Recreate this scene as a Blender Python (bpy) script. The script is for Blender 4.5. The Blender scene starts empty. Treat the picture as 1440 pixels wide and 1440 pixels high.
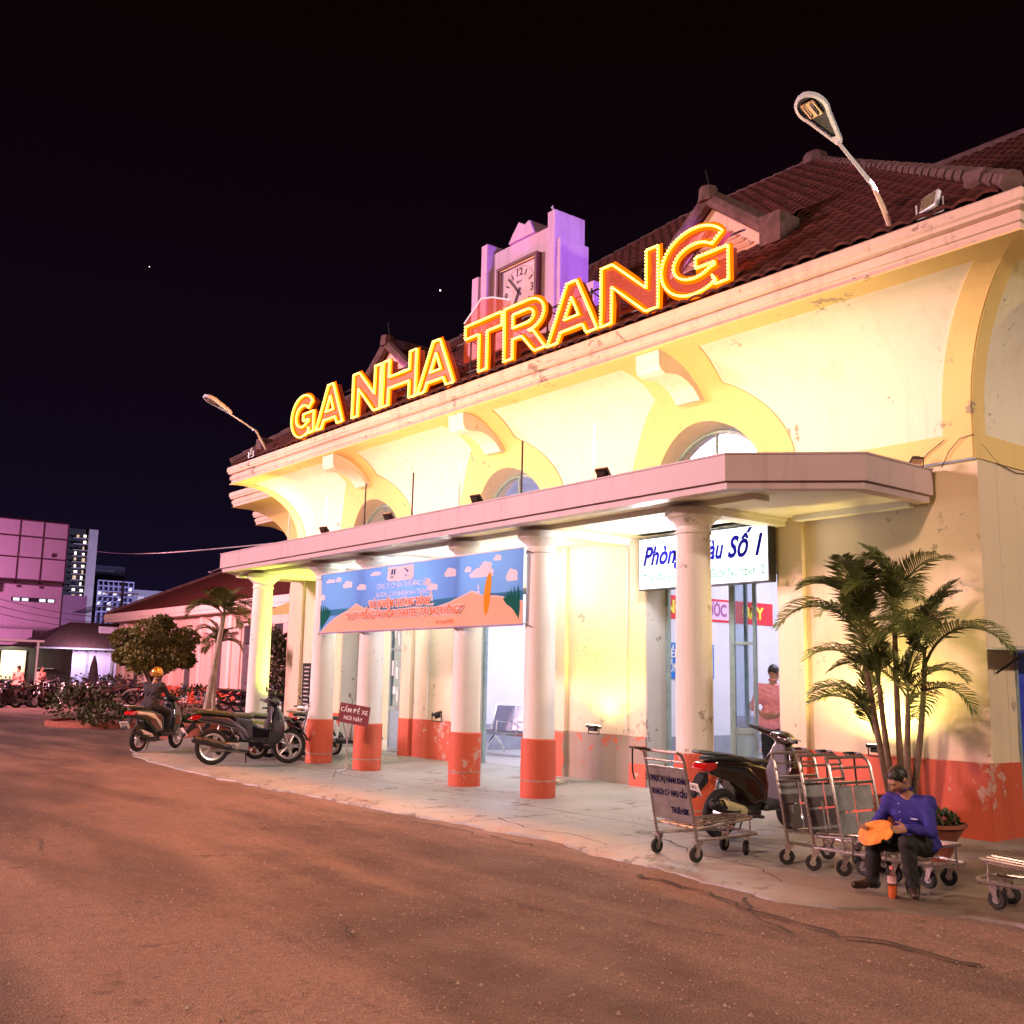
import bpy, bmesh, math, random
import numpy as np
from mathutils import Vector, Matrix, geometry
random.seed(7); np.random.seed(7)
S = bpy.context.scene
COL = S.collection
R = math.radians
PI = math.pi

# ------------------------------------------------------------------ camera
cd = bpy.data.cameras.new('camera'); cam = bpy.data.objects.new('camera', cd); COL.objects.link(cam)
cd.sensor_width = 36; cd.lens = 36.66; cd.clip_start = .05; cd.clip_end = 2000
def cam_basis(yaw, pitch, roll):
    fw = Vector((math.cos(pitch)*math.sin(yaw), math.cos(pitch)*math.cos(yaw), math.sin(pitch)))
    r = Vector((math.cos(yaw), -math.sin(yaw), 0)); u = r.cross(fw)
    return math.cos(roll)*r+math.sin(roll)*u, -math.sin(roll)*r+math.cos(roll)*u, fw
cr, cu, cf = cam_basis(R(-51.93), R(9.051), R(1.133))
cam.matrix_world = Matrix(((cr.x, cu.x, -cf.x, 0), (cr.y, cu.y, -cf.y, 0), (cr.z, cu.z, -cf.z, 1.55), (0, 0, 0, 1)))
S.camera = cam

# ------------------------------------------------------------------ world: night sky
W = bpy.data.worlds.new('World'); S.world = W; W.use_nodes = True
wn = W.node_tree.nodes; wl = W.node_tree.links; wn.clear()
wo = wn.new('ShaderNodeOutputWorld'); wb = wn.new('ShaderNodeBackground')
sk = wn.new('ShaderNodeTexSky'); sk.sky_type = 'NISHITA'; sk.sun_disc = False
sk.sun_elevation = R(-9); sk.sun_rotation = R(200)
mx = wn.new('ShaderNodeMixRGB'); mx.blend_type = 'ADD'; mx.inputs[0].default_value = 1
tc = wn.new('ShaderNodeTexCoord'); sx = wn.new('ShaderNodeSeparateXYZ'); rp = wn.new('ShaderNodeValToRGB')
wl.new(tc.outputs['Generated'], sx.inputs[0]); wl.new(sx.outputs['Z'], rp.inputs[0])
rp.color_ramp.elements[0].position = 0.0; rp.color_ramp.elements[0].color = (.0040, .0030, .0115, 1)
rp.color_ramp.elements[1].position = .55; rp.color_ramp.elements[1].color = (.0020, .0004, .0006, 1)
e = rp.color_ramp.elements.new(.2); e.color = (.0028, .0013, .0042, 1)
scl = wn.new('ShaderNodeMixRGB'); scl.blend_type = 'MULTIPLY'; scl.inputs[0].default_value = 1; scl.inputs[2].default_value = (.02, .02, .02, 1)
wl.new(sk.outputs[0], scl.inputs[1])
wl.new(scl.outputs[0], mx.inputs[1]); wl.new(rp.outputs[0], mx.inputs[2]); wl.new(mx.outputs[0], wb.inputs[0])
wb.inputs[1].default_value = 1.0
wl.new(wb.outputs[0], wo.inputs[0])

# ------------------------------------------------------------------ render look
S.view_settings.view_transform = 'Standard'; S.view_settings.look = 'None'
S.view_settings.exposure = .78; S.view_settings.gamma = 1
S.render.engine = 'CYCLES'
S.cycles.use_denoising = True; S.cycles.max_bounces = 6; S.cycles.diffuse_bounces = 3
S.cycles.glossy_bounces = 3; S.cycles.transparent_max_bounces = 12; S.cycles.transmission_bounces = 4
S.cycles.sample_clamp_indirect = 4; S.cycles.caustics_reflective = False; S.cycles.caustics_refractive = False

# ------------------------------------------------------------------ lamps
def look(o, d):
    o.rotation_euler = Vector(d).to_track_quat('-Z', 'Y').to_euler()
def area(name, loc, d, col, w, sx_, sy_=None, spread=180):
    l = bpy.data.lights.new(name, 'AREA'); l.color = col; l.energy = w; l.size = sx_
    if sy_: l.shape = 'RECTANGLE'; l.size_y = sy_
    l.spread = R(spread)
    o = bpy.data.objects.new(name, l); o.location = loc; look(o, d); COL.objects.link(o); return o
def spot(name, loc, d, col, w, ang=90, blend=.6, rad=.06):
    l = bpy.data.lights.new(name, 'SPOT'); l.color = col; l.energy = w; l.spot_size = R(ang); l.spot_blend = blend; l.shadow_soft_size = rad
    o = bpy.data.objects.new(name, l); o.location = loc; look(o, d); COL.objects.link(o); return o
# street light off to the left front and over the square (out of frame)
area('street_screen_light', (-33, -15, 11), (.42, .8, -.25), (1, .55, .62), 9300, 6, 4)
area('square_lamp_light', (-3, -9, 9), (-.35, .55, -.8), (1, .58, .42), 1650, .8)
area('side_street_lamp_light', (7, 11, 8), (-1, .05, -.22), (1, .76, .58), 700, .6)
spot('violet_flood_light', (-5.45, 9.25, 6.72), (-8.3, 1.6, 1.9), (.42, .16, 1), 2300, 23, .7)
spot('pink_flood_light', (-21.6, 9.2, 6.72), (8.0, 1.5, 1.7), (1, .12, .60), 2300, 26, .7)
area('building_flood_violet', (-86, 8, 4), (-.5, .8, .35), (1, .36, .72), 2500, 3)
area('wing_flood_pink', (-47, 8, 7), (-.1, 1, -.12), (1, .33, .40), 2700, 2)
# glow of the sign letters
for i, x in enumerate((-18.6, -15.8, -12.4, -9.2)):
    area('sign_letter_light', (x, 9.1, 6.95), (0, -1, -.55), (1, .24, .05), 215, 2.6, .6)
    area('sign_letter_back_light', (x, 9.78, 6.85), (0, 1, .12), (1, .20, .05), 8, 2.4, .5)
# floodlights on the canopy roof, aimed at the cove
for x in (-19.8, -16.15, -14.03, -11.69, -9.1, -6.9):
    spot('cove_flood_light', (x, 8.55, 4.12), (0, .95, 1.05), (1, .80, .48), 98 if x < -8 else 84, 150, .9, .08)
spot('side_wing_flood_light', (-21.2, 9.7, 4.1), (-.75, .6, 1.0), (1, .80, .30), 150, 130, .8, .08)
# ceiling lamps under the canopy
for x, c, w in ((-9.6, (.92, .93, 1), 66), (-12.0, (.97, .97, .95), 25), (-14.05, (.90, .96, .95), 48), (-16.2, (.92, 1, .78), 28)):
    l_ = bpy.data.lights.new('canopy_lamp_light', 'POINT'); l_.color = c; l_.energy = w*1.15; l_.shadow_soft_size = .14; o_ = bpy.data.objects.new('canopy_lamp_light', l_); o_.location = (x, 9.85, 3.30); COL.objects.link(o_)
spot('canopy_end_flood_light', (-18.6, 9.95, .6), (-1.2, -.9, 2.6), (.85, 1, .10), 420, 80, .8)
# wall washers
spot('wall_washer_light', (-11.32, 10.42, .93), (0, .22, 1), (1, .72, .06), 130, 140, .8, .05)
spot('palm_washer_light', (-6.75, 10.40, .92), (-.05, .22, 1), (1, .74, .20), 150, 165, .8, .05)
# ceiling tubes in the waiting rooms
for x, c, w in ((-9.0, (.82, .84, 1), 250), (-14.2, (.84, .84, 1), 300), (-19.2, (1, .93, .86), 260)):
    area('room_tube_light', (x, 15.4, 5.0), (0, 0, -1), c, w, 2.4, 4)

# ------------------------------------------------------------------ materials
def hsv(c): return (c[0], c[1], c[2], 1)
MATS = {}
def mat(name, col, rough=.6, metal=0., var=.0, vscale=6., col2=None, bump=0., bscale=40., emit=None, es=0., coat=0., spec=.5):
    if name in MATS: return MATS[name]
    m = bpy.data.materials.new(name); m.use_nodes = True
    n = m.node_tree.nodes; l = m.node_tree.links; b = n['Principled BSDF']
    b.inputs['Base Color'].default_value = hsv(col); b.inputs['Roughness'].default_value = rough
    b.inputs['Metallic'].default_value = metal; b.inputs['Specular IOR Level'].default_value = spec
    if coat: b.inputs['Coat Weight'].default_value = coat; b.inputs['Coat Roughness'].default_value = .08
    if emit: b.inputs['Emission Color'].default_value = hsv(emit); b.inputs['Emission Strength'].default_value = es
    t = n.new('ShaderNodeTexCoord')
    if var or col2:
        c2 = col2 or tuple(x*(1-var) for x in col)
        nz = n.new('ShaderNodeTexNoise'); nz.inputs['Scale'].default_value = vscale; nz.inputs['Detail'].default_value = 6; nz.inputs['Roughness'].default_value = .62
        l.new(t.outputs['Object'], nz.inputs['Vector'])
        r = n.new('ShaderNodeValToRGB'); r.color_ramp.elements[0].position = .36; r.color_ramp.elements[1].position = .66
        r.color_ramp.elements[0].color = hsv(c2); r.color_ramp.elements[1].color = hsv(col)
        l.new(nz.outputs['Fac'], r.inputs[0]); l.new(r.outputs[0], b.inputs['Base Color'])
        if rough > .25:
            mr = n.new('ShaderNodeMapRange'); mr.inputs['To Min'].default_value = min(1, rough+.12); mr.inputs['To Max'].default_value = max(.05, rough-.1)
            l.new(nz.outputs['Fac'], mr.inputs[0]); l.new(mr.outputs[0], b.inputs['Roughness'])
    if bump:
        nb = n.new('ShaderNodeTexNoise'); nb.inputs['Scale'].default_value = bscale; nb.inputs['Detail'].default_value = 5
        l.new(t.outputs['Object'], nb.inputs['Vector'])
        bp = n.new('ShaderNodeBump'); bp.inputs['Strength'].default_value = bump; bp.inputs['Distance'].default_value = .01
        l.new(nb.outputs['Fac'], bp.inputs['Height']); l.new(bp.outputs[0], b.inputs['Normal'])
    MATS[name] = m; return m
def old_paint(name, col, stain, chip, chip_amt=.70, rough=.75, streak=.5):
    """wall paint with soft mottling, rain streaks and small peeled flakes"""
    if name in MATS: return MATS[name]
    m = bpy.data.materials.new(name); m.use_nodes = True
    n = m.node_tree.nodes; l = m.node_tree.links; b = n['Principled BSDF']; b.inputs['Roughness'].default_value = rough
    t0_ = n.new('ShaderNodeTexCoord'); oi = n.new('ShaderNodeObjectInfo'); va = n.new('ShaderNodeVectorMath'); va.operation = 'MULTIPLY_ADD'
    l.new(oi.outputs['Location'], va.inputs[0]); va.inputs[1].default_value = (1.7, 1.3, .9); l.new(t0_.outputs['Object'], va.inputs[2])
    class T_: outputs = {'Object': va.outputs[0]}
    t = T_
    def noise(scale, detail=6, vec=None, rg=.6):
        z = n.new('ShaderNodeTexNoise'); z.inputs['Scale'].default_value = scale; z.inputs['Detail'].default_value = detail; z.inputs['Roughness'].default_value = rg
        l.new(vec or t.outputs['Object'], z.inputs['Vector']); return z.outputs['Fac']
    def ramp(f, a, c, ca=(0, 0, 0, 1), cc=(1, 1, 1, 1)):
        r = n.new('ShaderNodeValToRGB'); r.color_ramp.elements[0].position = a; r.color_ramp.elements[1].position = c
        r.color_ramp.elements[0].color = ca; r.color_ramp.elements[1].color = cc; l.new(f, r.inputs[0]); return r.outputs[0]
    def mix(f, a, c):
        x = n.new('ShaderNodeMixRGB'); l.new(f, x.inputs[0])
        for k, v in ((1, a), (2, c)):
            if isinstance(v, tuple): x.inputs[k].default_value = hsv(v)
            else: l.new(v, x.inputs[k])
        return x.outputs[0]
    mp = n.new('ShaderNodeMapping'); mp.inputs['Scale'].default_value = (3.2, 3.2, .22); l.new(t.outputs['Object'], mp.inputs['Vector'])
    c = mix(ramp(noise(1.1), .38, .72), tuple(v*.93 for v in col), col)
    st = n.new('ShaderNodeMath'); st.operation = 'MULTIPLY'; st.inputs[1].default_value = streak
    l.new(ramp(noise(1.6, 8, mp.outputs[0], .7), .52, .78), st.inputs[0])
    c = mix(st.outputs[0], c, stain)
    ch1 = noise(9, 10, None, .72); ch2 = noise(1.7, 3)
    mu = n.new('ShaderNodeMath'); mu.operation = 'ADD'; l.new(ch1, mu.inputs[0]); l.new(ch2, mu.inputs[1])
    hf = n.new('ShaderNodeMath'); hf.operation = 'MULTIPLY'; hf.inputs[1].default_value = .5; l.new(mu.outputs[0], hf.inputs[0])
    chip_f = ramp(hf.outputs[0], chip_amt-.13, chip_amt-.118)
    c = mix(chip_f, c, chip)
    l.new(c, b.inputs['Base Color'])
    bp = n.new('ShaderNodeBump'); bp.inputs['Strength'].default_value = .35; bp.inputs['Distance'].default_value = .012
    inv = n.new('ShaderNodeMath'); inv.operation = 'SUBTRACT'; l.new(noise(22, 8), inv.inputs[0]); l.new(chip_f, inv.inputs[1])
    l.new(inv.outputs[0], bp.inputs['Height']); l.new(bp.outputs[0], b.inputs['Normal'])
    MATS[name] = m; return m
def emis(name, col, s):
    if name in MATS: return MATS[name]
    m = bpy.data.materials.new(name); m.use_nodes = True; n = m.node_tree.nodes; l = m.node_tree.links; n.clear()
    o = n.new('ShaderNodeOutputMaterial'); e_ = n.new('ShaderNodeEmission'); e_.inputs[0].default_value = hsv(col); e_.inputs[1].default_value = s
    l.new(e_.outputs[0], o.inputs[0]); MATS[name] = m; return m
def glass(name, tint=(.9, .95, 1), refl=.12):
    if name in MATS: return MATS[name]
    m = bpy.data.materials.new(name); m.use_nodes = True; n = m.node_tree.nodes; l = m.node_tree.links; n.clear()
    o = n.new('ShaderNodeOutputMaterial'); a = n.new('ShaderNodeBsdfTransparent'); a.inputs[0].default_value = hsv(tint)
    g = n.new('ShaderNodeBsdfGlossy'); g.inputs['Roughness'].default_value = .05
    x = n.new('ShaderNodeMixShader'); x.inputs[0].default_value = refl
    l.new(a.outputs[0], x.inputs[1]); l.new(g.outputs[0], x.inputs[2]); l.new(x.outputs[0], o.inputs[0]); MATS[name] = m; return m

M_cream = old_paint('cream_paint', (.82, .75, .62), (.56, .46, .33), (.36, .29, .21), .742)
M_yellow = old_paint('yellow_paint', (.80, .60, .25), (.58, .42, .20), (.38, .30, .20), .742)
M_peach = old_paint('peach_paint', (.76, .62, .45), (.54, .42, .30), (.42, .36, .28), .735)
M_white = old_paint('white_column_paint', (.78, .75, .70), (.50, .44, .38), (.40, .34, .28), .745, .6, .6)
M_soffit = old_paint('soffit_paint', (.76, .74, .68), (.55, .50, .42), (.40, .36, .3), .77, .7, .3)
M_red = old_paint('red_plinth_paint', (.62, .105, .05), (.30, .05, .03), (.56, .34, .28), .715, .55, .75)
M_worn = old_paint('worn_plinth_plaster', (.36, .27, .22), (.22, .15, .12), (.60, .13, .07), .70, .8, .7)
M_scuff = old_paint('scuffed_jamb', (.55, .53, .50), (.35, .30, .28), (.25, .2, .2), .72, .7, .5)
M_corn = old_paint('cornice_paint', (.70, .52, .42), (.40, .26, .22), (.30, .2, .17), .73, .75, .9)
M_fascia = old_paint('fascia_paint', (.50, .38, .39), (.33, .24, .25), (.3, .2, .18), .80, .5, .8)
M_tower = old_paint('tower_paint', (.50, .38, .48), (.30, .22, .26), (.35, .28, .3), .78, .7, .9)
M_tile = mat('roof_tile_clay', (.115, .022, .014), .8, 0, .65, 9, bump=.4)
M_tile2 = mat('roof_tile_clay_dark', (.07, .018, .013), .85, 0, .6, 7, bump=.4)
M_mortar = mat('ridge_mortar', (.15, .085, .085), .85, 0, .5, 6, bump=.5)
M_metal = mat('brushed_steel', (.62, .60, .58), .32, .9, .25, 20)
M_chrome = mat('chrome', (.8, .8, .8), .14, 1.)
M_dkmetal = mat('dark_metal', (.05, .05, .055), .4, .6, .3, 20)
M_frame = mat('door_frame_paint', (.30, .40, .40), .45, .1, .25, 8)
M_blk = mat('black_plastic', (.015, .015, .016), .38, 0, .3, 30)
M_rub = mat('tyre_rubber', (.018, .017, .016), .8, 0, .3, 40, bump=.3)
M_glass = glass('window_glass')
M_room = mat('room_wall_paint', (.72, .70, .80), .7, 0, .08, 2)
M_roomfl = mat('room_floor_tile', (.55, .53, .50), .3, 0, .2, 4)
M_whiteplastic = mat('white_plastic', (.8, .8, .8), .4)

# ------------------------------------------------------------------ mesh helpers
class MB:
    def __init__(s, M=None): s.v = []; s.f = []; s.M = M
    def add(s, vs, fs, M=None):
        k = len(s.v); M = M or s.M
        s.v += [tuple(M @ Vector(p)) if M else tuple(p) for p in vs]
        s.f += [tuple(i+k for i in f) for f in fs]; return s
    def box(s, x0, x1, y0, y1, z0, z1, M=None):
        return s.add([(x, y, z) for x in (x0, x1) for y in (y0, y1) for z in (z0, z1)],
                     [(0, 1, 3, 2), (4, 6, 7, 5), (0, 4, 5, 1), (2, 3, 7, 6), (0, 2, 6, 4), (1, 5, 7, 3)], M)
    def prism(s, poly, a, b, ax='z', M=None):
        n = len(poly)
        P = {'z': lambda p, h: (p[0], p[1], h), 'y': lambda p, h: (p[0], h, p[1]), 'x': lambda p, h: (h, p[0], p[1])}[ax]
        tri = geometry.tessellate_polygon([[Vector((p[0], p[1], 0)) for p in poly]])
        vs = [P(p, a) for p in poly]+[P(p, b) for p in poly]
        fs = [tuple(t) for t in tri]+[tuple(n+i for i in reversed(t)) for t in tri]+[(i, (i+1) % n, n+(i+1) % n, n+i) for i in range(n)]
        return s.add(vs, fs, M)
    def tube(s, pts, r, n=8, closed=False, cap=True, M=None):
        pts = [Vector(p) for p in pts]; m = len(pts); rr = r if isinstance(r, (list, tuple)) else [r]*m
        vs = []; prev = None
        for i, p in enumerate(pts):
            if closed: d = pts[(i+1) % m]-pts[i-1]
            else: d = pts[min(i+1, m-1)]-pts[max(i-1, 0)]
            d.normalize()
            if prev is None: a = d.orthogonal().normalized()
            else:
                a = prev-d*prev.dot(d); a = a.normalized() if a.length > 1e-6 else d.orthogonal().normalized()
            prev = a; b = d.cross(a)
            for k in range(n):
                t = 2*PI*k/n; vs.append(tuple(p+(a*math.cos(t)+b*math.sin(t))*rr[i]))
        fs = []
        for i in range(m if closed else m-1):
            j = (i+1) % m
            for k in range(n): fs.append((i*n+k, i*n+(k+1) % n, j*n+(k+1) % n, j*n+k))
        if cap and not closed: fs += [tuple(reversed(range(n))), tuple((m-1)*n+k for k in range(n))]
        return s.add(vs, fs, M)
    def cyl(s, p0, p1, r, r1=None, n=12, M=None): return s.tube([p0, p1], [r, r if r1 is None else r1], n, M=M)
    def lathe(s, prof, c=(0, 0, 0), n=24, ax='z', M=None, cap=True):
        vs = []; m = len(prof)
        for r, h in prof:
            for k in range(n):
                t = 2*PI*k/n; a, b = r*math.cos(t), r*math.sin(t)
                p = {'z': (a, b, h), 'y': (a, h, b), 'x': (h, a, b)}[ax]; vs.append((p[0]+c[0], p[1]+c[1], p[2]+c[2]))
        fs = [(i*n+k, i*n+(k+1) % n, (i+1)*n+(k+1) % n, (i+1)*n+k) for i in range(m-1) for k in range(n)]
        if cap and prof[0][0] > 1e-4: fs.append(tuple(reversed(range(n))))
        if cap and prof[-1][0] > 1e-4: fs.append(tuple((m-1)*n+k for k in range(n)))
        return s.add(vs, fs, M)
    def each(s, name, m, parent=None, smooth=False, bevel=0):
        """every loose piece becomes an object of its own"""
        me = s.mesh(name, m, smooth); bm = bmesh.new(); bm.from_mesh(me); seen = set(); bm.verts.ensure_lookup_table(); groups = []
        for v in bm.verts:
            if v.index in seen: continue
            st_ = [v]; seen.add(v.index); g = []
            while st_:
                q = st_.pop(); g.append(q.index)
                for e_ in q.link_edges:
                    o = e_.other_vert(q)
                    if o.index not in seen: seen.add(o.index); st_.append(o)
            groups.append(sorted(g))
        fs = [[v.index for v in f.verts] for f in bm.faces]; co = [tuple(v.co) for v in bm.verts]; bm.free()
        for g in groups:
            ix = {a: i for i, a in enumerate(g)}; b = MB([][:0] or None); b.add([co[a] for a in g], [tuple(ix[a] for a in f) for f in fs if f[0] in ix]); b.build(name, m, parent, smooth, bevel)
    def mesh(s, name, m, smooth=False, angle=35):
        me = bpy.data.meshes.new(name); me.from_pydata(s.v, [], s.f)
        bm = bmesh.new(); bm.from_mesh(me); bmesh.ops.recalc_face_normals(bm, faces=bm.faces); bm.to_mesh(me); bm.free()
        if isinstance(m, (list, tuple)):
            for x in m: me.materials.append(x)
        elif m: me.materials.append(m)
        if smooth: me.shade_smooth(); me.set_sharp_from_angle(angle=R(angle))
        return me
    def build(s, name, m, parent=None, smooth=False, bevel=0, angle=35):
        o = link(name, s.mesh(name, m, smooth, angle), parent)
        if bevel:
            b = o.modifiers.new('bevel', 'BEVEL'); b.width = bevel; b.segments = 2; b.limit_method = 'ANGLE'; b.angle_limit = R(40)
        return o
def link(name, me, parent=None):
    o = bpy.data.objects.new(name, me); COL.objects.link(o)
    if parent is not None:
        o.parent = parent
        if parent.get('wb'): o.matrix_parent_inverse = Matrix.Translation(-parent.location)
    return o
def tag(o, label=None, cat=None, group=None, kind=None):
    if label: o['label'] = label
    if cat: o['category'] = cat
    if group: o['group'] = group
    if kind: o['kind'] = kind
    return o
def thing(name, loc, label, cat, group=None, rz=0, world=False):
    o = bpy.data.objects.new(name, None); COL.objects.link(o); o.location = loc; o.rotation_euler = (0, 0, rz); o.empty_display_size = .2
    if world: o['wb'] = 1
    return tag(o, label, cat, group)
def kids(o): return CH.get(o.name, [])
def copy_tree(o, loc=None, rz=None, label=None, group=None, parent=None, scale=None):
    c = o.copy(); COL.objects.link(c)
    if parent is not None: c.parent = parent
    if loc is not None: c.location = loc
    if rz is not None: c.rotation_euler = (0, 0, rz)
    if scale: c.scale = (scale,)*3
    if label: c['label'] = label
    if group: c['group'] = group
    for ch in list(o.children): copy_tree(ch, parent=c)
    return c
def text(s, size, m, parent, M, name='lettering', ext=.002, bold=0., shear=0., sx=1., align='LEFT', sp=1.):
    cu_ = bpy.data.curves.new(name, 'FONT'); cu_.body = s; cu_.size = size; cu_.extrude = ext; cu_.offset = bold; cu_.shear = shear
    cu_.align_x = align; cu_.space_character = sp; cu_.resolution_u = 3; cu_.align_y = 'CENTER'
    t = bpy.data.objects.new(name, cu_); COL.objects.link(t); bpy.context.view_layer.update()
    me = bpy.data.meshes.new_from_object(t.evaluated_get(bpy.context.evaluated_depsgraph_get()))
    COL.objects.unlink(t); bpy.data.objects.remove(t); bpy.data.curves.remove(cu_)
    me.transform(M @ Matrix.Diagonal((sx, 1, 1, 1))); me.materials.clear(); me.materials.append(m)
    return link(name, me, parent)
def frame_mat(o, xd, zd):
    """matrix whose local X runs along xd, local Y along zd (text up), origin o"""
    x = Vector(xd).normalized(); y = Vector(zd).normalized(); z = x.cross(y)
    return Matrix(((x.x, y.x, z.x, o[0]), (x.y, y.y, z.y, o[1]), (x.z, y.z, z.z, o[2]), (0, 0, 0, 1)))

# ---- signed-distance modelling (smooth organic shapes)
def smin(a, b, k): 
    h = np.clip(.5+.5*(b-a)/k, 0, 1); return b*(1-h)+a*h-k*h*(1-h)
def smax(a, b, k): return -smin(-a, -b, k)
def cone(P, a, b, ra, rb):
    a = np.array(a, float); b = np.array(b, float); ba = b-a; t = np.clip(((P-a)@ba)/max(ba@ba, 1e-9), 0, 1)
    return np.linalg.norm(P-a-t[:, None]*ba, axis=1)-(ra+(rb-ra)*t)
def ell(P, c, r):
    q = (P-np.array(c, float))/np.array(r, float); n = np.linalg.norm(q, axis=1)
    return (n-1)*min(r) if False else (n-1)*np.linalg.norm(P-np.array(c), axis=1)/np.maximum(n, 1e-6)
def rbox(P, c, h, r, Rm=None):
    q = P-np.array(c, float)
    if Rm is not None: q = q@np.array(Rm)
    q = np.abs(q)-(np.array(h, float)-r)
    return np.linalg.norm(np.maximum(q, 0), axis=1)+np.minimum(q.max(1), 0)-r
def poly2(X, Z, poly):
    p = np.array(poly, float); n = len(p); d = np.full(X.shape, 1e9); sgn = np.ones(X.shape)
    for i in range(n):
        a = p[i]; b = p[i-1]; e0 = b-a; wx = X-a[0]; wz = Z-a[1]
        t = np.clip((wx*e0[0]+wz*e0[1])/(e0@e0), 0, 1)
        d = np.minimum(d, (wx-e0[0]*t)**2+(wz-e0[1]*t)**2)
        c1 = Z >= a[1]; c2 = Z < b[1]; c3 = e0[0]*wz > e0[1]*wx
        fl = (c1 & c2 & c3) | (~c1 & ~c2 & ~c3); sgn = np.where(fl, -sgn, sgn)
    return sgn*np.sqrt(d)
def nets(f, lo, hi, h):
    lo = np.array(lo, float); n = np.ceil((np.array(hi)-lo)/h).astype(int)+2
    n = ((n+3)//4)*4
    ax = [lo[i]+h*np.arange(n[i]) for i in range(3)]
    # coarse pass
    cs = 4; nc = n//cs+1
    gc = np.stack(np.meshgrid(*[lo[i]+h*cs*(np.arange(nc[i])) for i in range(3)], indexing='ij'), -1).reshape(-1, 3)
    dc = f(gc).reshape(nc)
    near = np.abs(dc) < h*cs*1.9
    up = near[:-1, :-1, :-1].copy()
    for a in (0, 1):
        for b in (0, 1):
            for c in (0, 1): up |= near[a:nc[0]-1+a, b:nc[1]-1+b, c:nc[2]-1+c]
    mask = up.repeat(cs, 0).repeat(cs, 1).repeat(cs, 2)[:n[0], :n[1], :n[2]]
    D = dc[:-1, :-1, :-1].repeat(cs, 0).repeat(cs, 1).repeat(cs, 2)[:n[0], :n[1], :n[2]].copy()
    idx = np.argwhere(mask)
    D[mask] = f(lo+idx*h)
    neg = D < 0
    cnt = np.zeros(tuple(n-1)); acc = np.zeros(tuple(n-1)+(3,))
    c = [(i, j, k) for i in (0, 1) for j in (0, 1) for k in (0, 1)]
    def sub(A, o): return A[o[0]:n[0]-1+o[0], o[1]:n[1]-1+o[1], o[2]:n[2]-1+o[2]]
    for a in c:
        for b in c:
            if sum(b)-sum(a) == 1 and all(b[i] >= a[i] for i in range(3)):
                da, db = sub(D, a), sub(D, b); m = (da < 0) != (db < 0)
                t = np.where(m, da/np.where(m, da-db, 1), 0)
                cnt += m
                for i in range(3): acc[..., i] += m*(a[i]+(b[i]-a[i])*t)
    cell = cnt > 0; ids = -np.ones(cell.shape, int); ids[cell] = np.arange(cell.sum())
    base = np.argwhere(cell); V = lo+h*(base+acc[cell]/cnt[cell][:, None])
    F = []
    for axn in range(3):
        o = [0, 0, 0]; o[axn] = 1
        A = neg[1:-1, 1:-1, 1:-1]
        sl = [slice(1, n[i]-1) for i in range(3)]; sl2 = list(sl); sl2[axn] = slice(2, n[axn])
        B = neg[sl2[0], sl2[1], sl2[2]]
        q = np.argwhere(A != B)+1
        if not len(q): continue
        s0 = neg[q[:, 0], q[:, 1], q[:, 2]]
        u, w = (axn+1) % 3, (axn+2) % 3
        def g(du, dw):
            r_ = q.copy(); r_[:, u] -= du; r_[:, w] -= dw
            r_ = np.minimum(r_, n-2); return ids[r_[:, 0], r_[:, 1], r_[:, 2]]
        quad = np.stack([g(0, 0), g(1, 0), g(1, 1), g(0, 1)], 1)
        quad[~s0] = quad[~s0][:, ::-1]
        F.append(quad[(quad >= 0).all(1)])
    F = np.concatenate(F)
    return V, F
def sdf_mesh(name, f, lo, hi, h, m):
    V, F = nets(f, lo, hi, h)
    me = bpy.data.meshes.new(name); me.from_pydata(V.tolist(), [], F[:, ::-1].tolist()); me.shade_smooth()
    bm = bmesh.new(); bm.from_mesh(me); bmesh.ops.recalc_face_normals(bm, faces=bm.faces); bm.to_mesh(me); bm.free()
    me.shade_smooth()
    if m: me.materials.append(m)
    return me
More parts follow.
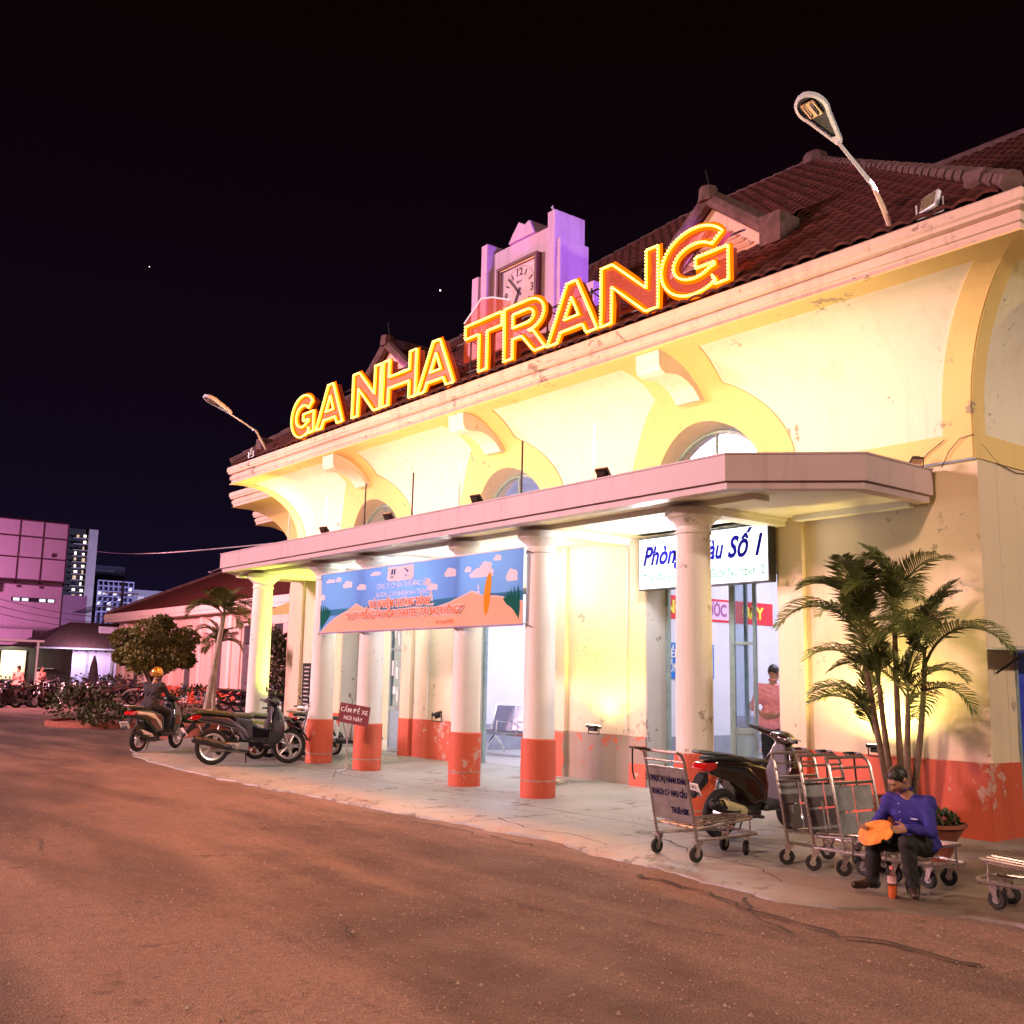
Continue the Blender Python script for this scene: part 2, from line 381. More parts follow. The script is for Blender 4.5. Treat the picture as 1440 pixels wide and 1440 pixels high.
# ================================================================== THE SETTING
def ground_mat(name, c_a, c_b, c_tar_shade, gravel, shade_tracks=True, lum=1.):
    m = bpy.data.materials.new(name); m.use_nodes = True; n = m.node_tree.nodes; l = m.node_tree.links; b = n['Principled BSDF']
    t = n.new('ShaderNodeTexCoord')
    def noise(scale, detail=6, rg=.6, vec=None):
        z = n.new('ShaderNodeTexNoise'); z.inputs['Scale'].default_value = scale; z.inputs['Detail'].default_value = detail; z.inputs['Roughness'].default_value = rg
        l.new(vec or t.outputs['Object'], z.inputs['Vector']); return z.outputs['Fac']
    def ramp(f, stops):
        r = n.new('ShaderNodeValToRGB'); r.color_ramp.elements[0].position = stops[0][0]; r.color_ramp.elements[0].color = hsv(stops[0][1])
        r.color_ramp.elements[1].position = stops[-1][0]; r.color_ramp.elements[1].color = hsv(stops[-1][1])
        for p, c in stops[1:-1]: e_ = r.color_ramp.elements.new(p); e_.color = hsv(c)
        l.new(f, r.inputs[0]); return r.outputs[0]
    def mix(f, a, c, bt='MIX'):
        x = n.new('ShaderNodeMixRGB'); x.blend_type = bt
        if isinstance(f, float): x.inputs[0].default_value = f
        else: l.new(f, x.inputs[0])
        for k, v in ((1, a), (2, c)):
            if isinstance(v, tuple): x.inputs[k].default_value = hsv(v)
            else: l.new(v, x.inputs[k])
        return x.outputs[0]
    W1, B0 = (1, 1, 1), (0, 0, 0)
    col = ramp(noise(.35, 7, .65), [(.3, c_a), (.7, c_b)])
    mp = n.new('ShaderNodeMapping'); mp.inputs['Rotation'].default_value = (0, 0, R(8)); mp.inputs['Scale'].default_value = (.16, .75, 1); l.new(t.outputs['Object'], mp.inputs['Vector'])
    if shade_tracks:
        col = mix(ramp(noise(.9, 5, .55, mp.outputs[0]), [(.47, B0), (.60, (.95, .95, .95))]), col, c_tar_shade)  # broad dark streaks: shadow bands and car treads put into the colour
    col = mix(ramp(noise(5, 9, .75), [(.56, B0), (.66, (.55, .55, .55))]), col, tuple(v*.45 for v in c_tar_shade))
    if shade_tracks:   # curved polished tyre paths and old oil patches
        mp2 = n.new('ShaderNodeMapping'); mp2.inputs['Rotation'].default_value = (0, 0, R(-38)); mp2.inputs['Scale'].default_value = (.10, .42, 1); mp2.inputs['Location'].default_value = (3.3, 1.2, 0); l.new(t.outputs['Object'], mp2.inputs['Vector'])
        col = mix(ramp(noise(1.15, 3, .5, mp2.outputs[0]), [(.50, B0), (.58, (.62, .62, .62)), (.66, (.1, .1, .1))]), col, tuple(v*.55 for v in c_tar_shade))
        col = mix(ramp(noise(1.9, 4, .55), [(.66, B0), (.72, (.75, .75, .75))]), col, tuple(v*.35 for v in c_tar_shade))
    # aggregate: many small stones of different tone
    v = n.new('ShaderNodeTexVoronoi'); v.inputs['Scale'].default_value = 62; l.new(t.outputs['Object'], v.inputs['Vector'])
    col = mix(.42, col, ramp(v.outputs['Color'], [(.25, (.4, .4, .4)), (.6, (1, 1, 1)), (.85, (1.7, 1.7, 1.7))]), 'MULTIPLY')
    v2 = n.new('ShaderNodeTexVoronoi'); v2.inputs['Scale'].default_value = 24; l.new(t.outputs['Object'], v2.inputs['Vector'])
    sp = n.new('ShaderNodeMath'); sp.operation = 'MULTIPLY'
    l.new(ramp(v2.outputs['Distance'], [(.12, W1), (.17, B0)]), sp.inputs[0]); l.new(ramp(v2.outputs['Color'], [(.66, B0), (.72, W1)]), sp.inputs[1])
    sp2 = n.new('ShaderNodeMath'); sp2.operation = 'MULTIPLY'; l.new(sp.outputs[0], sp2.inputs[0]); l.new(ramp(noise(.7, 3), [(.4, B0), (.65, W1)]), sp2.inputs[1])
    col = mix(sp2.outputs[0], col, gravel)
    l.new(col, b.inputs['Base Color'])
    l.new(ramp(noise(1.4, 6), [(.35, (.62,)*3), (.7, (.92,)*3)]), b.inputs['Roughness'])
    bp = n.new('ShaderNodeBump'); bp.inputs['Strength'].default_value = .8; bp.inputs['Distance'].default_value = .012
    ad = n.new('ShaderNodeMath'); ad.operation = 'MULTIPLY_ADD'; ad.inputs[1].default_value = 2.2
    l.new(noise(3.2, 9, .7), ad.inputs[0]); l.new(v.outputs['Distance'], ad.inputs[2]); l.new(ad.outputs[0], bp.inputs['Height']); l.new(bp.outputs[0], b.inputs['Normal'])
    return m
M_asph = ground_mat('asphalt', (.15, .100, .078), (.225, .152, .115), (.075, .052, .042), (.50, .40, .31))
M_conc = old_paint('apron_concrete', (.31, .315, .29), (.15, .145, .135), (.12, .11, .10), .70, .5, .7)
# asphalt square, one sheet to the horizon, a little uneven near the camera
mb = MB(); rng = np.random.RandomState(3)
xs = [-900, -300, -140]+list(np.arange(-90, 12, 1.5))+[60, 300, 900]; ys = [-900, -300, -60]+list(np.arange(-12, 40, 1.5))+[90, 300, 900]
for x in xs:
    for y in ys:
        near = -60 < x < 10 and -10 < y < 38
        mb.v.append((x, y, -.045+(.010*math.sin(x*.9+y*.4)*math.sin(y*1.3) if near else 0)))
ny = len(ys)
mb.f = [(i*ny+j, (i+1)*ny+j, (i+1)*ny+j+1, i*ny+j+1) for i in range(len(xs)-1) for j in range(ny-1)]
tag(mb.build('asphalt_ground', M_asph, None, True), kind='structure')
# concrete apron with a broken front edge, rising slightly to the doors
edge = [(-33, 13.0), (-27, 11.0), (-24.3, 9.0), (-22.1, 7.45), (-19.87, 6.82), (-17.28, 6.63), (-14.7, 6.55), (-12.96, 6.74), (-11.28, 6.74), (-9.81, 6.95), (-8.3, 6.92), (-7.11, 6.78), (-6.17, 6.70), (-5.73, 6.64), (-5.17, 6.58), (-4.74, 6.75), (-4.3, 7.05), (-3.7, 7.25), (-3.0, 7.3), (-1, 7.1), (3, 7.2), (8, 7.3)]
def edge_y(x):
    for (a, ya), (b, yb) in zip(edge, edge[1:]):
        if a <= x <= b: return ya+(yb-ya)*(x-a)/(b-a)
    return edge[0][1] if x < edge[0][0] else edge[-1][1]
def ap_z(x, y):
    k = min(1, max(0, (y-9.3)/1.3)); k = k*k*(3-2*k); w = min(1, max(0, (-7.2-x)/.9))
    return .09*k*w
mb = MB(); vx = np.arange(-33, 8, .1); rows = 26
rj = np.cumsum(rng.normal(0, .024, len(vx))); rj -= np.convolve(rj, np.ones(31)/31, 'same')
for i, x in enumerate(vx):
    ye = edge_y(x)+rj[i]+rng.normal(0, .006)
    mb.v.append((x, ye-.012, -.06)); mb.v.append((x, ye, -.016-.018*abs(math.sin(x*3.3)+.5*math.sin(x*11))))
    y1 = 14.2 if x > -22.2 else 12.5
    for j in range(1, rows): 
        y = ye+(y1-ye)*(j/(rows-1))**1.15; mb.v.append((x, y, ap_z(x, y)))
k = rows+1
mb.f = [(i*k+j, (i+1)*k+j, (i+1)*k+j+1, i*k+j+1) for i in range(len(vx)-1) for j in range(k-1)]
apron = tag(mb.build('concrete_apron', M_conc, None, True, angle=50), kind='structure')
# joints and cracks cut in the apron: dark filled strips a few mm above it
M_crack = mat('crack_dirt', (.045, .038, .034), .95)
mb = MB()
def crack(pts, w, jit=.03, seg=.12):
    out = []
    for (a, b) in zip(pts, pts[1:]):
        n_ = max(2, int(math.dist(a, b)/seg))
        for i in range(n_): t = i/n_; out.append((a[0]+(b[0]-a[0])*t+random.gauss(0, jit), a[1]+(b[1]-a[1])*t+random.gauss(0, jit)))
    out.append(pts[-1]); vs = []
    for i, p in enumerate(out):
        q = out[min(i+1, len(out)-1)]; o_ = out[max(i-1, 0)]; dx, dy = q[0]-o_[0], q[1]-o_[1]; L = math.hypot(dx, dy) or 1
        ww = w*random.uniform(.35, 1.2)*.5
        for s_ in (-1, 1):
            x, y = p[0]-dy/L*ww*s_, p[1]+dx/L*ww*s_; vs.append((x, y, ap_z(x, y)+.004 if y > edge_y(x) else -.033))
    mb.add(vs, [(2*i, 2*i+1, 2*i+3, 2*i+2) for i in range(len(out)-1)])
crack([(-20.5, 8.35), (-14.4, 8.35), (-8.8, 8.42), (-5.2, 8.3)], .018, .006, .3)
for x in (-18.4, -15.9, -13.7, -11.6, -9.5, -7.4): crack([(x, edge_y(x)+.05), (x+.05, 10.6)], .014, .006, .3)
crack([(-7.6, 7.9), (-6.6, 7.45), (-5.9, 7.35), (-5.4, 7.0)], .02, .02)
crack([(-9.6, 7.4), (-8.7, 7.15), (-8.1, 7.3), (-7.5, 7.1)], .018, .02)
tag(mb.build('apron_joint', M_crack, apron), kind='stuff')
mb = MB()
for p, w in (([(-6.4, 6.45), (-5.6, 6.35), (-5.0, 6.15), (-4.2, 6.05), (-3.3, 6.1)], .05), ([(-11, 6.5), (-9.4, 6.62), (-8, 6.6)], .03), ([(-5.3, 6.42), (-4.9, 6.0), (-4.4, 5.8)], .03)): crack(p, w, .03)
for _ in range(9):
    x = random.uniform(-14, -3); y = random.uniform(2.4, 6.2); a = random.uniform(-.4, .4); L = random.uniform(.15, .7)
    crack([(x, y), (x+L*.5, y+a*L*.5+random.gauss(0, .05)), (x+L, y+a*L)], random.uniform(.01, .028), .015, .05)
tag(mb.build('asphalt_crack', M_crack, bpy.data.objects['asphalt_ground']), kind='stuff')
# bright star low above the roof and a fainter one
for nm, lab, d, r in (('star', 'bright white star above the first letters of the roof sign', (-1035, 690, 477), 1.0), ('star', 'faint dim star high in the black sky over the left part of the square', (-1256, 402, 499), .45)):
    b = MB(); b.lathe([(0, -r), (r*.7, -r*.7), (r, 0), (r*.7, r*.7), (0, r)], (0, 0, 0), 8)
    o = b.build('star', emis('star_light', (.9, .9, 1), 4)); o.location = d; tag(o, lab, 'star')

# ================================================================== THE STATION BUILDING
XL, XR, YW = -21.5, -5.6, 10.7
DC = (-18.13, -13.75, -9.37)              # door axes
ctr = (-13.55, YW, 0)
st = thing('station_building', ctr, 'cream and yellow railway station hall with red plinth, arched windows and a wide curved eave', 'building', world=True)
Z0 = 4.0
# openings
HO = 1.155
piers = [(XL, DC[0]-HO), (DC[0]+HO, DC[1]-HO), (DC[1]+HO, DC[2]-HO), (DC[2]+HO, XR)]
for i, (a, b) in enumerate(piers):
    w = MB()
    pl = MB()
    pw = .33
    segs = [(a, a+pw, 0), (a+pw, b-pw, .07), (b-pw, b, 0)] if i < 3 else [(a, a+.37, 0), (a+.37, b, .07)]
    for j, (x0, x1, rec) in enumerate(segs):
        w.box(x0, x1, YW+rec, YW+.47, .77, Z0)
        pl.box(x0-(.012 if not rec and j == 0 else 0), x1+(.012 if not rec and j != 1 else 0), YW+rec-.018, YW+.47, -.05, .77)
    w.build('wall_pier', M_peach, st, bevel=.006)
    pl.build('plinth', M_worn if i == 2 else M_red, st, bevel=.008)
    if i == 2:
        b_ = MB(); b_.box(b-pw+.02, b+.016, YW-.024, YW-.019, .02, .40); b_.build('red_repainted_patch', M_red, st)
        b_ = MB(); b_.prism([(a-.014, .02), (a+.34, .02), (a+.30, .2), (a+.36, .34), (a+.30, .55), (a+.35, .74), (a-.014, .76)], YW-.024, YW-.0195, 'y'); b_.build('red_repainted_patch', M_red, st)
for c in DC:
    w = MB(); w.box(c-HO, c+HO, YW+.02, YW+.45, 3.02, Z0); w.build('lintel', M_peach, st)
    j = MB(); j.box(c-HO-.004, c-HO+.018, YW+.008, YW+.458, .02, 3.02); j.box(c+HO-.018, c+HO+.004, YW+.008, YW+.458, .02, 3.02); j.each('door_jamb', M_scuff, st)
# conduit and small fittings on the pier walls
f = MB(); f.tube([(-10.95, 10.74, .8), (-10.95, 10.74, 3.4)], .012, 6); f.tube([(-16.1, 10.74, .8), (-16.1, 10.74, 3.4)], .012, 6); f.each('conduit', M_white, st)

# ---- the curved eave (cove) with arched windows cut through it
prof = [(0, Z0+.1*i) for i in range(6)]
for i in range(1, 25):
    t = PI/2*i/24; prof.append((1.22-1.22*math.cos(t), 4.5+1.35*math.sin(t)))
ss = [0]
for (a, b) in zip(prof, prof[1:]): ss.append(ss[-1]+math.dist(a, b))
ss = np.array(ss); po = np.array([p[0] for p in prof]); pz = np.array([p[1] for p in prof]); SM = ss[-1]
fo = lambda s: float(np.interp(s, ss, po)); fz = lambda s: float(np.interp(s, ss, pz))
sz = lambda z: float(np.interp(z, pz, ss)); so = lambda o: float(np.interp(o, po, ss))
def fn(s):
    a, b = max(0, s-.03), min(SM, s+.03); do, dz = fo(b)-fo(a), fz(b)-fz(a); L = math.hypot(do, dz); return dz/L, -do/L   # (outward, up)
def inpoly(px, py, poly):
    p = np.array(poly); q = np.roll(p, -1, 0); r = np.zeros(len(px), bool)
    for (x0, y0), (x1, y1) in zip(p, q):
        if y0 == y1: continue
        r ^= ((y0 > py) != (y1 > py)) & (px < (x1-x0)*(py-y0)/(y1-y0)+x0)
    return r
def cove_face(uL, uR, holes, panels, pos, parent, capL=True, capR=True, du=.42):
    """u along the wall, s up the curve; band = raised yellow plaster, panels = recessed cream fields"""
    eL = lambda s: uL-(fo(s) if capL else 0); eR = lambda s: uR+(fo(s) if capR else 0)
    V = []; E = []
    def loop(pts, dens=.07, seg=True):
        out = []
        for a, b in zip(pts, pts[1:]+pts[:1]):
            n_ = max(1, int(math.dist(a, b)/dens))
            for i in range(n_): out.append((a[0]+(b[0]-a[0])*i/n_, a[1]+(b[1]-a[1])*i/n_))
        k = len(V); V.extend(out); E.extend([(k+i, k+(i+1) % len(out)) for i in range(len(out))]); return out
    S_ = list(np.linspace(0, SM, 34))
    outer = [(eL(s), s) for s in reversed(S_)]+[(u, 0) for u in np.arange(uL+.4, uR-.2, .4)]+[(eR(s), s) for s in S_]+[(u, SM) for u in np.arange(eR(SM)-.4, eL(SM)+.2, -.4)]
    k = len(V); V.extend(outer); E.extend([(k+i, k+(i+1) % len(outer)) for i in range(len(outer))])
    hl = [loop(h, .05) for h in holes]; pl_ = [loop(p, .06) for p in panels]
    for s in np.linspace(.06, SM-.03, 34):
        for u in np.arange(eL(s)+.13, eR(s)-.1, du): V.append((u+.02*math.sin(40*s), s))
    r = geometry.delaunay_2d_cdt([Vector(v) for v in V], E, [], 0, 1e-5)
    vo = np.array([tuple(v) for v in r[0]]); F = np.array([f for f in r[2] if len(f) == 3])
    cen = vo[F].mean(1); cx, cy = cen[:, 0], cen[:, 1]
    ino = inpoly(cx, cy, outer); ih = np.zeros(len(F), bool); ip = np.zeros(len(F), bool)
    for h in hl: ih |= inpoly(cx, cy, h)
    for p in pl_: ip |= inpoly(cx, cy, p)
    for nm, sel, off, m in (('cove_band', ino & ~ih & ~ip, .018, M_yellow), ('cove_panel', ino & ip & ~ih, 0, M_cream)):
        Fs = F[sel]; used = np.unique(Fs); mp_ = {int(a): i for i, a in enumerate(used)}
        vs = []; 
        def P3(u, s, of):
            n_ = fn(s); return pos(u, fo(s)+n_[0]*of, fz(s)+n_[1]*of)
        vs = [P3(vo[a][0], vo[a][1], off) for a in used]
        fs = [tuple(mp_[int(a)] for a in f) for f in Fs]
        if off:   # skirt
            cnt = {}
            for f in fs:
                for a, b in zip(f, f[1:]+f[:1]): cnt.setdefault(frozenset((a, b)), []).append((a, b))
            low = {}
            for e_ in cnt.values():
                if len(e_) == 1:
                    a, b = e_[0]
                    for q in (a, b):
                        if q not in low: low[q] = len(vs); v_ = vo[used[q]]; vs.append(P3(v_[0], v_[1], -.004))
                    fs.append((b, a, low[a], low[b]))
        me = bpy.data.meshes.new(nm); me.from_pydata(vs, [], fs); me.materials.append(m); me.shade_smooth(); me.set_sharp_from_angle(angle=R(40)); link(nm, me, parent)
ZC, RI, RO, NK = 4.08, .99, 1.50, .60
def arc(c, r, a0, a1, n=26): return [(c+r*math.cos(a0+(a1-a0)*i/n), sz(ZC+r*math.sin(a0+(a1-a0)*i/n))) for i in range(n+1)]
holes = []; panels = []
ZB = 4.29; sB = sz(ZB); sT = so(.93)
aB_i = math.asin((Z0-ZC)/RI)
for c in DC:
    h = [(c+RI*math.cos(t), sz(max(Z0+.002, ZC+RI*math.sin(t)))) for t in np.linspace(0, PI, 40)]
    holes.append([(c+RI, sz(Z0+.002))]+h+[(c-RI, sz(Z0+.002))])
def ang(z, r): return math.asin((z-ZC)/r)
aN = math.acos(NK/RO)
def neck(x0, x1, n=10):  # slight flare from ring to cornice band
    s0 = sz(ZC+RO*math.sin(aN)); return [(x0+(x1-x0)*(i/n)**1.6, s0+(sT-s0)*i/n) for i in range(1, n+1)]
for i in range(4):
    P_ = []
    if i > 0: c = DC[i-1]; P_ += [(c+RO*math.cos(t), sz(ZC+RO*math.sin(t))) for t in np.linspace(aN, ang(ZB, RO), 14)]     # down the right side of ring
    else: P_ += [(XL+.33-fo(s), s) for s in np.linspace(sT, sB, 16)]
    if i < 3: c = DC[i]; P_ += [(c-RO*math.cos(t), sz(ZC+RO*math.sin(t))) for t in np.linspace(ang(ZB, RO), aN, 14)]+neck(c-NK, c-NK-.10)
    else: P_ += [(XR-.33+fo(s), s) for s in np.linspace(sB, sT, 16)]
    if i > 0: c = DC[i-1]; P_ += list(reversed(neck(c+NK, c+NK+.10)))
    panels.append(P_)
cove_face(XL, XR, holes, panels, lambda u, o, z: (u, YW-o, z), st)
# right-hand side face of the cove (runs back from the corner)
pan = [(YW+.25-fo(s), s) for s in np.linspace(sT, sB, 16)]+[(17.0, sB), (17.0, sT)]
cove_face(YW, 18.5, [], [pan], lambda u, o, z: (XR+o, u, z), st, True, False)
w = MB(); w.box(XR-.46, XR, YW+.47, 11.34, .77, Z0); w.box(XR-.46, XR, 11.34, 12.5, 2.0, Z0); w.box(XR-.46, XR, 12.5, 18.5, .77, Z0); w.each('side_wall', M_peach, st)
w = MB(); w.box(XR-.46, XR+.018, YW-.017, 11.34, -.05, .77); w.box(XR-.46, XR+.018, 12.5, 18.5, -.05, .77); w.each('plinth', M_red, st)
w = MB(); w.box(XL, XL+.3, YW+.47, 24, -.05, Z0+2); w.box(XL, XR, 23.6, 24, 0, 6.2); w.box(XR-.46, XR, 18.5, 24, -.05, 6.2); w.each('rear_wall', M_peach, st)
# window reveals, frames and panes
for k, c in enumerate(DC):
    rv = MB(); n_ = 40; vs = []
    for i in range(n_+1):
        t = PI*i/n_; x, z = c+RI*math.cos(t), max(Z0, ZC+RI*math.sin(t)); o = fo(sz(z)); vs += [(x, YW-o-.02, z), (x, YW+.46, z)]
    rv.add(vs, [(2*i, 2*i+1, 2*i+3, 2*i+2) for i in range(n_)]); rv.build('window_reveal', M_peach, st, True)
    fr = MB()
    ringp = lambda r, y: [(c+r*math.cos(PI*i/24), y, ZC-.06+r*math.sin(PI*i/24)) for i in range(25)]
    for r, w_ in ((.955, .035), (.55, .022)): 
        P_ = [(c+r*math.cos(PI*i/28), YW+.22, ZC-.06+r*math.sin(PI*i/28)) for i in range(29)]; fr.tube(P_, w_, 6)
    for a in (PI/2, PI/5.2, PI*4.2/5.2): fr.tube([(c+.0*math.cos(a), YW+.22, ZC-.06), (c+.94*math.cos(a), YW+.22, ZC-.06+.94*math.sin(a))], .02, 6)
    fo_ = fr.build('arched_window', M_frame, st)
    for ra, rb in ((0, .55), (.55, .95)):
        for a0, a1 in ((0, PI/5.2), (PI/5.2, PI/2), (PI/2, PI*4.2/5.2), (PI*4.2/5.2, PI)):
            g = MB(); A = np.linspace(a0, a1, 8); g.add([(c+ra*math.cos(t), YW+.225, ZC-.06+ra*math.sin(t)) for t in A]+[(c+rb*math.cos(t), YW+.225, ZC-.06+rb*math.sin(t)) for t in A], [(i, i+1, 9+i, 8+i) for i in range(7)])
            p_ = g.build('pane', M_glass, fo_)
            p_.matrix_parent_inverse = Matrix.Identity(4)
# scrolled brackets under the cornice, above each window
for c in DC:
    b = MB(); P_ = []
    lo_, hi_ = sz(5.30), so(1.15)
    cov = [(YW-fo(s), fz(s)) for s in np.linspace(lo_, hi_, 16)]
    front = [(YW-1.14, 5.62), (YW-1.10, 5.56), (YW-1.02, 5.53), (YW-.92, 5.54), (YW-.80, 5.555), (YW-.70, 5.54), (YW-.60, 5.50), (YW-.50, 5.44), (YW-.42, 5.36), (YW-.37, 5.29)]
    poly = cov+[(YW-1.15, 5.85)]+front
    b.prism([(p[0], p[1]) for p in poly], c-.21, c+.21, 'x'); b.build('bracket', M_cream, st, bevel=.012)
# cornice, mitred round the corners
def sweep(pr, name, m, xl, xr, yf, yb, parent, side=(1, 1)):
    mb = MB(); n = len(pr)
    path = lambda o: ([(xl-o, yb), (xl-o, yf-o)] if side[0] else [(xl, yf-o)])+([(xr+o, yf-o), (xr+o, yb)] if side[1] else [(xr, yf-o)])
    for o, z in pr:
        for p in path(o): mb.v.append((p[0], p[1], z))
    k = len(path(0))
    mb.f = [(i*k+j, i*k+j+1, ((i+1) % n)*k+j+1, ((i+1) % n)*k+j) for i in range(n) for j in range(k-1)]+[tuple(i*k for i in range(n)), tuple(i*k+k-1 for i in reversed(range(n)))]
    return mb.build(name, m, parent)
corn = [(1.00, 5.87), (1.19, 5.862), (1.19, 5.93), (1.215, 5.94), (1.225, 6.02), (1.185, 6.035), (1.185, 6.055), (1.25, 6.075), (1.25, 6.11), (1.275, 6.13), (1.275, 6.225), (1.245, 6.25), (.85, 6.28), (.85, 5.9)]
sweep(corn, 'cornice', M_corn, XL, XR, YW, 23.5, st)
# main hipped roof: underlay, tiles, ridge and hip caps
ex0, ex1, ey0, ey1, ez, sl = XL-1.18, XR+1.15, 9.50, 24.1, 6.27, .78
rz = ez+sl*(16.8-ey0)-.12; rx0, rx1 = ex0+7.3, ex1-7.3
m_ = MB(); m_.add([(ex0, ey0, ez), (ex1, ey0, ez), (ex1, ey1, ez), (ex0, ey1, ez), (rx0, 16.8, rz), (rx1, 16.8, rz)], [(0, 1, 5, 4), (1, 2, 5), (2, 3, 4, 5), (3, 0, 4), (0, 3, 2, 1)])
roof = m_.build('roof', M_tile2, st)
tw, tl = .235, .30
def tile_mesh():
    b = MB(); n = 6; vs = []
    for y, lift in ((0, .045), (tl*1.12, .02)):
        for i in range(n+1):
            t = i/n; vs.append(((t-.5)*tw*1.04, y, lift+.038*math.sin(PI*t)))
    vs += [((i/n-.5)*tw*1.04, 0, .012+.038*math.sin(PI*i/n)) for i in range(n+1)]
    b.add(vs, [(i, i+1, n+2+i, n+1+i) for i in range(n)]+[(2*n+2+i, 2*n+3+i, i+1, i) for i in range(n)]); return b.mesh('roof_tile', M_tile)
tmesh = tile_mesh(); al = math.atan(sl); cands = []
for r_ in range(int(9.3/tl)):
    d_ = r_*tl; y = ey0+d_*math.cos(al); z = ez+d_*math.sin(al)
    if y > 16.7: break
    inset = y-ey0
    for q in range(int((ex1-ex0-2*inset)/tw)):
        x = ex0+inset+tw*(q+.5)+(r_ % 2)*.0
        if any(abs(x-c) < 1.25 and y < 12.2 and y > 10.95 and abs(x-c) < (12.4-y)*.9+.3 for c in (DC[0], DC[2])): continue
        if abs(x-DC[1]) < 1.2 and 10.6 < y < 11.5: continue
        cands.append((x**2+y**2+z**2, x, y, z))
# nearest tiles within view first
vis = sorted([c for c in cands if c[1] < -4.95])[:300]; near = set(vis)
rotm = Matrix.Rotation(al, 4, 'X')
for _, x, y, z in vis:
    o = link('roof_tile', tmesh, roof); o.location = (x, y, z+random.uniform(-.006, .006)); o.rotation_euler = (al, 0, random.uniform(-.04, .04))
b = MB()
tv = [v.co.copy() for v in tmesh.vertices]; tf = [tuple(p.vertices) for p in tmesh.polygons]
for c in cands:
    if c in near: continue
    M_ = Matrix.Translation((c[1], c[2], c[3]+random.uniform(-.006, .006))) @ Matrix.Rotation(random.uniform(-.04, .04), 4, 'Z') @ rotm
    b.add([M_ @ v for v in tv], tf)
tag(b.build('roof_tiles', M_tile, st), kind='stuff')
cp = MB()
for a_, b_ in (((ex1, ey0+.0, ez+.08), (rx1, 16.8, rz+.1)), ((ex0, ey0, ez+.08), (rx0, 16.8, rz+.1)), ((rx0, 16.8, rz+.1), (rx1, 16.8, rz+.1))):
    A, B = Vector(a_), Vector(b_); n_ = int((B-A).length/.33)
    for i in range(n_):
        p, q = A.lerp(B, i/n_), A.lerp(B, (i+.97)/n_); cp.tube([p, q], [.115, .095], 8)
tag(cp.build('ridge_cap', M_mortar, st), kind='stuff')
w = MB(); w.box(ex1-.70, ex1-.45, ey0+.40, ey0+.66, ez+.2, ez+.56); w.box(ex0+.45, ex0+.75, ey0+.35, ey0+.68, ez+.2, ez+.62)
w.lathe([(.28, rz), (.25, rz+.22), (.1, rz+.32), (0, rz+.34)], (rx1, 16.8, 0), 10); w.each('hip_block', M_mortar, st, bevel=.02)
# gabled dormers
for c in (DC[0], DC[2]):
    ya, az, hw, bz = 10.98, 8.34, 1.16, 7.42
    d = MB(); yb = ey0+(az-ez)/sl
    d.add([(c, ya-.12, az), (c, yb, az), (c+hw, ya-.12, bz), (c+hw, ya+.08, bz), (c-hw, ya-.12, bz), (c-hw, ya+.08, bz)], [(0, 1, 3, 2), (0, 4, 5, 1)])
    dm = d.build('dormer_roof', M_tile, st)
    t_ = MB()
    for s_ in (-1, 1):
        for i in range(6):
            for j in range(6):
                u0, u1 = i/6, (i+1)/6
                yy = lambda u, v: (ya-.12)+v*((yb-ya+.12)*(1-u)+.2*u)
                p = [(c+s_*hw*u, yy(u, v), az+(bz-az)*u+.02) for u, v in ((u0, j/6), (u1, j/6), (u1, (j+1)/6-.01), (u0, (j+1)/6-.01))]
                t_.add([(a, b2, c2+(.03 if q in (1, 2) else 0)) for q, (a, b2, c2) in enumerate(p)], [(0, 1, 2, 3)])
    tag(t_.build('dormer_tiles', M_tile, st), kind='stuff')
    g = MB(); g.add([(c, ya+.06, az-.12), (c+hw-.15, ya+.06, bz+.02), (c-hw+.15, ya+.06, bz+.02)], [(0, 1, 2)]); g.build('gable_wall', M_corn, st)
    for s_ in (-1, 1):
        r_ = MB(); r_.tube([(c, ya-.16, az+.05), (c+s_*(hw+.05), ya-.16, bz+.03)], .105, 8); r_.build('rake_cap', M_mortar, st)
        r_ = MB(); r_.prism([(c, az-.06), (c+s_*hw, bz-.06), (c+s_*(hw-.22), bz-.06), (c, az-.26)], ya-.08, ya+.0, 'y'); r_.build('barge_board', M_corn, st)
    r_ = MB(); r_.tube([(c, ya-.2, az+.07), (c, yb, az+.07)], .12, 8); r_.box(c+hw-.18, c+hw+.16, ya-.3, ya+.12, bz-.12, bz+.3); r_.lathe([(.15, az-.02), (.13, az+.2), (0, az+.25)], (c, ya-.18, 0), 8); r_.each('dormer_ridge', M_mortar, st)
    lr = MB(); lr.tube([(c-.03, ya-.1, az+.2), (c-.12, ya-.1, az+.55)], .012, 5); lr.build('finial_rod', M_dkmetal, st)
    for i in range(8):
        z = bz+.08+i*.095; hw_ = (az-.3-z)/(az-bz)*hw
        l_ = MB(); l_.box(-hw_, hw_, -.03, .03, -.006, .006, Matrix.Translation((c, ya+.02, z)) @ Matrix.Rotation(-.7, 4, 'X')); l_.build('louvre_slat', M_corn, st)
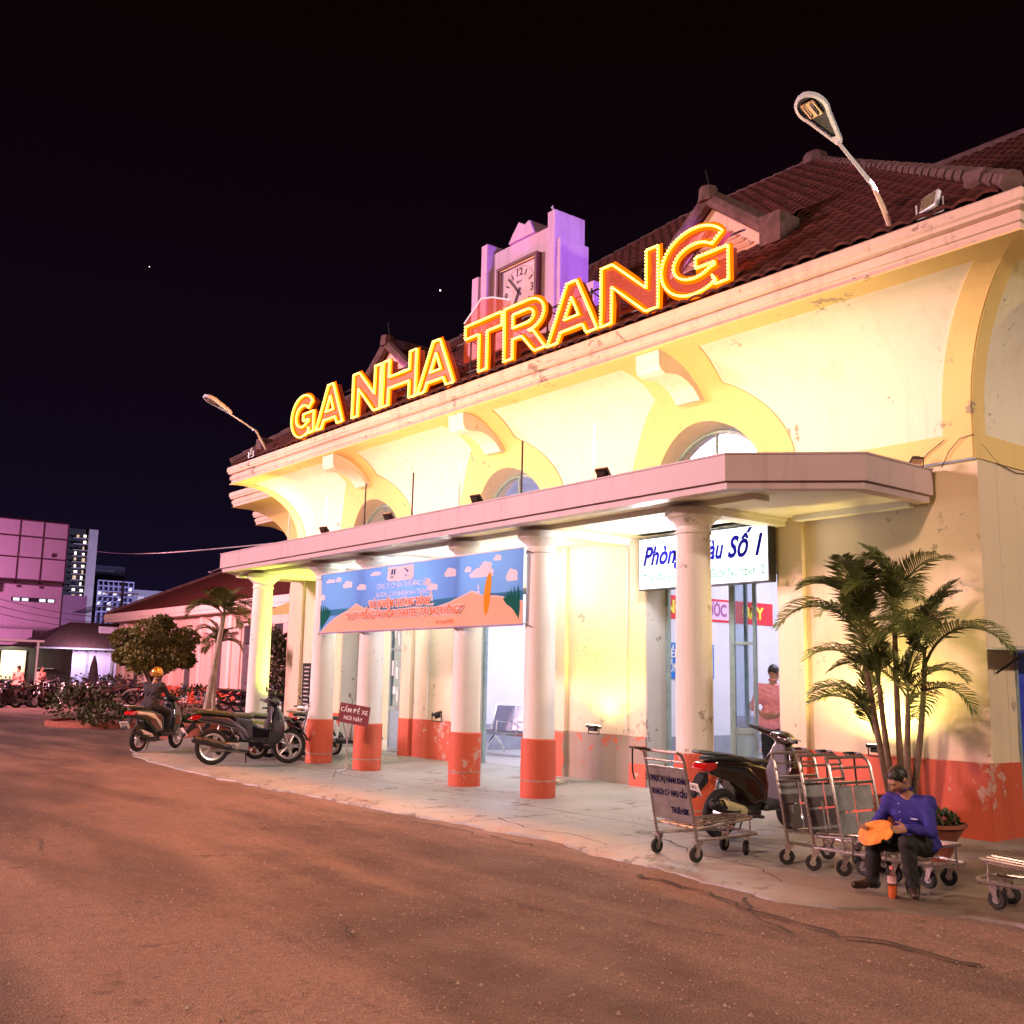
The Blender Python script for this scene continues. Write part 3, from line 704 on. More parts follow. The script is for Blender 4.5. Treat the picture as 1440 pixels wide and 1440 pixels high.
# rear higher roof seen behind the hip on the right
rr = thing('rear_hall', (0, 26, 0), 'dark red tiled roof of the higher hall behind, rising at the right edge', 'building', world=True)
m_ = MB(); A = Vector((-10.0, 20.5, 11.4)); 
m_.add([(-16.2, 18, 10.4), (5, 18, 10.4), (-12.2, 22, 13.62), (5, 22, 13.62), (-16.2, 26, 10.4), (5, 26, 10.4)], [(0, 1, 3, 2), (2, 3, 5, 4), (0, 2, 4), (1, 5, 3)]); m_.build('roof', M_tile2, rr)
t_ = MB()
for r_ in range(17):
    for q in range(76):
        x = -16+q*.26; d_ = r_*.3; k_ = d_/5.13; y = 18+4*k_; z = 10.4+3.22*k_
        if x < -16.2+4*k_+.1: continue
        M_ = Matrix.Translation((x, y, z+.02)) @ Matrix.Rotation(math.atan2(3.22, 4), 4, 'X'); t_.add([M_ @ v for v in tv], tf)
tag(t_.build('roof_tiles', M_tile, rr), kind='stuff')
w = MB(); w.box(-15, 4.5, 24.3, 25.5, 0, 10.6); w.build('wall', M_peach, rr)
w = MB(); w.tube([(-16.2, 18, 10.45), (-12.2, 22, 13.68), (5, 22, 13.68)], .11, 8); w.build('ridge', M_mortar, rr)
# lower stepped wings beyond the left end
sw = thing('station_side_wing', (-24, 12.5, 0), 'lower stepped wing past the left end with two shorter curved eaves', 'building', world=True)
def small_cove(xl, xr, yf, dz, sc):
    pr = [(o*sc, (z-5.86)*sc+dz) for o, z in prof]
    mb = MB(); n = len(pr)
    for o, z in pr: mb.v += [(xl-o, yf+3, z), (xl-o, yf-o, z), (xr, yf-o, z)]
    mb.f = [(i*3+j, i*3+j+1, i*3+j+4, i*3+j+3) for i in range(n-1) for j in range(2)]
    mb.build('cove', M_yellow, sw, True, angle=50)
    zb = pr[0][1]; w = MB(); w.box(xl, xr, yf, yf+.4, -.05, zb); w.box(xl+.01, xl+.3, yf+.41, yf+3, -.05, zb); w.each('wall', M_peach, sw)
    sweep([(o*sc, (z-5.86)*sc+dz) for o, z in corn], 'cornice', M_corn, xl, xr, yf, yf+3, sw, (1, 0))
small_cove(-24.75, XL-.02, 12.15, 5.86, 1.); small_cove(-26.0, -24.2, 13.3, 5.64, .95)

# ---- clock tower
M3 = thing('clock_tower', (-13.75, 10.7, 6.3), 'stepped mauve clock tower with square clock rising behind the roof sign', 'tower', world=True)
w = MB(); w.box(-14.97, -12.53, 10.80, 11.30, 6.3, 8.80); w.box(-14.64, -12.62, 10.78, 11.32, 6.3, 9.17); w.build('tower_wall', M_tower, M3, bevel=.01)
w = MB(); w.box(-12.53, -12.0, 11.0, 11.5, 6.3, 8.0); w.box(-15.5, -14.97, 11.0, 11.5, 6.3, 8.0); w.each('shoulder_wall', M_tower, M3, bevel=.01)
for x0, x1, z1, y0 in ((-15.0, -14.80, 8.83, 10.70), (-12.72, -12.50, 8.83, 10.70), (-14.67, -14.49, 9.35, 10.66), (-12.79, -12.60, 9.35, 10.66)):
    w = MB(); w.box(x0, x1, y0, 11.34, 6.3, z1)
    if z1 > 9: w.box(x0+.05, x1-.05, y0+.05, 11.3, z1, z1+.03)
    w.build('pilaster', M_tower, M3, bevel=.012)
for x in (-14.76, -12.86):
    for k in range(3):
        w = MB(); w.box(x+k*.035, x+k*.035+.018, 10.775, 10.80, 6.4, 8.7); w.build('flute', M_tower, M3)
w = MB(); w.prism([(-13.95, 9.17), (-13.85, 9.30), (-13.66, 9.50), (-13.50, 9.40), (-13.36, 9.44), (-13.22, 9.17)], 10.72, 11.3, 'y'); w.build('crest', M_tower, M3, bevel=.012)
w = MB(); w.tube([(-12.80, 10.8, 9.34), (-12.86, 10.8, 9.52), (-12.83, 10.8, 9.53), (-12.80, 10.8, 9.4)], .006, 5); w.build('wire_stub', M_whiteplastic, M3)
ck = thing('clock', (-13.64, 10.7, 8.2), 'square station clock with dark frame and pale face above the roof letters', 'clock', world=True)
cx, cz, hw = -13.64, 8.2, .565
M_clkf = mat('clock_frame', (.11, .035, .03), .5, 0, .3, 12); M_face = mat('clock_face', (.62, .50, .50), .6, 0, .25, 3); M_mark = mat('clock_marks', (.03, .012, .012), .6)
w = MB()
for a in ((cx-hw, cx-hw+.055, cz-hw, cz+hw), (cx+hw-.055, cx+hw, cz-hw, cz+hw), (cx-hw+.055, cx+hw-.055, cz-hw, cz-hw+.055), (cx-hw+.055, cx+hw-.055, cz+hw-.055, cz+hw)): w.box(a[0], a[1], 10.66, 10.81, a[2], a[3])
w.each('clock_frame', M_clkf, ck)
w = MB()
for a in ((cx-hw+.055, cx-hw+.075, cz-hw+.055, cz+hw-.055), (cx+hw-.075, cx+hw-.055, cz-hw+.055, cz+hw-.055), (cx-hw+.075, cx+hw-.075, cz+hw-.075, cz+hw-.055)): w.box(a[0], a[1], 10.69, 10.705, a[2], a[3])
w.each('gilt_bead', mat('gilt', (.7, .5, .2), .35, .8), ck)
w = MB(); w.box(cx-hw+.05, cx+hw-.05, 10.74, 10.775, cz-hw+.05, cz+hw-.05); w.build('clock_face', M_face, ck)
for h_ in range(12):
    a = PI/2-h_*PI/6
    if h_ % 3:
        w = MB(); w.box(-.055, .055, -.0, .004, -.014, .014, Matrix.Translation((cx+.37*math.cos(a), 10.735, cz+.37*math.sin(a))) @ Matrix.Rotation(-a, 4, 'Y')); w.build('hour_mark', M_mark, ck)
    else:
        text(('12', '3', '6', '9')[h_//3], .20, M_mark, ck, frame_mat((cx+.36*math.cos(a), 10.737, cz+.36*math.sin(a)), (1, 0, 0), (0, 0, 1)), 'numeral', bold=.004, align='CENTER')
w = MB()
for i in range(60):
    a = 2*PI*i/60; w.box(-.012, .012, 0, .003, -.004, .004, Matrix.Translation((cx+.46*math.cos(a), 10.736, cz+.46*math.sin(a))) @ Matrix.Rotation(-a, 4, 'Y'))
w.build('minute_track', M_mark, ck)
text('SKH', .075, M_mark, ck, frame_mat((cx, 10.737, cz+.19), (1, 0, 0), (0, 0, 1)), 'maker_mark', align='CENTER')
for L, a, wd in ((.42, PI/2-2*PI*53/60, .018), (.27, PI/2-2*PI*6.88/12, .024)):
    w = MB(); w.box(-.08, L, 0, .008, -wd, wd, Matrix.Translation((cx, 10.718, cz)) @ Matrix.Rotation(-a, 4, 'Y')); w.build('clock_hand', M_mark, ck)

# ---- interior
rm = thing('waiting_room', (-13.5, 14, .09), 'bright lilac waiting hall interior seen through the open doors', 'room', world=True)
w = MB(); w.box(XL+.3, XR-.46, YW+.47, 19, .07, .095); tag(w.build('room_floor', M_roomfl, rm))
w = MB(); w.box(XL+.3, XR-.46, 19, 19.1, .09, 5.7); w.build('back_wall', M_room, rm)
w = MB(); w.box(XL+.3, XR-.46, YW+.5, 19, 5.72, 5.8); w.build('ceiling', M_room, rm)
for x in (-12.55, -17.3): w = MB(); w.box(x-.1, x, YW+.47, 19, .09, 5.72); w.build('partition_wall', M_room, rm)
w = MB()
for x in (-12.549, -17.299): w.box(x, x+.012, YW+.6, 19, .09, .62)
w.each('wall_skirting', mat('grey_dado', (.32, .33, .40), .6, 0, .2, 4), rm)
w = MB(); w.tube([(-12.52, 13.9, 2.35), (-12.52, 13.9, 5.5)], .012, 6); w.tube([(-12.52, 14.35, 1.4), (-12.52, 14.35, 5.5)], .012, 6); w.each('conduit', M_whiteplastic, rm)
w = MB()
for i in range(3): w.box(-12.55, -12.50, 13.75+.13*i, 13.85+.13*i, 2.18, 2.33)
w.each('switch_box', mat('beige_plastic', (.35, .33, .3), .5), rm)
w = MB(); w.box(-21.1, -18.6, 18.4, 18.9, .09, 1.0); w.box(-18.75, -18.48, 11.6, 12.0, .09, .62); w.each('counter', M_blk, rm)

# ---- canopy
cn = thing('entrance_canopy', (-13.6, 8.5, 3.6), 'long flat entrance canopy with mauve fascia carried on six columns', 'canopy', world=True)
def outline(d): return [(-21.35-d, 10.69), (-21.35-d, 9.45-d*.4), (-20.35-d*.4, 8.40-d), (-7.10+d*.4, 8.40-d), (-6.08+d, 9.42-d*.4), (-6.08+d, 10.69)]
def ring_prism(mb, d0, d1, z0, z1):
    a, b = outline(d0), outline(d1); n = len(a)
    vs = [(p[0], p[1], z) for z in (z0, z1) for p in a]+[(p[0], p[1], z) for z in (z0, z1) for p in b]
    for i in range(n-1):
        mb.add([vs[i], vs[i+1], vs[n+i+1], vs[n+i], vs[2*n+i], vs[2*n+i+1], vs[3*n+i+1], vs[3*n+i]], [(0, 1, 2, 3), (7, 6, 5, 4), (0, 4, 5, 1), (3, 2, 6, 7), (0, 3, 7, 4), (1, 5, 6, 2)])
m_ = MB(); ring_prism(m_, 0, -.12, 3.645, 3.925); m_.build('fascia', M_fascia, cn)
m_ = MB(); ring_prism(m_, -.045, -.2, 3.565, 3.66); m_.build('fascia_lip', M_fascia, cn)
m_ = MB(); m_.prism([(p[0], p[1]) for p in outline(-.19)], 3.60, 3.80); m_.build('canopy_slab', M_soffit, cn)
w = MB(); w.prism([(p[0], p[1]) for p in outline(.012)], 3.9255, 3.945); w.build('coping', M_fascia, cn)
CX = (-19.8, -17.1, -15.42, -12.65, -10.97, -8.2)
for x in CX: 
    w = MB(); w.box(x-.13, x+.13, 9.26, 10.69, 3.50, 3.602); w.box(x-.16, x+.16, 9.26, 10.69, 3.56, 3.602); w.build('beam', M_soffit, cn)
w = MB(); w.box(-20.9, -7.2, 9.0, 9.255, 3.535, 3.602); w.build('edge_beam', M_soffit, cn)
w = MB(); w.box(-7.85, -6.3, 10.55, 10.69, 3.53, 3.602); w.build('wall_plate', M_soffit, cn)
M_lampon = emis('ceiling_lamp_glow', (.92, .95, 1), 1.1)
for x in (-9.6, -14.05):
    w = MB(); w.lathe([(.24, 3.598), (.24, 3.56), (.2, 3.545), (0, 3.54)], (x, 9.85, 0), 20); w.build('ceiling_lamp', M_lampon, cn, True)
for x in (-12.0, -16.2):
    w = MB(); w.lathe([(.15, 3.598), (.15, 3.57), (0, 3.56)], (x, 9.85, 0), 16); w.build('ceiling_lamp', M_soffit, cn, True)
# columns
cprof_r = [(.235, -.03), (.238, .3), (.236, .75), (.222, .762)]
cprof_s = [(.212, .755), (.212, 1.6), (.204, 2.6), (.196, 3.24), (.212, 3.25), (.214, 3.28), (.198, 3.29)]
cprof_c = [(.198, 3.29), (.198, 3.33), (.215, 3.35), (.25, 3.39), (.31, 3.44), (.325, 3.445), (.33, 3.50), (.315, 3.505), (.315, 3.534)]
lab = ('leftmost canopy column, lit lime yellow on its right side', 'second canopy column from the left, between scooters and the small sign stand', 'third canopy column from the left, just right of the small sign stand', 'fourth canopy column, in front of the banner with a scratched red base', 'fifth canopy column, at the right end of the banner', 'rightmost canopy column, in front of the lit waiting room sign')
for i, x in enumerate(CX):
    t_ = thing('column', (x, 9.12, 0), lab[i], 'column', 'columns carrying the entrance canopy')
    for nm, pr, m in (('column_base', cprof_r, M_red), ('column_shaft', cprof_s, M_white), ('capital', cprof_c, M_white)):
        b = MB(); b.lathe(pr, (0, 0, 0), 32); o = b.build(nm, m, t_, True, angle=30)
    b = MB(); z = .13+.02*i % .1; b.lathe([(.2365, z), (.242, z+.008), (.2375, z+.02)], (0, 0, 0), 32); b.build('scraped_ring', mat('bare_plaster', (.5, .36, .32), .8, 0, .5, 12), t_, True)
# dried brown dirt spread over the right-hand end of the apron, under the trolleys
def stain_conc():
    n = M_conc.node_tree.nodes; l = M_conc.node_tree.links; b = n['Principled BSDF']; src = b.inputs['Base Color'].links[0].from_socket
    t = n.new('ShaderNodeTexCoord'); nz = n.new('ShaderNodeTexNoise'); nz.inputs['Scale'].default_value = 1.1; nz.inputs['Detail'].default_value = 7; l.new(t.outputs['Object'], nz.inputs['Vector'])
    sx_ = n.new('ShaderNodeSeparateXYZ'); l.new(t.outputs['Object'], sx_.inputs[0])
    m1 = n.new('ShaderNodeMapRange'); m1.inputs['From Min'].default_value = -6.6; m1.inputs['From Max'].default_value = -4.4; l.new(sx_.outputs['X'], m1.inputs[0])
    a = n.new('ShaderNodeMath'); a.operation = 'MULTIPLY_ADD'; a.inputs[1].default_value = 2.2; a.inputs[2].default_value = -1.15; l.new(nz.outputs['Fac'], a.inputs[0])
    s_ = n.new('ShaderNodeMath'); s_.operation = 'ADD'; s_.use_clamp = True; l.new(m1.outputs[0], s_.inputs[0]); l.new(a.outputs[0], s_.inputs[1])
    k = n.new('ShaderNodeMath'); k.operation = 'MULTIPLY'; k.inputs[1].default_value = .88; l.new(s_.outputs[0], k.inputs[0])
    x = n.new('ShaderNodeMixRGB'); x.inputs[2].default_value = (.115, .08, .055, 1); l.new(k.outputs[0], x.inputs[0]); l.new(src, x.inputs[1]); l.new(x.outputs[0], b.inputs['Base Color'])
stain_conc()
# ================================================================== ROOF SIGN LETTERS
M_bulb = emis('bulb_glow', (1, .66, .13), 3.2)
M_neon = emis('neon_tube_glow', (1, .42, .015), 2.2)
M_strip = emis('tube_falloff_glow', (1, .13, .0), 1.15)  # added glowing band that imitates the orange light falloff beside the tubes
M_facel = mat('letter_face_lit', (.22, .02, .006), .45, emit=(1, .10, .001), es=.5, var=.3, vscale=5)
def acrylic():
    m = mat('letter_face_acrylic', (.35, .05, .03), .25, emit=(1, .09, .005), es=.34, var=.3, vscale=5); n = m.node_tree.nodes; n['Principled BSDF'].inputs['Alpha'].default_value = .55; return m
M_facea = acrylic()
M_side = mat('letter_side_metal', (.45, .10, .05), .4, .3)
def letter_shape(ch, w, h, t):
    g = (w/2-t/2)/h
    if ch == 'A':
        y1, y2 = .17*h, .37*h
        return [(0, 0), (w/2-t/2, h), (w/2+t/2, h), (w, 0), (w-1.05*t, 0), (w-1.05*t-g*y1, y1), (1.05*t+g*y1, y1), (1.05*t, 0)], [(1.05*t+g*y2, y2), (w-1.05*t-g*y2, y2), (w/2, min(.9*h, (w/2-1.05*t)/g))]
    if ch == 'N': return [(0, 0), (0, h), (t*1.05, h), (w-t, .38*h), (w-t, h), (w, h), (w, 0), (w-1.05*t, 0), (t, .62*h), (t, 0)], None
    if ch == 'H': return [(0, 0), (0, h), (t, h), (t, .62*h), (w-t, .62*h), (w-t, h), (w, h), (w, 0), (w-t, 0), (w-t, .37*h), (t, .37*h), (t, 0)], None
    if ch == 'T': return [(0, h), (w, h), (w, .74*h), (w/2+t/2, .74*h), (w/2+t/2, 0), (w/2-t/2, 0), (w/2-t/2, .74*h), (0, .74*h)], None
    if ch == 'R':
        A = np.linspace(PI/2, -PI/2, 12)
        o = [(0, 0), (0, h)]+[(w*.60+w*.36*math.cos(a), .71*h+.29*h*math.sin(a)) for a in A]+[(w*.72, .38*h), (w, 0), (w-1.2*t, 0), (w*.44, .36*h), (t, .36*h), (t, 0)]
        return o, [(t, .58*h), (t, .83*h)]+[(w*.56+w*.16*math.cos(a), .705*h+.125*h*math.sin(a)) for a in A]
    if ch == 'G':
        c = (w/2, h/2); A = np.linspace(R(36), R(308), 30); B = np.linspace(R(312), R(36), 24)
        o = [(c[0]+w/2*math.cos(a), c[1]+h*.52*math.sin(a)) for a in A]
        o += [(w*.76, .17*h), (w*.80, .02*h), (w*.98, .02*h), (w*.98, .54*h), (w*.52, .54*h), (w*.52, .37*h), (w*.98-t, .37*h), (w*.98-t, .33*h)]
        o += [(c[0]+(w/2-t)*math.cos(a), c[1]+(h*.52-t*.98)*math.sin(a)) for a in B]
        return o, None
LT = [('G', -19.62, -18.60), ('A', -18.50, -17.42), ('N', -17.06, -16.04), ('H', -15.97, -14.86), ('A', -14.80, -13.70), ('T', -13.40, -12.42), ('R', -12.36, -11.36), ('A', -11.32, -10.24), ('N', -10.17, -9.08), ('G', -9.02, -7.88)]
LL = ['first lit letter G at the far left end of the roof sign', 'lit letter A right after the leftmost G on the roof', 'lit letter N starting the second word of the roof sign', 'lit letter H in the middle of the second word of the roof sign', 'lit letter A closing the second word, left of the clock tower', 'lit letter T starting the last word, below the left edge of the clock tower', 'lit letter R directly in front of the clock', 'lit letter A between the R and the last N, right of the clock', 'lit letter N second from the right end of the roof sign', 'last lit letter G at the right end, in front of the dormer']
YL, HL, TL = 9.50, .84, .215
sign_rail = thing('letter_scaffold', (-13.7, 9.66, 6.3), 'thin steel scaffold standing on the eave behind the lit roof letters', 'frame', world=True); sign_rail['category'] = 'scaffold'
for z in (6.52, 7.05):
    b = MB(); b.tube([(-19.7, 9.66, z), (-7.8, 9.66, z)], .014, 6); b.build('rail', M_dkmetal, sign_rail)
for x in np.arange(-19.4, -7.8, .98):
    b = MB(); b.tube([(x, 9.66, 6.27), (x, 9.66, 7.1)], .014, 6); b.build('post', M_dkmetal, sign_rail)
    b = MB(); b.tube([(x, 9.66, 7.05), (x, 10.3, 6.9)], .010, 5); b.build('stay', M_dkmetal, sign_rail)
def dense(p, step):
    out = []
    for a, b in zip(p, p[1:]+p[:1]):
        L = math.dist(a, b); n_ = max(1, round(L/step))
        out += [(a[0]+(b[0]-a[0])*i/n_, a[1]+(b[1]-a[1])*i/n_) for i in range(n_)]
    return out
def resample(p, step):
    d = [0]; q = p+[p[0]]
    for a, b in zip(q, q[1:]): d.append(d[-1]+math.dist(a, b))
    n_ = int(d[-1]/step); s_ = np.arange(n_)*d[-1]/n_
    return list(zip(np.interp(s_, d, [a[0] for a in q]), np.interp(s_, d, [a[1] for a in q])))
bulb = MB(); bulb.lathe([(.012, 0), (.016, -.014), (.012, -.026), (0, -.030)], (0, 0, 0), 5, 'y')
for i, ((ch, x0, x1), lb) in enumerate(zip(LT, LL)):
    w_ = x1-x0; o, h_ = letter_shape(ch, w_, HL, TL); zb = 6.365+random.uniform(-.012, .012)
    t_ = thing('sign_letter', (x0, YL, zb), lb, 'sign letter', 'lit letters of the roof sign'); t_.rotation_euler = (0, random.uniform(-.012, .012), 0)
    loops = [o]+([h_] if h_ else [])
    tri = geometry.tessellate_polygon([[Vector((p[0], p[1], 0)) for p in L_] for L_ in loops]); fl = sum(loops, [])
    b = MB(); b.add([(p[0], 0, p[1]) for p in fl], [tuple(t) for t in tri]); b.build('letter_face', M_facel if i < 5 else M_facea, t_)
    b = MB()
    for L_ in loops:
        n_ = len(L_); b.add([(p[0], 0, p[1]) for p in L_]+[(p[0], .13, p[1]) for p in L_], [(k, (k+1) % n_, n_+(k+1) % n_, n_+k) for k in range(n_)])
    b.build('letter_side', M_side, t_)
    for L_ in loops:
        b = MB(); b.tube([(p[0], -.030, p[1]) for p in dense(L_, .3)], .020 if i < 5 else .015, 5, True); b.build('neon_outline', M_neon, t_)
        b = MB(); b.tube([(p[0], 0, p[1]) for p in dense(L_, .3)], .060, 6, True, M=Matrix.Translation((0, -.004, 0)) @ Matrix.Diagonal((1, .16, 1, 1))); b.build('falloff_strip', M_strip, t_)
    b = MB()
    for L_ in loops:
        for p in resample(L_, .043 if i < 5 else .047): b.add([(v[0]+p[0], v[1]-.040, v[2]+p[1]) for v in bulb.v], bulb.f)
    tag(b.build('light_bulb', M_bulb, t_), kind='stuff')
# small house-shaped acrylic emblem behind the T and R
em = thing('sign_emblem', (-13.3, 9.75, 6.4), 'translucent red house-shaped panel with white outline behind the T and R, before the clock', 'sign panel', world=True)
P_ = [(-13.85, 6.75), (-13.85, 7.45), (-13.38, 7.76), (-13.08, 7.70), (-12.6, 7.52), (-12.6, 6.75)]
me_ = M_facea.copy(); me_.name = 'emblem_acrylic'; me_.node_tree.nodes['Principled BSDF'].inputs['Alpha'].default_value = .33
b = MB(); b.prism(P_, 9.75, 9.765, 'y'); b.build('panel', me_, em)
b = MB(); b.tube([(p[0], 9.74, p[1]) for p in P_[1:5]], .011, 6); b.build('outline_tube', emis('pale_tube_glow', (1, .66, .70), .8), em)

# ================================================================== LAMPS AND FLOODLIGHTS
M_lampw = mat('lamp_head_white', (.72, .78, .90), .35, .2)
M_refl = mat('lamp_reflector', (.75, .62, .40), .2, .8)
def cobra(x, bend, head, lab_):
    t_ = thing('street_lamp', (x, 9.60, 6.26), lab_, 'street lamp', 'lamps leaning out over the eave', world=True)
    hd = Vector(head); bd = Vector(bend)
    b = MB(); b.tube([(x, 9.60, 6.20), (x, 9.55, 6.42), (x, 9.45, 6.56), tuple(bd)], [.032, .030, .028, .024], 8); b.build('pole_base', M_corn, t_, True)
    d = (hd-bd).normalized(); b = MB(); b.tube([tuple(bd), tuple(hd-d*.10)], [.024, .018], 8); b.build('lamp_arm', M_lampw, t_, True)
    xa = d; za = Vector((0, 0, 1)); za = (za-xa*za.dot(xa)).normalized(); ya = za.cross(xa)
    M_ = Matrix(((xa.x, ya.x, za.x, hd.x), (xa.y, ya.y, za.y, hd.y), (xa.z, ya.z, za.z, hd.z), (0, 0, 0, 1)))
    outl = [(-.12, 0)]+[(.36+.20*math.cos(a), .165*math.sin(a)) for a in np.linspace(-2.2, 2.2, 16)]; outl = [(-.14, -.035)]+[(q[0], q[1]) for q in outl[1:]]+[(-.14, .035)]
    b = MB(); n_ = len(outl); c_ = (.30, 0)
    rings = [(1, 0), (.98, .05), (.8, .09), (.4, .115)]
    vs = [(c_[0]+(p[0]-c_[0])*s_, p[1]*s_, z_) for s_, z_ in rings for p in outl]
    b.add(vs, [(r_*n_+k, r_*n_+(k+1) % n_, (r_+1)*n_+(k+1) % n_, (r_+1)*n_+k) for r_ in range(3) for k in range(n_)]+[tuple(3*n_+k for k in range(n_))], M_)
    inn = [(c_[0]+(p[0]-c_[0])*.80+.02, p[1]*.80) for p in outl]
    vs = [(p[0], p[1], 0) for p in outl]+[(p[0], p[1], -.004) for p in inn]
    b.add(vs, [(k, (k+1) % n_, n_+(k+1) % n_, n_+k) for k in range(n_)], M_)
    b.build('lamp_head', M_lampw, t_, True)
    b = MB(); b.add([(p[0], p[1], .03) for p in inn], [tuple(range(n_))], M_); b.build('lamp_bowl', M_dkmetal, t_)
    b = MB(); b.box(.26, .46, -.085, .075, .0, .02, M_); b.build('reflector', M_refl, t_, bevel=.01)
    for y in (-.045, .03):
        b = MB(); b.tube([(.29, y, -.01), (.43, y, -.01)], .018, 8, M=M_); b.build('lamp_tube', M_chrome, t_)
cobra(-5.80, (-5.80, 9.28, 6.75), (-5.79, 8.56, 7.06), 'right roof street lamp with egg-shaped head against the black sky')
cobra(-21.0, (-21.0, 9.30, 6.78), (-21.07, 8.60, 7.12), 'left roof street lamp leaning over the far end of the eave')
def flood(loc, d, s, m, lab_, grp, glow=None, name='floodlight', hood=True):
    t_ = thing(name, loc, lab_, 'floodlight', grp); d = Vector(d).normalized()
    q = d.to_track_quat('Y', 'Z').to_matrix().to_4x4(); M_ = Matrix.Translation((0, 0, s*.55)) @ q
    b = MB(); b.prism([(-s*.5, -s*.35), (s*.5, -s*.35), (s*.5, s*.35), (-s*.5, s*.35)], -s*.12, s*.08, 'y', M_); b.build('lamp_housing', m, t_, bevel=s*.05)
    b = MB(); b.prism([(-s*.3, -s*.2), (s*.3, -s*.2), (s*.3, s*.2), (-s*.3, s*.2)], -s*.34, -s*.125, 'y', M_); b.build('cooling_box', m, t_, bevel=s*.04)
    b = MB(); b.prism([(-s*.44, -s*.29), (s*.44, -s*.29), (s*.44, s*.29), (-s*.44, s*.29)], s*.082, s*.09, 'y', M_); b.build('lamp_glass', glow or M_refl, t_)
    b = MB(); b.tube([(-s*.56, 0, 0), (-s*.56, 0, s*.6)], s*.04, 5); b.tube([(s*.56, 0, 0), (s*.56, 0, s*.6)], s*.04, 5); b.tube([(-s*.56, 0, s*.02), (s*.56, 0, s*.02)], s*.04, 5); b.build('mount_bracket', m, t_)
    return t_
flood((-5.30, 9.50, 6.30), (-.35, -.9, .25), .26, M_lampw, 'white floodlight box on the eave at the right, near the roof lamp', 'floodlights on the eave')
flood((-21.55, 9.45, 6.30), (-.4, -.85, .2), .22, M_lampw, 'white floodlight box on the far left end of the eave', 'floodlights on the eave')
M_warmglow = emis('flood_glow', (1, .80, .35), 14)
for x, s_, lb in ((-16.15, .19, 'small black floodlight on the canopy, nearest its left end'), (-14.03, .19, 'small black floodlight on the canopy in front of the left arched window'), (-11.69, .19, 'small black floodlight on the canopy left of the middle arched window'), (-9.10, .19, 'small black floodlight on the canopy between the middle and right arched windows')):
    flood((x, 8.52, 3.93), (-.15, .85, .75), s_, M_blk, lb, 'black floodlights along the canopy roof', M_warmglow)
flood((-6.12, 10.45, 3.93), (.3, -.2, -.6), .14, M_blk, 'small black floodlight where the canopy meets the right wall', 'black floodlights along the canopy roof')
flood((-11.32, 10.44, .775), (0, .15, 1), .20, M_dkmetal, 'glowing wall washer on the grey scraped plinth between two doors', 'uplights standing on the plinth', emis('washer_glow', (1, .85, .4), 30))
flood((-6.74, 10.46, .775), (0, .15, 1), .20, M_dkmetal, 'glowing wall washer behind the potted palm', 'uplights standing on the plinth', emis('washer_glow', (1, .85, .4), 30))
flood((-15.37, 10.46, .775), (-.2, -.25, .9), .26, M_dkmetal, 'unlit wall washer on the clean red plinth behind the banner', 'uplights standing on the plinth')
for (x, z1, m), lb in zip(((-17.75, 4.56, M_whiteplastic), (-16.33, 4.66, M_whiteplastic), (-14.97, 4.70, M_dkmetal), (-13.52, 4.68, M_dkmetal), (-12.26, 4.66, M_whiteplastic), (-10.81, 4.73, M_dkmetal), (-9.38, 4.70, M_whiteplastic)),
    ('leftmost thin rod on the canopy edge', 'thick white rod on the canopy beside its leftmost black floodlight', 'thin dark rod before the left end of the first window arch', 'dark rod right of the leftmost arched window', 'pale rod just left of the middle arched window', 'dark rod in front of the middle arched window', 'bright white rod beside the fourth black floodlight')):
    b = MB(); r_ = .013 if m is M_dkmetal else .017; b.tube([(x, 8.62, 3.93), (x+.008, 8.62, z1)], r_, 8); b.lathe([(.03, 3.93), (.03, 3.95), (.012, 3.97)], (x, 8.62, 0), 8); o = b.build('canopy_rod', m); tag(o, lb, 'rod', 'upright rods along the canopy edge')

# ================================================================== BANNER
def translucent(name, col, tr=.35):
    if name in MATS: return MATS[name]
    m = bpy.data.materials.new(name); m.use_nodes = True; n = m.node_tree.nodes; l = m.node_tree.links; n.clear()
    o = n.new('ShaderNodeOutputMaterial'); d = n.new('ShaderNodeBsdfDiffuse'); t = n.new('ShaderNodeBsdfTranslucent'); x = n.new('ShaderNodeMixShader')
    x.inputs[0].default_value = tr; d.inputs[0].default_value = hsv(col); t.inputs[0].default_value = hsv(col)
    l.new(d.outputs[0], x.inputs[1]); l.new(t.outputs[0], x.inputs[2]); l.new(x.outputs[0], o.inputs[0]); MATS[name] = m; return m
BX, BY, BZ, BW, BH = -16.82, 8.86, 2.27, 5.80, 1.04
bn = thing('banner', (BX, BY, BZ), 'long blue and sand printed tourism banner hung across the canopy columns', 'banner')
def wob(u, v): return .018*math.sin(u*2.1+.4)*math.sin(PI*min(1, max(0, v/BH)))+.010*math.sin(u*7+v*3)
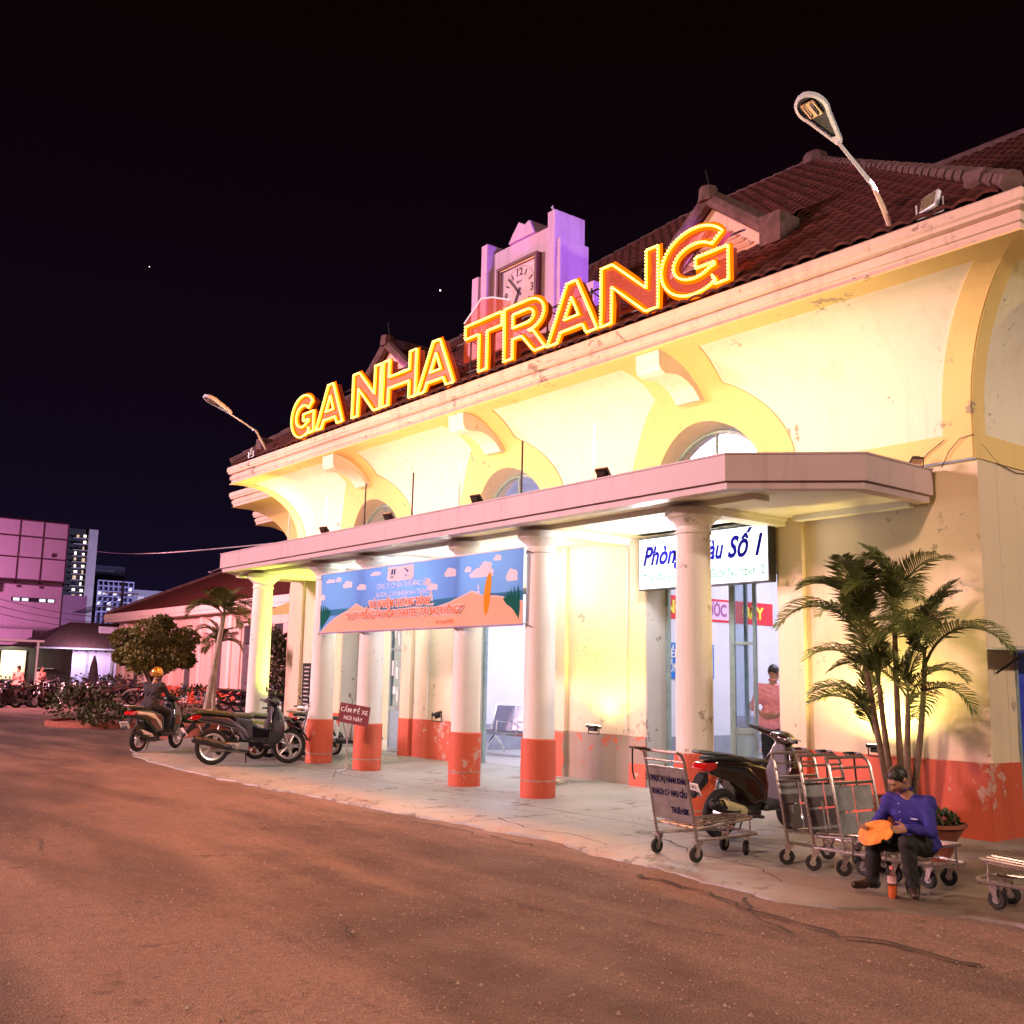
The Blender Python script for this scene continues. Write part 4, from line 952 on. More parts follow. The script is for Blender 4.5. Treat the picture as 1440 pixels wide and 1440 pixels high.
def sheet(poly, lay, m, nm, gu=.12):
    """flat print cut out of the wavy banner cloth, a fraction of a mm per layer"""
    V = []; 
    for a, c in zip(poly, poly[1:]+poly[:1]):
        n_ = max(1, int(math.dist(a, c)/gu)); V += [(a[0]+(c[0]-a[0])*i/n_, a[1]+(c[1]-a[1])*i/n_) for i in range(n_)]
    k = len(V); E_ = [(i, (i+1) % k) for i in range(k)]
    us = [p[0] for p in V]; vs_ = [p[1] for p in V]
    pts = [(u, v) for u in np.arange(min(us)+gu*.5, max(us), gu) for v in np.arange(min(vs_)+gu*.5, max(vs_), gu)]
    if pts:
        pa = np.array(pts); ok = inpoly(pa[:, 0], pa[:, 1], V); V += [tuple(p) for p in pa[ok]]
    r = geometry.delaunay_2d_cdt([Vector(p) for p in V], E_, [], 0, 1e-6)
    vo = [tuple(v) for v in r[0]]; F = [f for f in r[2] if len(f) == 3]; c = np.array([[sum(vo[i][0] for i in f)/3, sum(vo[i][1] for i in f)/3] for f in F]); ok = inpoly(c[:, 0], c[:, 1], poly)
    b = MB(); b.add([(u, wob(u, v)-lay*.0022, v) for u, v in vo], [f for f, q in zip(F, ok) if q]); return b.build(nm, m, bn, True)
def blob(cx_, cy_, w_, h_, n_=5):
    pts = []
    for i in range(24):
        a = 2*PI*i/24; r_ = 1+.22*abs(math.sin(a*n_/2)); pts.append((cx_+w_*r_*math.cos(a), max(cy_-h_*.55, cy_+h_*r_*math.sin(a))))
    return pts
T_sky = translucent('print_sky', (.15, .32, .75)); T_sea = translucent('print_sea', (.06, .25, .42)); T_sand = translucent('print_sand', (.88, .58, .40)); T_foam = translucent('print_foam', (.9, .75, .72))
T_cloud = translucent('print_cloud', (.92, .84, .86)); T_or = translucent('print_orange', (.95, .38, .04)); T_gr = translucent('print_green', (.02, .16, .13)); T_wh = translucent('print_white', (.9, .85, .84)); T_dk = translucent('print_dark', (.04, .07, .2)); T_rd = translucent('print_red_orange', (.90, .22, .04))
sheet([(0, 0), (BW, 0), (BW, BH), (0, BH)], 0, T_sky, 'banner_cloth')
sheet([(.0, .30), (BW, .30), (BW, .46), (.0, .40)], 1, T_sea, 'sea_print')
sand = [(.0, .01), (BW, .01), (BW, .30), (5.5, .36), (5.2, .40), (4.9, .42), (4.62, .50), (4.3, .42), (4.05, .36), (3.6, .30), (3.1, .33), (2.3, .30), (1.85, .34), (1.55, .38), (1.3, .46), (1.05, .38), (.75, .30), (.5, .22), (.3, .14)]
sheet([(p[0], p[1]+(.022 if p[1] > .02 else 0)) for p in sand], 2, T_foam, 'foam_print'); sheet(sand, 3, T_sand, 'sand_print')
for (a, c, w_, h_) in ((.95, .80, .16, .07), (1.45, .73, .13, .06), (.35, .90, .14, .04), (.62, .91, .08, .05), (1.9, .93, .16, .04), (4.05, .80, .13, .08), (4.5, .82, .08, .05), (4.85, .74, .26, .08), (4.95, .83, .12, .08), (5.2, .94, .08, .05), (5.55, .66, .12, .10), (3.55, .62, .13, .06), (3.42, .70, .07, .07), (.06, .62, .08, .06)):
    sheet(blob(a, c, w_, h_), 1, T_cloud, 'cloud_print')
sheet([(5.02+.075*math.cos(a)+.04*math.sin(a), .45+.30*math.sin(a)) for a in np.linspace(0, 2*PI, 24, endpoint=False)], 4, T_or, 'surfboard_print')
for px_, pv, s_ in ((3.5, .40, 1.), (4.80, .52, .4), (2.05, .42, .5)):
    sheet([(px_-.06*s_, pv), (px_+.01*s_, pv+.26*s_), (px_+.01*s_, pv)], 4, T_wh, 'sail_print'); sheet([(px_+.02*s_, pv+.02*s_), (px_+.02*s_, pv+.24*s_), (px_+.08*s_, pv+.02*s_)], 4, T_wh, 'sail_print'); sheet([(px_-.1*s_, pv-.015), (px_+.12*s_, pv-.015), (px_+.08*s_, pv-.05), (px_-.07*s_, pv-.05)], 4, T_wh, 'hull_print')
for bx, by, sg in ((.08, .03, 1), (BW-.10, .06, -1)):
    for k_ in range(7):
        a = PI/2-sg*(.1+.17*k_)+(.25 if sg > 0 else -.1); L = .5-.04*k_; cx_, cz_ = bx+sg*.02*k_, by+.03*k_
        sheet([(cx_+L*math.cos(a)*t-.034*math.sin(PI*t)*math.sin(a), cz_+L*math.sin(a)*t+.034*math.sin(PI*t)*math.cos(a)) for t in np.linspace(0, 1, 7)]+[(cx_+L*math.cos(a)*t+.034*math.sin(PI*t)*math.sin(a), cz_+L*math.sin(a)*t-.034*math.sin(PI*t)*math.cos(a)) for t in np.linspace(.86, .14, 6)], 5, T_gr, 'leaf_print', .2)
rr_ = [(2.28, .82), (2.34, .78), (3.0, .78), (3.06, .82), (3.06, 1.02), (2.28, 1.02)]
sheet(rr_, 4, T_wh, 'logo_plate_print')
for a_, s_ in ((2.38, 1), (2.45, -1)):
    for k_ in range(3): sheet([(a_, .90+.03*k_), (a_+.04, .93+.03*k_), (a_+.06, .91+.03*k_), (a_+.02, .885+.03*k_)], 5, T_dk, 'logo_print')
sheet([(2.80, .985), (2.86, .945), (2.92, .93), (2.88, .90), (2.85, .93), (2.78, .965)], 5, T_dk, 'logo_print')
def bt(s, u, v, size, m, **k):
    k.setdefault('align', 'CENTER'); o = text(s, size, m, bn, Matrix.Translation((u, 0, v)) @ Matrix.Rotation(PI/2, 4, 'X'), 'lettering', ext=.0004, **k)
    for q in o.data.vertices: q.co.y += wob(q.co.x, q.co.z)-.020
    return o
bt('VNR', 2.42, .85, .045, T_dk); bt('SRT', 2.86, .85, .045, T_dk)
bt('CÔNG TY CP VẬN TẢI ĐƯỜNG SẮT', 2.72, .71, .115, T_cloud, sx=.78); bt('SÀI GÒN - CHI NHÁNH NHA TRANG', 2.72, .575, .115, T_cloud, sx=.78)
for s_, v, u, sz_ in (('TRẢI NGHIỆM CHƯƠNG TRÌNH', .425, 2.62, .155), ('“DU LỊCH BẰNG TÀU HỎA CHARTER - TẠI SAO KHÔNG?”', .255, 2.68, .165)):
    o = bt(s_, u, v, sz_, T_wh, bold=.020, sx=.80); o = bt(s_, u, v, sz_, T_rd, bold=.003, sx=.80); o.location.y -= .003
bt('Nha Trang, 07/2022', 3.95, .09, .075, T_rd, sx=.85)
for u, v in ((.0, .02), (.0, 1.02), (BW, .02), (BW, 1.02), (1.5, .0), (4.2, .0)):
    b = MB(); b.tube([(u, 0, v), (u+(.12 if u > 3 else -.12)*(0 if 0 < u < BW else 1), .06, v-.06)], .006, 5); b.build('tie_cord', M_dkmetal, bn)
b = MB(); b.tube([(-.02, -.004, BH+.012), (BW+.02, -.004, BH+.012)], .012, 6); b.build('top_rod', M_whiteplastic, bn)
b = MB(); b.tube([(-.02, -.004, -.008), (BW+.02, -.004, -.008)], .007, 6); b.build('bottom_rod', mat('maroon_hem', (.4, .08, .08), .6), bn)

# ================================================================== LIT SIGN over the right door
ls = thing('waiting_room_sign', (-10.47, 10.50, 2.80), 'large white lightbox sign over the right door with blue script and green lettering', 'sign')
b = MB(); b.box(0, 2.28, 0, .14, 0, .74); b.build('sign_box', M_dkmetal, ls, bevel=.006)
b = MB(); b.box(.02, 2.26, -.004, .0, .02, .72); b.build('sign_face', emis('lightbox_glow', (.97, 1, 1), 1.45), ls)
b = MB(); b.box(-.05, 2.31, -.02, .15, .80, .86); b.build('top_strip', M_metal, ls)
FM = Matrix.Translation((0, -.010, 0)) @ Matrix.Rotation(PI/2, 4, 'X')
M_ink = mat('sign_ink_blue', (.008, .006, .13), .9, spec=0.); M_green = mat('sign_ink_green', (.02, .26, .10), .9, spec=0.)
text('Phòng', .36, M_ink, ls, FM @ Matrix.Translation((.09, .46, 0)), ext=.001, bold=.011, shear=.34, sx=.82)
text('Đợi Tàu', .36, M_ink, ls, FM @ Matrix.Translation((.66, .46, 0)), ext=.001, bold=.011, shear=.34, sx=.72)
text('Số 1', .38, M_ink, ls, FM @ Matrix.Translation((1.62, .465, 0)), ext=.001, bold=.013, shear=.34, sx=.80)
text('The Waiting Room  -  Gate Number  2', .175, M_green, ls, FM @ Matrix.Translation((.10, .155, 0)), ext=.001, bold=.001, sx=.735, sp=1.03)

# ================================================================== DOORS
def door_leaf(t_, x, y, ang, w_=.46, h_=2.86, nm='door_leaf'):
    M_ = Matrix.Translation((x, y, .10)) @ Matrix.Rotation(ang, 4, 'Z')
    b = MB()
    for a in ((0, .05, 0, h_), (w_-.05, w_, 0, h_), (.05, w_-.05, 0, .07), (.05, w_-.05, .78, .86), (.05, w_-.05, h_-.07, h_), (.05, w_-.05, 1.95, 1.99)): b.box(a[0], a[1], -.02, .02, a[2], a[3], M_)
    o = b.build(nm, M_frame, t_, bevel=.003)
    b = MB(); b.box(.05, w_-.05, -.008, .008, .07, .78, M_); p = b.build('door_panel', mat('door_panel_blue', (.28, .42, .50), .45, .1, .2, 5), t_)
    for z0, z1 in ((.86, 1.95), (1.99, h_-.07)):
        b = MB(); b.box(.05, w_-.05, -.003, .003, z0, z1, M_); b.build('glass_pane', M_glass, t_)
    b = MB(); b.tube([(w_-.025, -.05, 1.0), (w_-.025, -.05, 1.2)], .01, 6, M=M_); b.build('handle', M_chrome, t_)
for k, c in enumerate(DC):
    t_ = thing('folding_door', (c, YW+.4, .1), ('left folding glass door standing open behind the leftmost banner end', 'middle folding glass door frame open onto the bench room', 'right folding glass door with pale blue lower panel under the lit sign')[k], 'door', 'folding doors of the waiting hall', world=True)
    for x0, x1 in ((c-HO+.015, c-HO+.075), (c+HO-.075, c+HO-.015)): b = MB(); b.box(x0, x1, YW+.38, YW+.44, .095, 3.01); b.build('door_post', M_frame, t_, bevel=.003)
    b = MB(); b.box(c-HO+.077, c+HO-.077, YW+.38, YW+.44, 2.96, 3.01); b.build('door_rail', M_frame, t_)
    if k == 2: door_leaf(t_, -9.27, 11.06, R(14), .36); door_leaf(t_, -9.32, 11.09, R(96), .40)
    if k == 1: door_leaf(t_, c+HO-.12, 11.12, R(95), .5)
    if k == 0:
        door_leaf(t_, c+HO-1.03, 11.10, R(3), .50); door_leaf(t_, c+HO-1.06, 11.14, R(80), .45)
        for x_, z_, w2, h2 in ((.20, 2.3, .05, .30), (.33, 2.15, .06, .24), (.14, 1.55, .06, .3), (.30, 1.5, .07, .22), (.22, 1.2, .10, .14), (.33, 1.05, .05, .22)):
            b = MB(); b.box(c+HO-1.03+x_-w2/2, c+HO-1.03+x_+w2/2, 11.07, 11.075, z_, z_+h2); b.build('sticker', M_whiteplastic, t_)

# interior prints and benches
XP = -12.548
def wallframe(x, y, z): return frame_mat((x, y, z), (0, 1, 0), (0, 0, 1))
t_ = thing('wall_banner', (XP, 13.2, 2.62), 'red strip banner with yellow capitals high on the waiting room wall', 'banner', world=True)
b = MB(); b.box(XP, XP+.012, 13.15, 16.15, 2.62, 3.03); b.build('banner_sheet', mat('banner_red', (.70, .03, .05), .6), t_)
b = MB(); b.box(XP+.014, XP+.018, 13.72, 15.0, 2.66, 2.99); b.build('banner_centre', mat('banner_lilac', (.72, .50, .70), .6), t_)
text('NG', .30, mat('print_yellow', (.95, .75, .08), .5), t_, wallframe(XP+.02, 13.22, 2.82), bold=.012)
text('NƯỚC', .30, mat('print_plum', (.35, .1, .3), .5), t_, wallframe(XP+.02, 14.1, 2.82), bold=.01, sx=.8)
text('ĐÂY', .30, MATS['print_yellow'], t_, wallframe(XP+.02, 15.25, 2.82), bold=.012)
t_ = thing('notice_board', (XP, 13.2, 1.6), 'blue notice board with white lettering on the waiting room wall', 'notice board', world=True)
b = MB(); b.box(XP, XP+.025, 13.15, 14.45, 1.60, 2.21); b.build('board', mat('notice_blue', (.01, .16, .62), .5), t_)
text('KIỂM SOÁT', .19, M_whiteplastic, t_, wallframe(XP+.029, 13.2, 2.02), bold=.004, sx=.8); text('CỔNG VÀO GA', .19, M_whiteplastic, t_, wallframe(XP+.029, 13.2, 1.78), bold=.004, sx=.72)
M_seatm = mat('perforated_steel', (.36, .37, .48), .35, .75, .15, 40)
def bench(loc, rz, lb, n_=4):
    t_ = thing('bench', loc, lb, 'bench', 'steel waiting room benches', rz)
    b = MB(); b.box(-n_*.28, n_*.28, -.03, .03, .36, .41); b.build('beam', M_chrome, t_)
    for i in range(n_):
        x = (i-(n_-1)/2)*.55
        b = MB(); b.prism([(-.22, .44), (-.24, .47), (.0, .43), (.20, .46), (.20, .445), (0, .415)], x-.24, x+.24, 'x'); b.build('seat', M_seatm, t_)
        b = MB(); b.prism([(.19, .46), (.34, .92), (.36, .92), (.22, .46)], x-.24, x+.24, 'x'); b.build('backrest', M_seatm, t_)
    for i in range(n_+1):
        x = (i-n_/2)*.55; b = MB(); b.tube([(x, .34, .94), (x, .2, .45), (x, -.24, .45)], .016, 6); b.build('side_frame', M_chrome, t_); 
        if i in (0, n_): continue
        b = MB(); b.tube([(x, .22, .62), (x, -.2, .64), (x, -.22, .46)], .016, 6); b.build('armrest', M_chrome, t_)
    for x in (-n_*.2, n_*.2):
        b = MB(); b.tube([(x, -.28, .03), (x, -.18, .2), (x, 0, .36)], .022, 6); b.build('leg', M_chrome, t_)
        b = MB(); b.tube([(x, .28, .03), (x, .18, .2), (x, 0, .36)], .022, 6); b.build('leg', M_chrome, t_)
bench((-15.75, 12.75, .09), R(8), 'bench facing the door, seen through the middle doorway')
bench((-16.6, 15.4, .09), R(90), 'bench further left inside the middle doorway, behind the fourth column')
bench((-10.9, 14.6, .09), R(80), 'bench inside the right doorway behind the notice board column')
# bundle on the floor by the right door
f_ = lambda P: smin(smin(ell(P, (0, 0, .14), (.24, .18, .14)), ell(P, (.1, .05, .26), (.14, .13, .10)), .04), ell(P, (-.14, -.05, .2), (.12, .1, .11)), .03)+.012*np.sin(P[:, 0]*40+P[:, 2]*23)*np.sin(P[:, 1]*37)
o = link('cloth_bundle', sdf_mesh('cloth_bundle', f_, (-.32, -.28, -.05), (.32, .28, .42), .018, mat('bundle_cloth', (.32, .28, .24), .9, 0, .5, 14, (.12, .12, .14)))); o.location = (-9.75, 11.75, .1); o.scale = (1.25,)*3; tag(o, 'rumpled brown cloth bundle on the floor behind the right-hand column', 'bundle')

# ================================================================== SMALL SIGNS
t_ = thing('sign_stand', (-14.62, 8.27, 0), 'small maroon no-parking board on a thin tripod stand between two columns', 'sign stand', rz=R(28))
b = MB(); b.box(-.27, .27, -.012, .012, .80, 1.10, Matrix.Rotation(R(7), 4, 'Y')); b.build('board', mat('maroon_board', (.16, .015, .02), .5), t_)
FM = Matrix.Rotation(R(7), 4, 'Y') @ Matrix.Translation((0, -.014, 0)) @ Matrix.Rotation(PI/2, 4, 'X')
text('CẤM ĐỂ XE', .095, M_whiteplastic, t_, FM @ Matrix.Translation((0, 1.0, 0)), align='CENTER', bold=.001); text('NƠI NÀY', .085, M_whiteplastic, t_, FM @ Matrix.Translation((0, .88, 0)), align='CENTER', bold=.001)
b = MB(); b.tube([(0, .015, .06), (0, .015, .86)], .011, 8); b.build('stem', M_chrome, t_)
for a in (20, 140, 260):
    b = MB(); b.tube([(0, .015, .11), (.2*math.cos(R(a)), .2*math.sin(R(a)), .09), (.27*math.cos(R(a)), .27*math.sin(R(a)), .0)], .009, 6); b.build('leg', M_chrome, t_)
for s_ in (-1, 1):
    b = MB(); b.tube([(s_*.09, .015, .82), (s_*.03, .015, .6), (0, .015, .55)], .007, 6); b.build('brace', M_chrome, t_)
t_ = thing('notice_stand', (-20.45, 10.55, 0), 'tall narrow black notice board at the left end of the wall', 'notice board')
b = MB(); b.box(-.20, .20, -.02, .02, .5, 1.78); b.build('board', M_blk, t_)
for i in range(12): b = MB(); b.box(-.13+random.uniform(0, .02), .13-random.uniform(0, .06), -.024, -.021, 1.68-i*.085, 1.705-i*.085); b.build('text_line', mat('dim_white', (.5, .45, .45), .6), t_)
t_ = thing('side_door', (XR+.0, 11.9, 0), 'bright blue steel side door at the right edge of the picture', 'door', world=True)
b = MB(); b.box(XR-.1, XR-.05, 11.38, 12.46, 0, 1.97); b.build('door_leaf', mat('blue_door', (.02, .03, .55), .4, 0, .35, 3, (.03, .10, .65)), t_)
b = MB(); b.box(XR-.2, XR+.02, 11.34, 11.38, 0, 2.0); b.build('door_frame', M_frame, t_)
t_ = thing('door_awning', (XR, 11.5, 1.9), 'thin tin awning over the blue side door at the right edge', 'awning', world=True)
b = MB(); b.prism([(10.74, 1.965), (10.74, 1.945), (12.7, 1.93), (12.7, 1.95)], XR+.0, XR+.42, 'x', Matrix.Translation((0, 0, 0))); b.build('sheet', M_lampw, t_)
for y in (10.9, 12.4): b = MB(); b.tube([(XR+.02, y, 1.7), (XR+.38, y, 1.935)], .012, 6); b.build('strut', M_dkmetal, t_)
# wires
M_wire = mat('cable', (.05, .04, .04), .6)
for nm, pts, lb, m in (('cable', [(-5.95, 10.66, 3.93), (-5.85, 10.65, 4.1), (-5.72, 10.65, 4.22), (-5.59, 10.68, 4.25), (-5.585, 10.9, 4.15), (-5.585, 11.2, 4.0), (-5.585, 11.6, 3.95), (-5.585, 12.2, 4.0)], 'thin black cable looping round the right wall corner above the canopy', M_wire),
                       ('cable', [(-6.3, 10.66, 3.94), (-6.1, 10.66, 4.12), (-5.9, 10.66, 4.24)], 'short cable rising from the canopy to the band line on the right wall', M_wire),
                       ('overhead_wire', [(-92.6+i*6.875, 27-i*1.56, 11.67-i*.69-.25*math.sin(PI*i/10)) for i in range(11)], 'long pale overhead wire crossing the night sky towards the station end', mat('pale_wire', (.35, .32, .34), .5))):
    b = MB(); b.tube(pts, .005 if nm == 'cable' else .02, 5); tag(b.build(nm, m), lb, 'cable')
# ================================================================== SCOOTERS
P_black = mat('scooter_black', (.012, .012, .014), .16, 0, coat=.6); P_brown = mat('scooter_bronze', (.028, .015, .009), .2, .35, coat=.7)
P_white = mat('scooter_white', (.72, .72, .70), .22, 0, coat=.6); P_green = mat('scooter_dark_green', (.02, .045, .035), .18, 0, coat=.7); P_redp = mat('scooter_red', (.35, .02, .02), .2, 0, coat=.6)
P_seat = mat('scooter_seat_vinyl', (.02, .02, .02), .5, 0, .3, 30); P_alu = mat('cast_aluminium', (.45, .44, .43), .38, .9, .3, 20); P_rimw = mat('wheel_rim_silver', (.68, .68, .70), .28, .8)
P_tail = mat('tail_lens', (.45, .01, .01), .15, 0, coat=1); P_lens = mat('clear_lens', (.75, .75, .75), .08, 0, coat=1); P_amber = mat('amber_lens', (.8, .25, .02), .15, 0, coat=1)
P_plate = mat('number_plate', (.80, .74, .74), .5); P_cream = mat('heat_shield_cream', (.66, .60, .36), .35, .1, .3, 10); P_ink = mat('plate_ink', (.02, .02, .02), .6); P_olive = mat('seat_olive', (.10, .12, .05), .6, 0, .3, 20)
HS = .016
def prof_sdf(poly, wfn, k=.03, c=(0,)):
    def f(P): return smax(poly2(P[:, 0], P[:, 2], poly), np.abs(P[:, 1])-wfn(P[:, 0], P[:, 2]), k)
    return f
SC = {}
def sc_mesh(key, f, lo, hi, h=HS):
    if key not in SC: SC[key] = sdf_mesh(key.split('|')[0], f, lo, hi, h, None)
    return SC[key]
def with_mat(me, m, name):
    k = (me.name, m.name)
    if k not in SC: c = me.copy(); c.name = name; c.materials.clear(); c.materials.append(m); SC[k] = c
    return SC[k]
def wheel_meshes(Rw, wid, five=True):
    k = ('wheel', Rw, five)
    if k in SC: return SC[k]
    b = MB(); rt = wid/2; pr = [(Rw-.085+.0*0, -rt*.7)]+[(Rw-rt*.9+rt*.9*math.cos(a)*1.0, rt*math.sin(a)) for a in np.linspace(-1.9, 1.9, 9)]+[(Rw-.085, rt*.7)]
    b.lathe(pr, (0, 0, 0), 32, 'y', cap=False); ty = b.mesh('tyre', M_rub, True, 50)
    b = MB(); b.lathe([(Rw-.10, -.03), (Rw-.072, -.034), (Rw-.066, -.024), (Rw-.08, 0), (Rw-.066, .024), (Rw-.072, .034), (Rw-.10, .03), (Rw-.10, -.03)], (0, 0, 0), 32, 'y', cap=False)
    b.lathe([(.0, -.05), (.05, -.05), (.055, 0), (.05, .05), (0, .05)], (0, 0, 0), 14, 'y')
    for i in range(5):
        a = 2*PI*i/5
        for da in (-.13, .13):
            b.tube([(.04*math.cos(a), -.0, .04*math.sin(a)), ((Rw-.09)*math.cos(a+da), 0, (Rw-.09)*math.sin(a+da))], [.016, .013], 6)
    ri = b.mesh('rim', P_rimw, True, 40)
    b = MB(); b.lathe([(.035, .045), (.10, .047), (.10, .051), (.035, .053)], (0, 0, 0), 20, 'y'); di = b.mesh('brake_disc', P_alu)
    SC[k] = (ty, ri, di); return SC[k]
def scooter(loc, rz, label, paint, accent, rim=None, seat=None, lean=6, steer=12, group=None, muffler=None, plate_txt=('79-N1', '286.04'), mirrors=True, scale=.93, underbone=False, cat='scooter'):
    root = thing('scooter', loc, label, cat, group, rz); root.scale = (scale,)*3
    root.rotation_euler = (R(lean), 0, rz); root.rotation_mode = 'XYZ'
    seat = seat or P_seat; rim = rim or P_rimw; muffler = muffler or P_blk_
    q = 'u' if underbone else 's'
    def put(me, m, nm, parent=root, M_=None):
        o = link(nm, with_mat(me, m, nm), parent)
        if M_ is not None: o.matrix_local = M_
        return o
    Rw = .285 if underbone else .255
    xr, xf = -.63, .63
    ty, ri, di = wheel_meshes(Rw, .095 if not underbone else .085)
    # steering assembly transform
    ax = Vector((.30, 0, .98)); ST = Matrix.Translation(ax) @ Matrix.Rotation(R(steer), 4, (Vector((-.30, 0, .72)).normalized())) @ Matrix.Translation(-ax)
    for x, fr in ((xr, 0), (xf, 1)):
        M_ = (ST if fr else Matrix.Identity(4)) @ Matrix.Translation((x, 0, Rw))
        w = put(ty, M_rub, 'wheel', M_=M_); put(ri, rim, 'rim', w)
        if fr: put(di, P_alu, 'brake_disc', w)
    # rear body
    if underbone:
        bp = [(-1.0, .76), (-.75, .84), (-.35, .80), (-.05, .74), (.10, .60), (.25, .56), (.34, .66), (.44, .72), (.46, .52), (.30, .38), (.05, .36), (-.12, .40), (-.22, .56), (-.50, .64), (-.85, .70)]
        wf = lambda X, Z: np.interp(X, [-1.0, -.7, -.3, .0, .3, .46], [.045, .10, .125, .10, .13, .16])
    else:
        bp = [(-1.02, .75), (-.82, .82), (-.38, .79), (-.08, .73), (.0, .55), (-.02, .36), (-.25, .34), (-.42, .46), (-.60, .58), (-.85, .66)]
        wf = lambda X, Z: np.interp(X, [-1.02, -.8, -.45, -.1, 0], [.04, .10, .155, .145, .13])
    put(sc_mesh('body_panel|'+q, prof_sdf(bp, wf, .05), (-1.08, -.2, .28), (.52, .2, .90)), paint, 'body_panel')
    # swoosh accent strip
    ap = [(-1.03, .735), (-.85, .785), (-.4, .74), (-.12, .56), (-.05, .42), (-.10, .42), (-.3, .60), (-.6, .70), (-.85, .715)]
    put(sc_mesh('side_accent|'+q, lambda P: smax(prof_sdf(ap, lambda X, Z: wf(X, Z)+.010, .02)(P), -(np.abs(P[:, 1])-.04), .01), (-1.08, -.22, .36), (0, .22, .84)), accent, 'side_accent')
    sp = [(-.96, .80), (-.93, .845), (-.70, .87), (-.45, .845), (-.30, .80), (-.08, .80), (.02, .775), (.0, .73), (-.4, .77), (-.8, .81)]
    put(sc_mesh('seat|s', prof_sdf(sp, lambda X, Z: np.interp(X, [-.96, -.7, -.3, .02], [.07, .125, .135, .10]), .035), (-1.0, -.17, .68), (.08, .17, .90)), seat, 'seat')
    if not underbone:
        fp = [(-.10, .27), (.34, .27), (.42, .33), (.38, .36), (-.06, .35)]
        put(sc_mesh('footboard|s', prof_sdf(fp, lambda X, Z: .165+0*X, .02), (-.16, -.2, .22), (.48, .2, .40)), P_blk_, 'footboard')
    lp = [(.27, .30), (.40, .29), (.53, .42), (.56, .62), (.50, .80), (.42, .97), (.34, .99), (.34, .80), (.30, .55)]
    def lf(P):
        X, Y, Z = P[:, 0], P[:, 1], P[:, 2]; Xs = X+.9*Y**2*4*.5
        return smax(poly2(Xs, Z, lp), np.abs(Y)-np.interp(Z, [.3, .5, .7, .9, 1.0], [.15, .20, .20, .12, .07]), .035)
    put(sc_mesh('leg_shield|s', lf, (.15, -.25, .22), (.62, .25, 1.05)), paint, 'leg_shield')
    ip = [(.24, .34), (.31, .34), (.34, .6), (.37, .95), (.31, .95), (.27, .62)]
    put(sc_mesh('inner_shield|s', prof_sdf(ip, lambda X, Z: np.interp(Z, [.3, .6, .95], [.15, .17, .07]), .02), (.18, -.21, .28), (.42, .21, 1.0)), P_blk_, 'inner_shield')
    put(sc_mesh('nose_panel|s', prof_sdf([(.50, .50), (.585, .55), (.575, .66), (.52, .80), (.47, .88), (.46, .80)], lambda X, Z: np.interp(Z, [.5, .6, .88], [.04, .085, .03]), .02), (.42, -.12, .45), (.63, .12, .92)), accent, 'nose_panel')
    for s_ in (-1, 1):
        k = 'nose_lamp|%d' % s_
        put(sc_mesh(k, lambda P, s_=s_: ell(P, (.515, s_*.125, .60), (.045, .05, .075)), (.44, -.2, .5), (.58, .2, .7), .012), P_amber if s_ > 0 and 0 else P_lens, 'indicator')
    # front mudguard
    def mg(P):
        X, Z = P[:, 0]-xf, P[:, 2]-Rw; r_ = np.hypot(X, Z); a = np.arctan2(Z, X)
        d = np.maximum(np.abs(r_-(Rw+.035))-.008, np.abs(P[:, 1])-.062-.0*r_); lim = np.maximum(-(a-.25), a-2.75)*r_; return smax(d, lim, .02)
    o = put(sc_mesh('mudguard|'+q, mg, (xf-.36, -.09, .25), (xf+.36, .09, .66), .012), paint, 'mudguard', M_=ST)
    b = MB()
    if ('fork', q) not in SC:
        for s_ in (-1, 1): b.tube([(.39, s_*.062, .80), (xf, s_*.068, Rw)], [.022, .017], 8)
        SC[('fork', q)] = b.mesh('fork', P_alu, True)
    put(SC[('fork', q)], P_alu, 'fork', M_=ST)
    # handlebar
    hf_ = lambda P: smin(ell(P, (.36, 0, 1.0), (.10, .15, .075)), np.minimum(cone(P, (.33, .10, 1.0), (.24, .30, 1.03), .035, .022), cone(P, (.33, -.10, 1.0), (.24, -.30, 1.03), .035, .022)), .05)
    put(sc_mesh('handlebar_cowl|s', hf_, (.16, -.36, .88), (.50, .36, 1.12), .013), paint if not underbone else P_blk_, 'handlebar_cowl', M_=ST)
    put(sc_mesh('headlight|s', lambda P: ell(P, (.43, 0, .985), (.045, .085, .045)), (.36, -.11, .92), (.50, .11, 1.05), .011), P_lens, 'headlight', M_=ST)
    for s_ in (-1, 1):
        k = ('grip', s_)
        if k not in SC: b = MB(); b.tube([(.25, s_*.28, 1.03), (.19, s_*.385, 1.045)], [.020, .019], 10); b.tube([(.30, s_*.25, 1.045), (.27, s_*.36, 1.05)], .006, 5); SC[k] = b.mesh('grip', P_blk_, True)
        put(SC[k], P_blk_, 'grip', M_=ST)
        k = ('mirror', s_)
        if k not in SC:
            b = MB(); b.tube([(.30, s_*.2, 1.03), (.31, s_*.24, 1.14), (.28, s_*.30, 1.20)], .006, 6)
            b.lathe([(0, -.012), (.045, -.008), (.06, .004), (.05, .010), (0, .012)], (0, 0, 0), 14, 'x', Matrix.Translation((.275, s_*.33, 1.225)) @ Matrix.Diagonal((1, 1.25, .8, 1))); SC[k] = b.mesh('mirror', P_blk_, True)
        if mirrors: put(SC[k], P_blk_, 'mirror', M_=ST)
    # tail lamp, plate, rack, exhaust, engine
    put(sc_mesh('tail_lamp|s', prof_sdf([(-1.04, .72), (-.98, .78), (-.86, .79), (-.84, .74), (-.95, .695)], lambda X, Z: np.interp(X, [-1.04, -.85], [.075, .118]), .015), (-1.1, -.14, .66), (-.8, .14, .82), .011), P_tail, 'tail_lamp')
    k = ('fend', q)
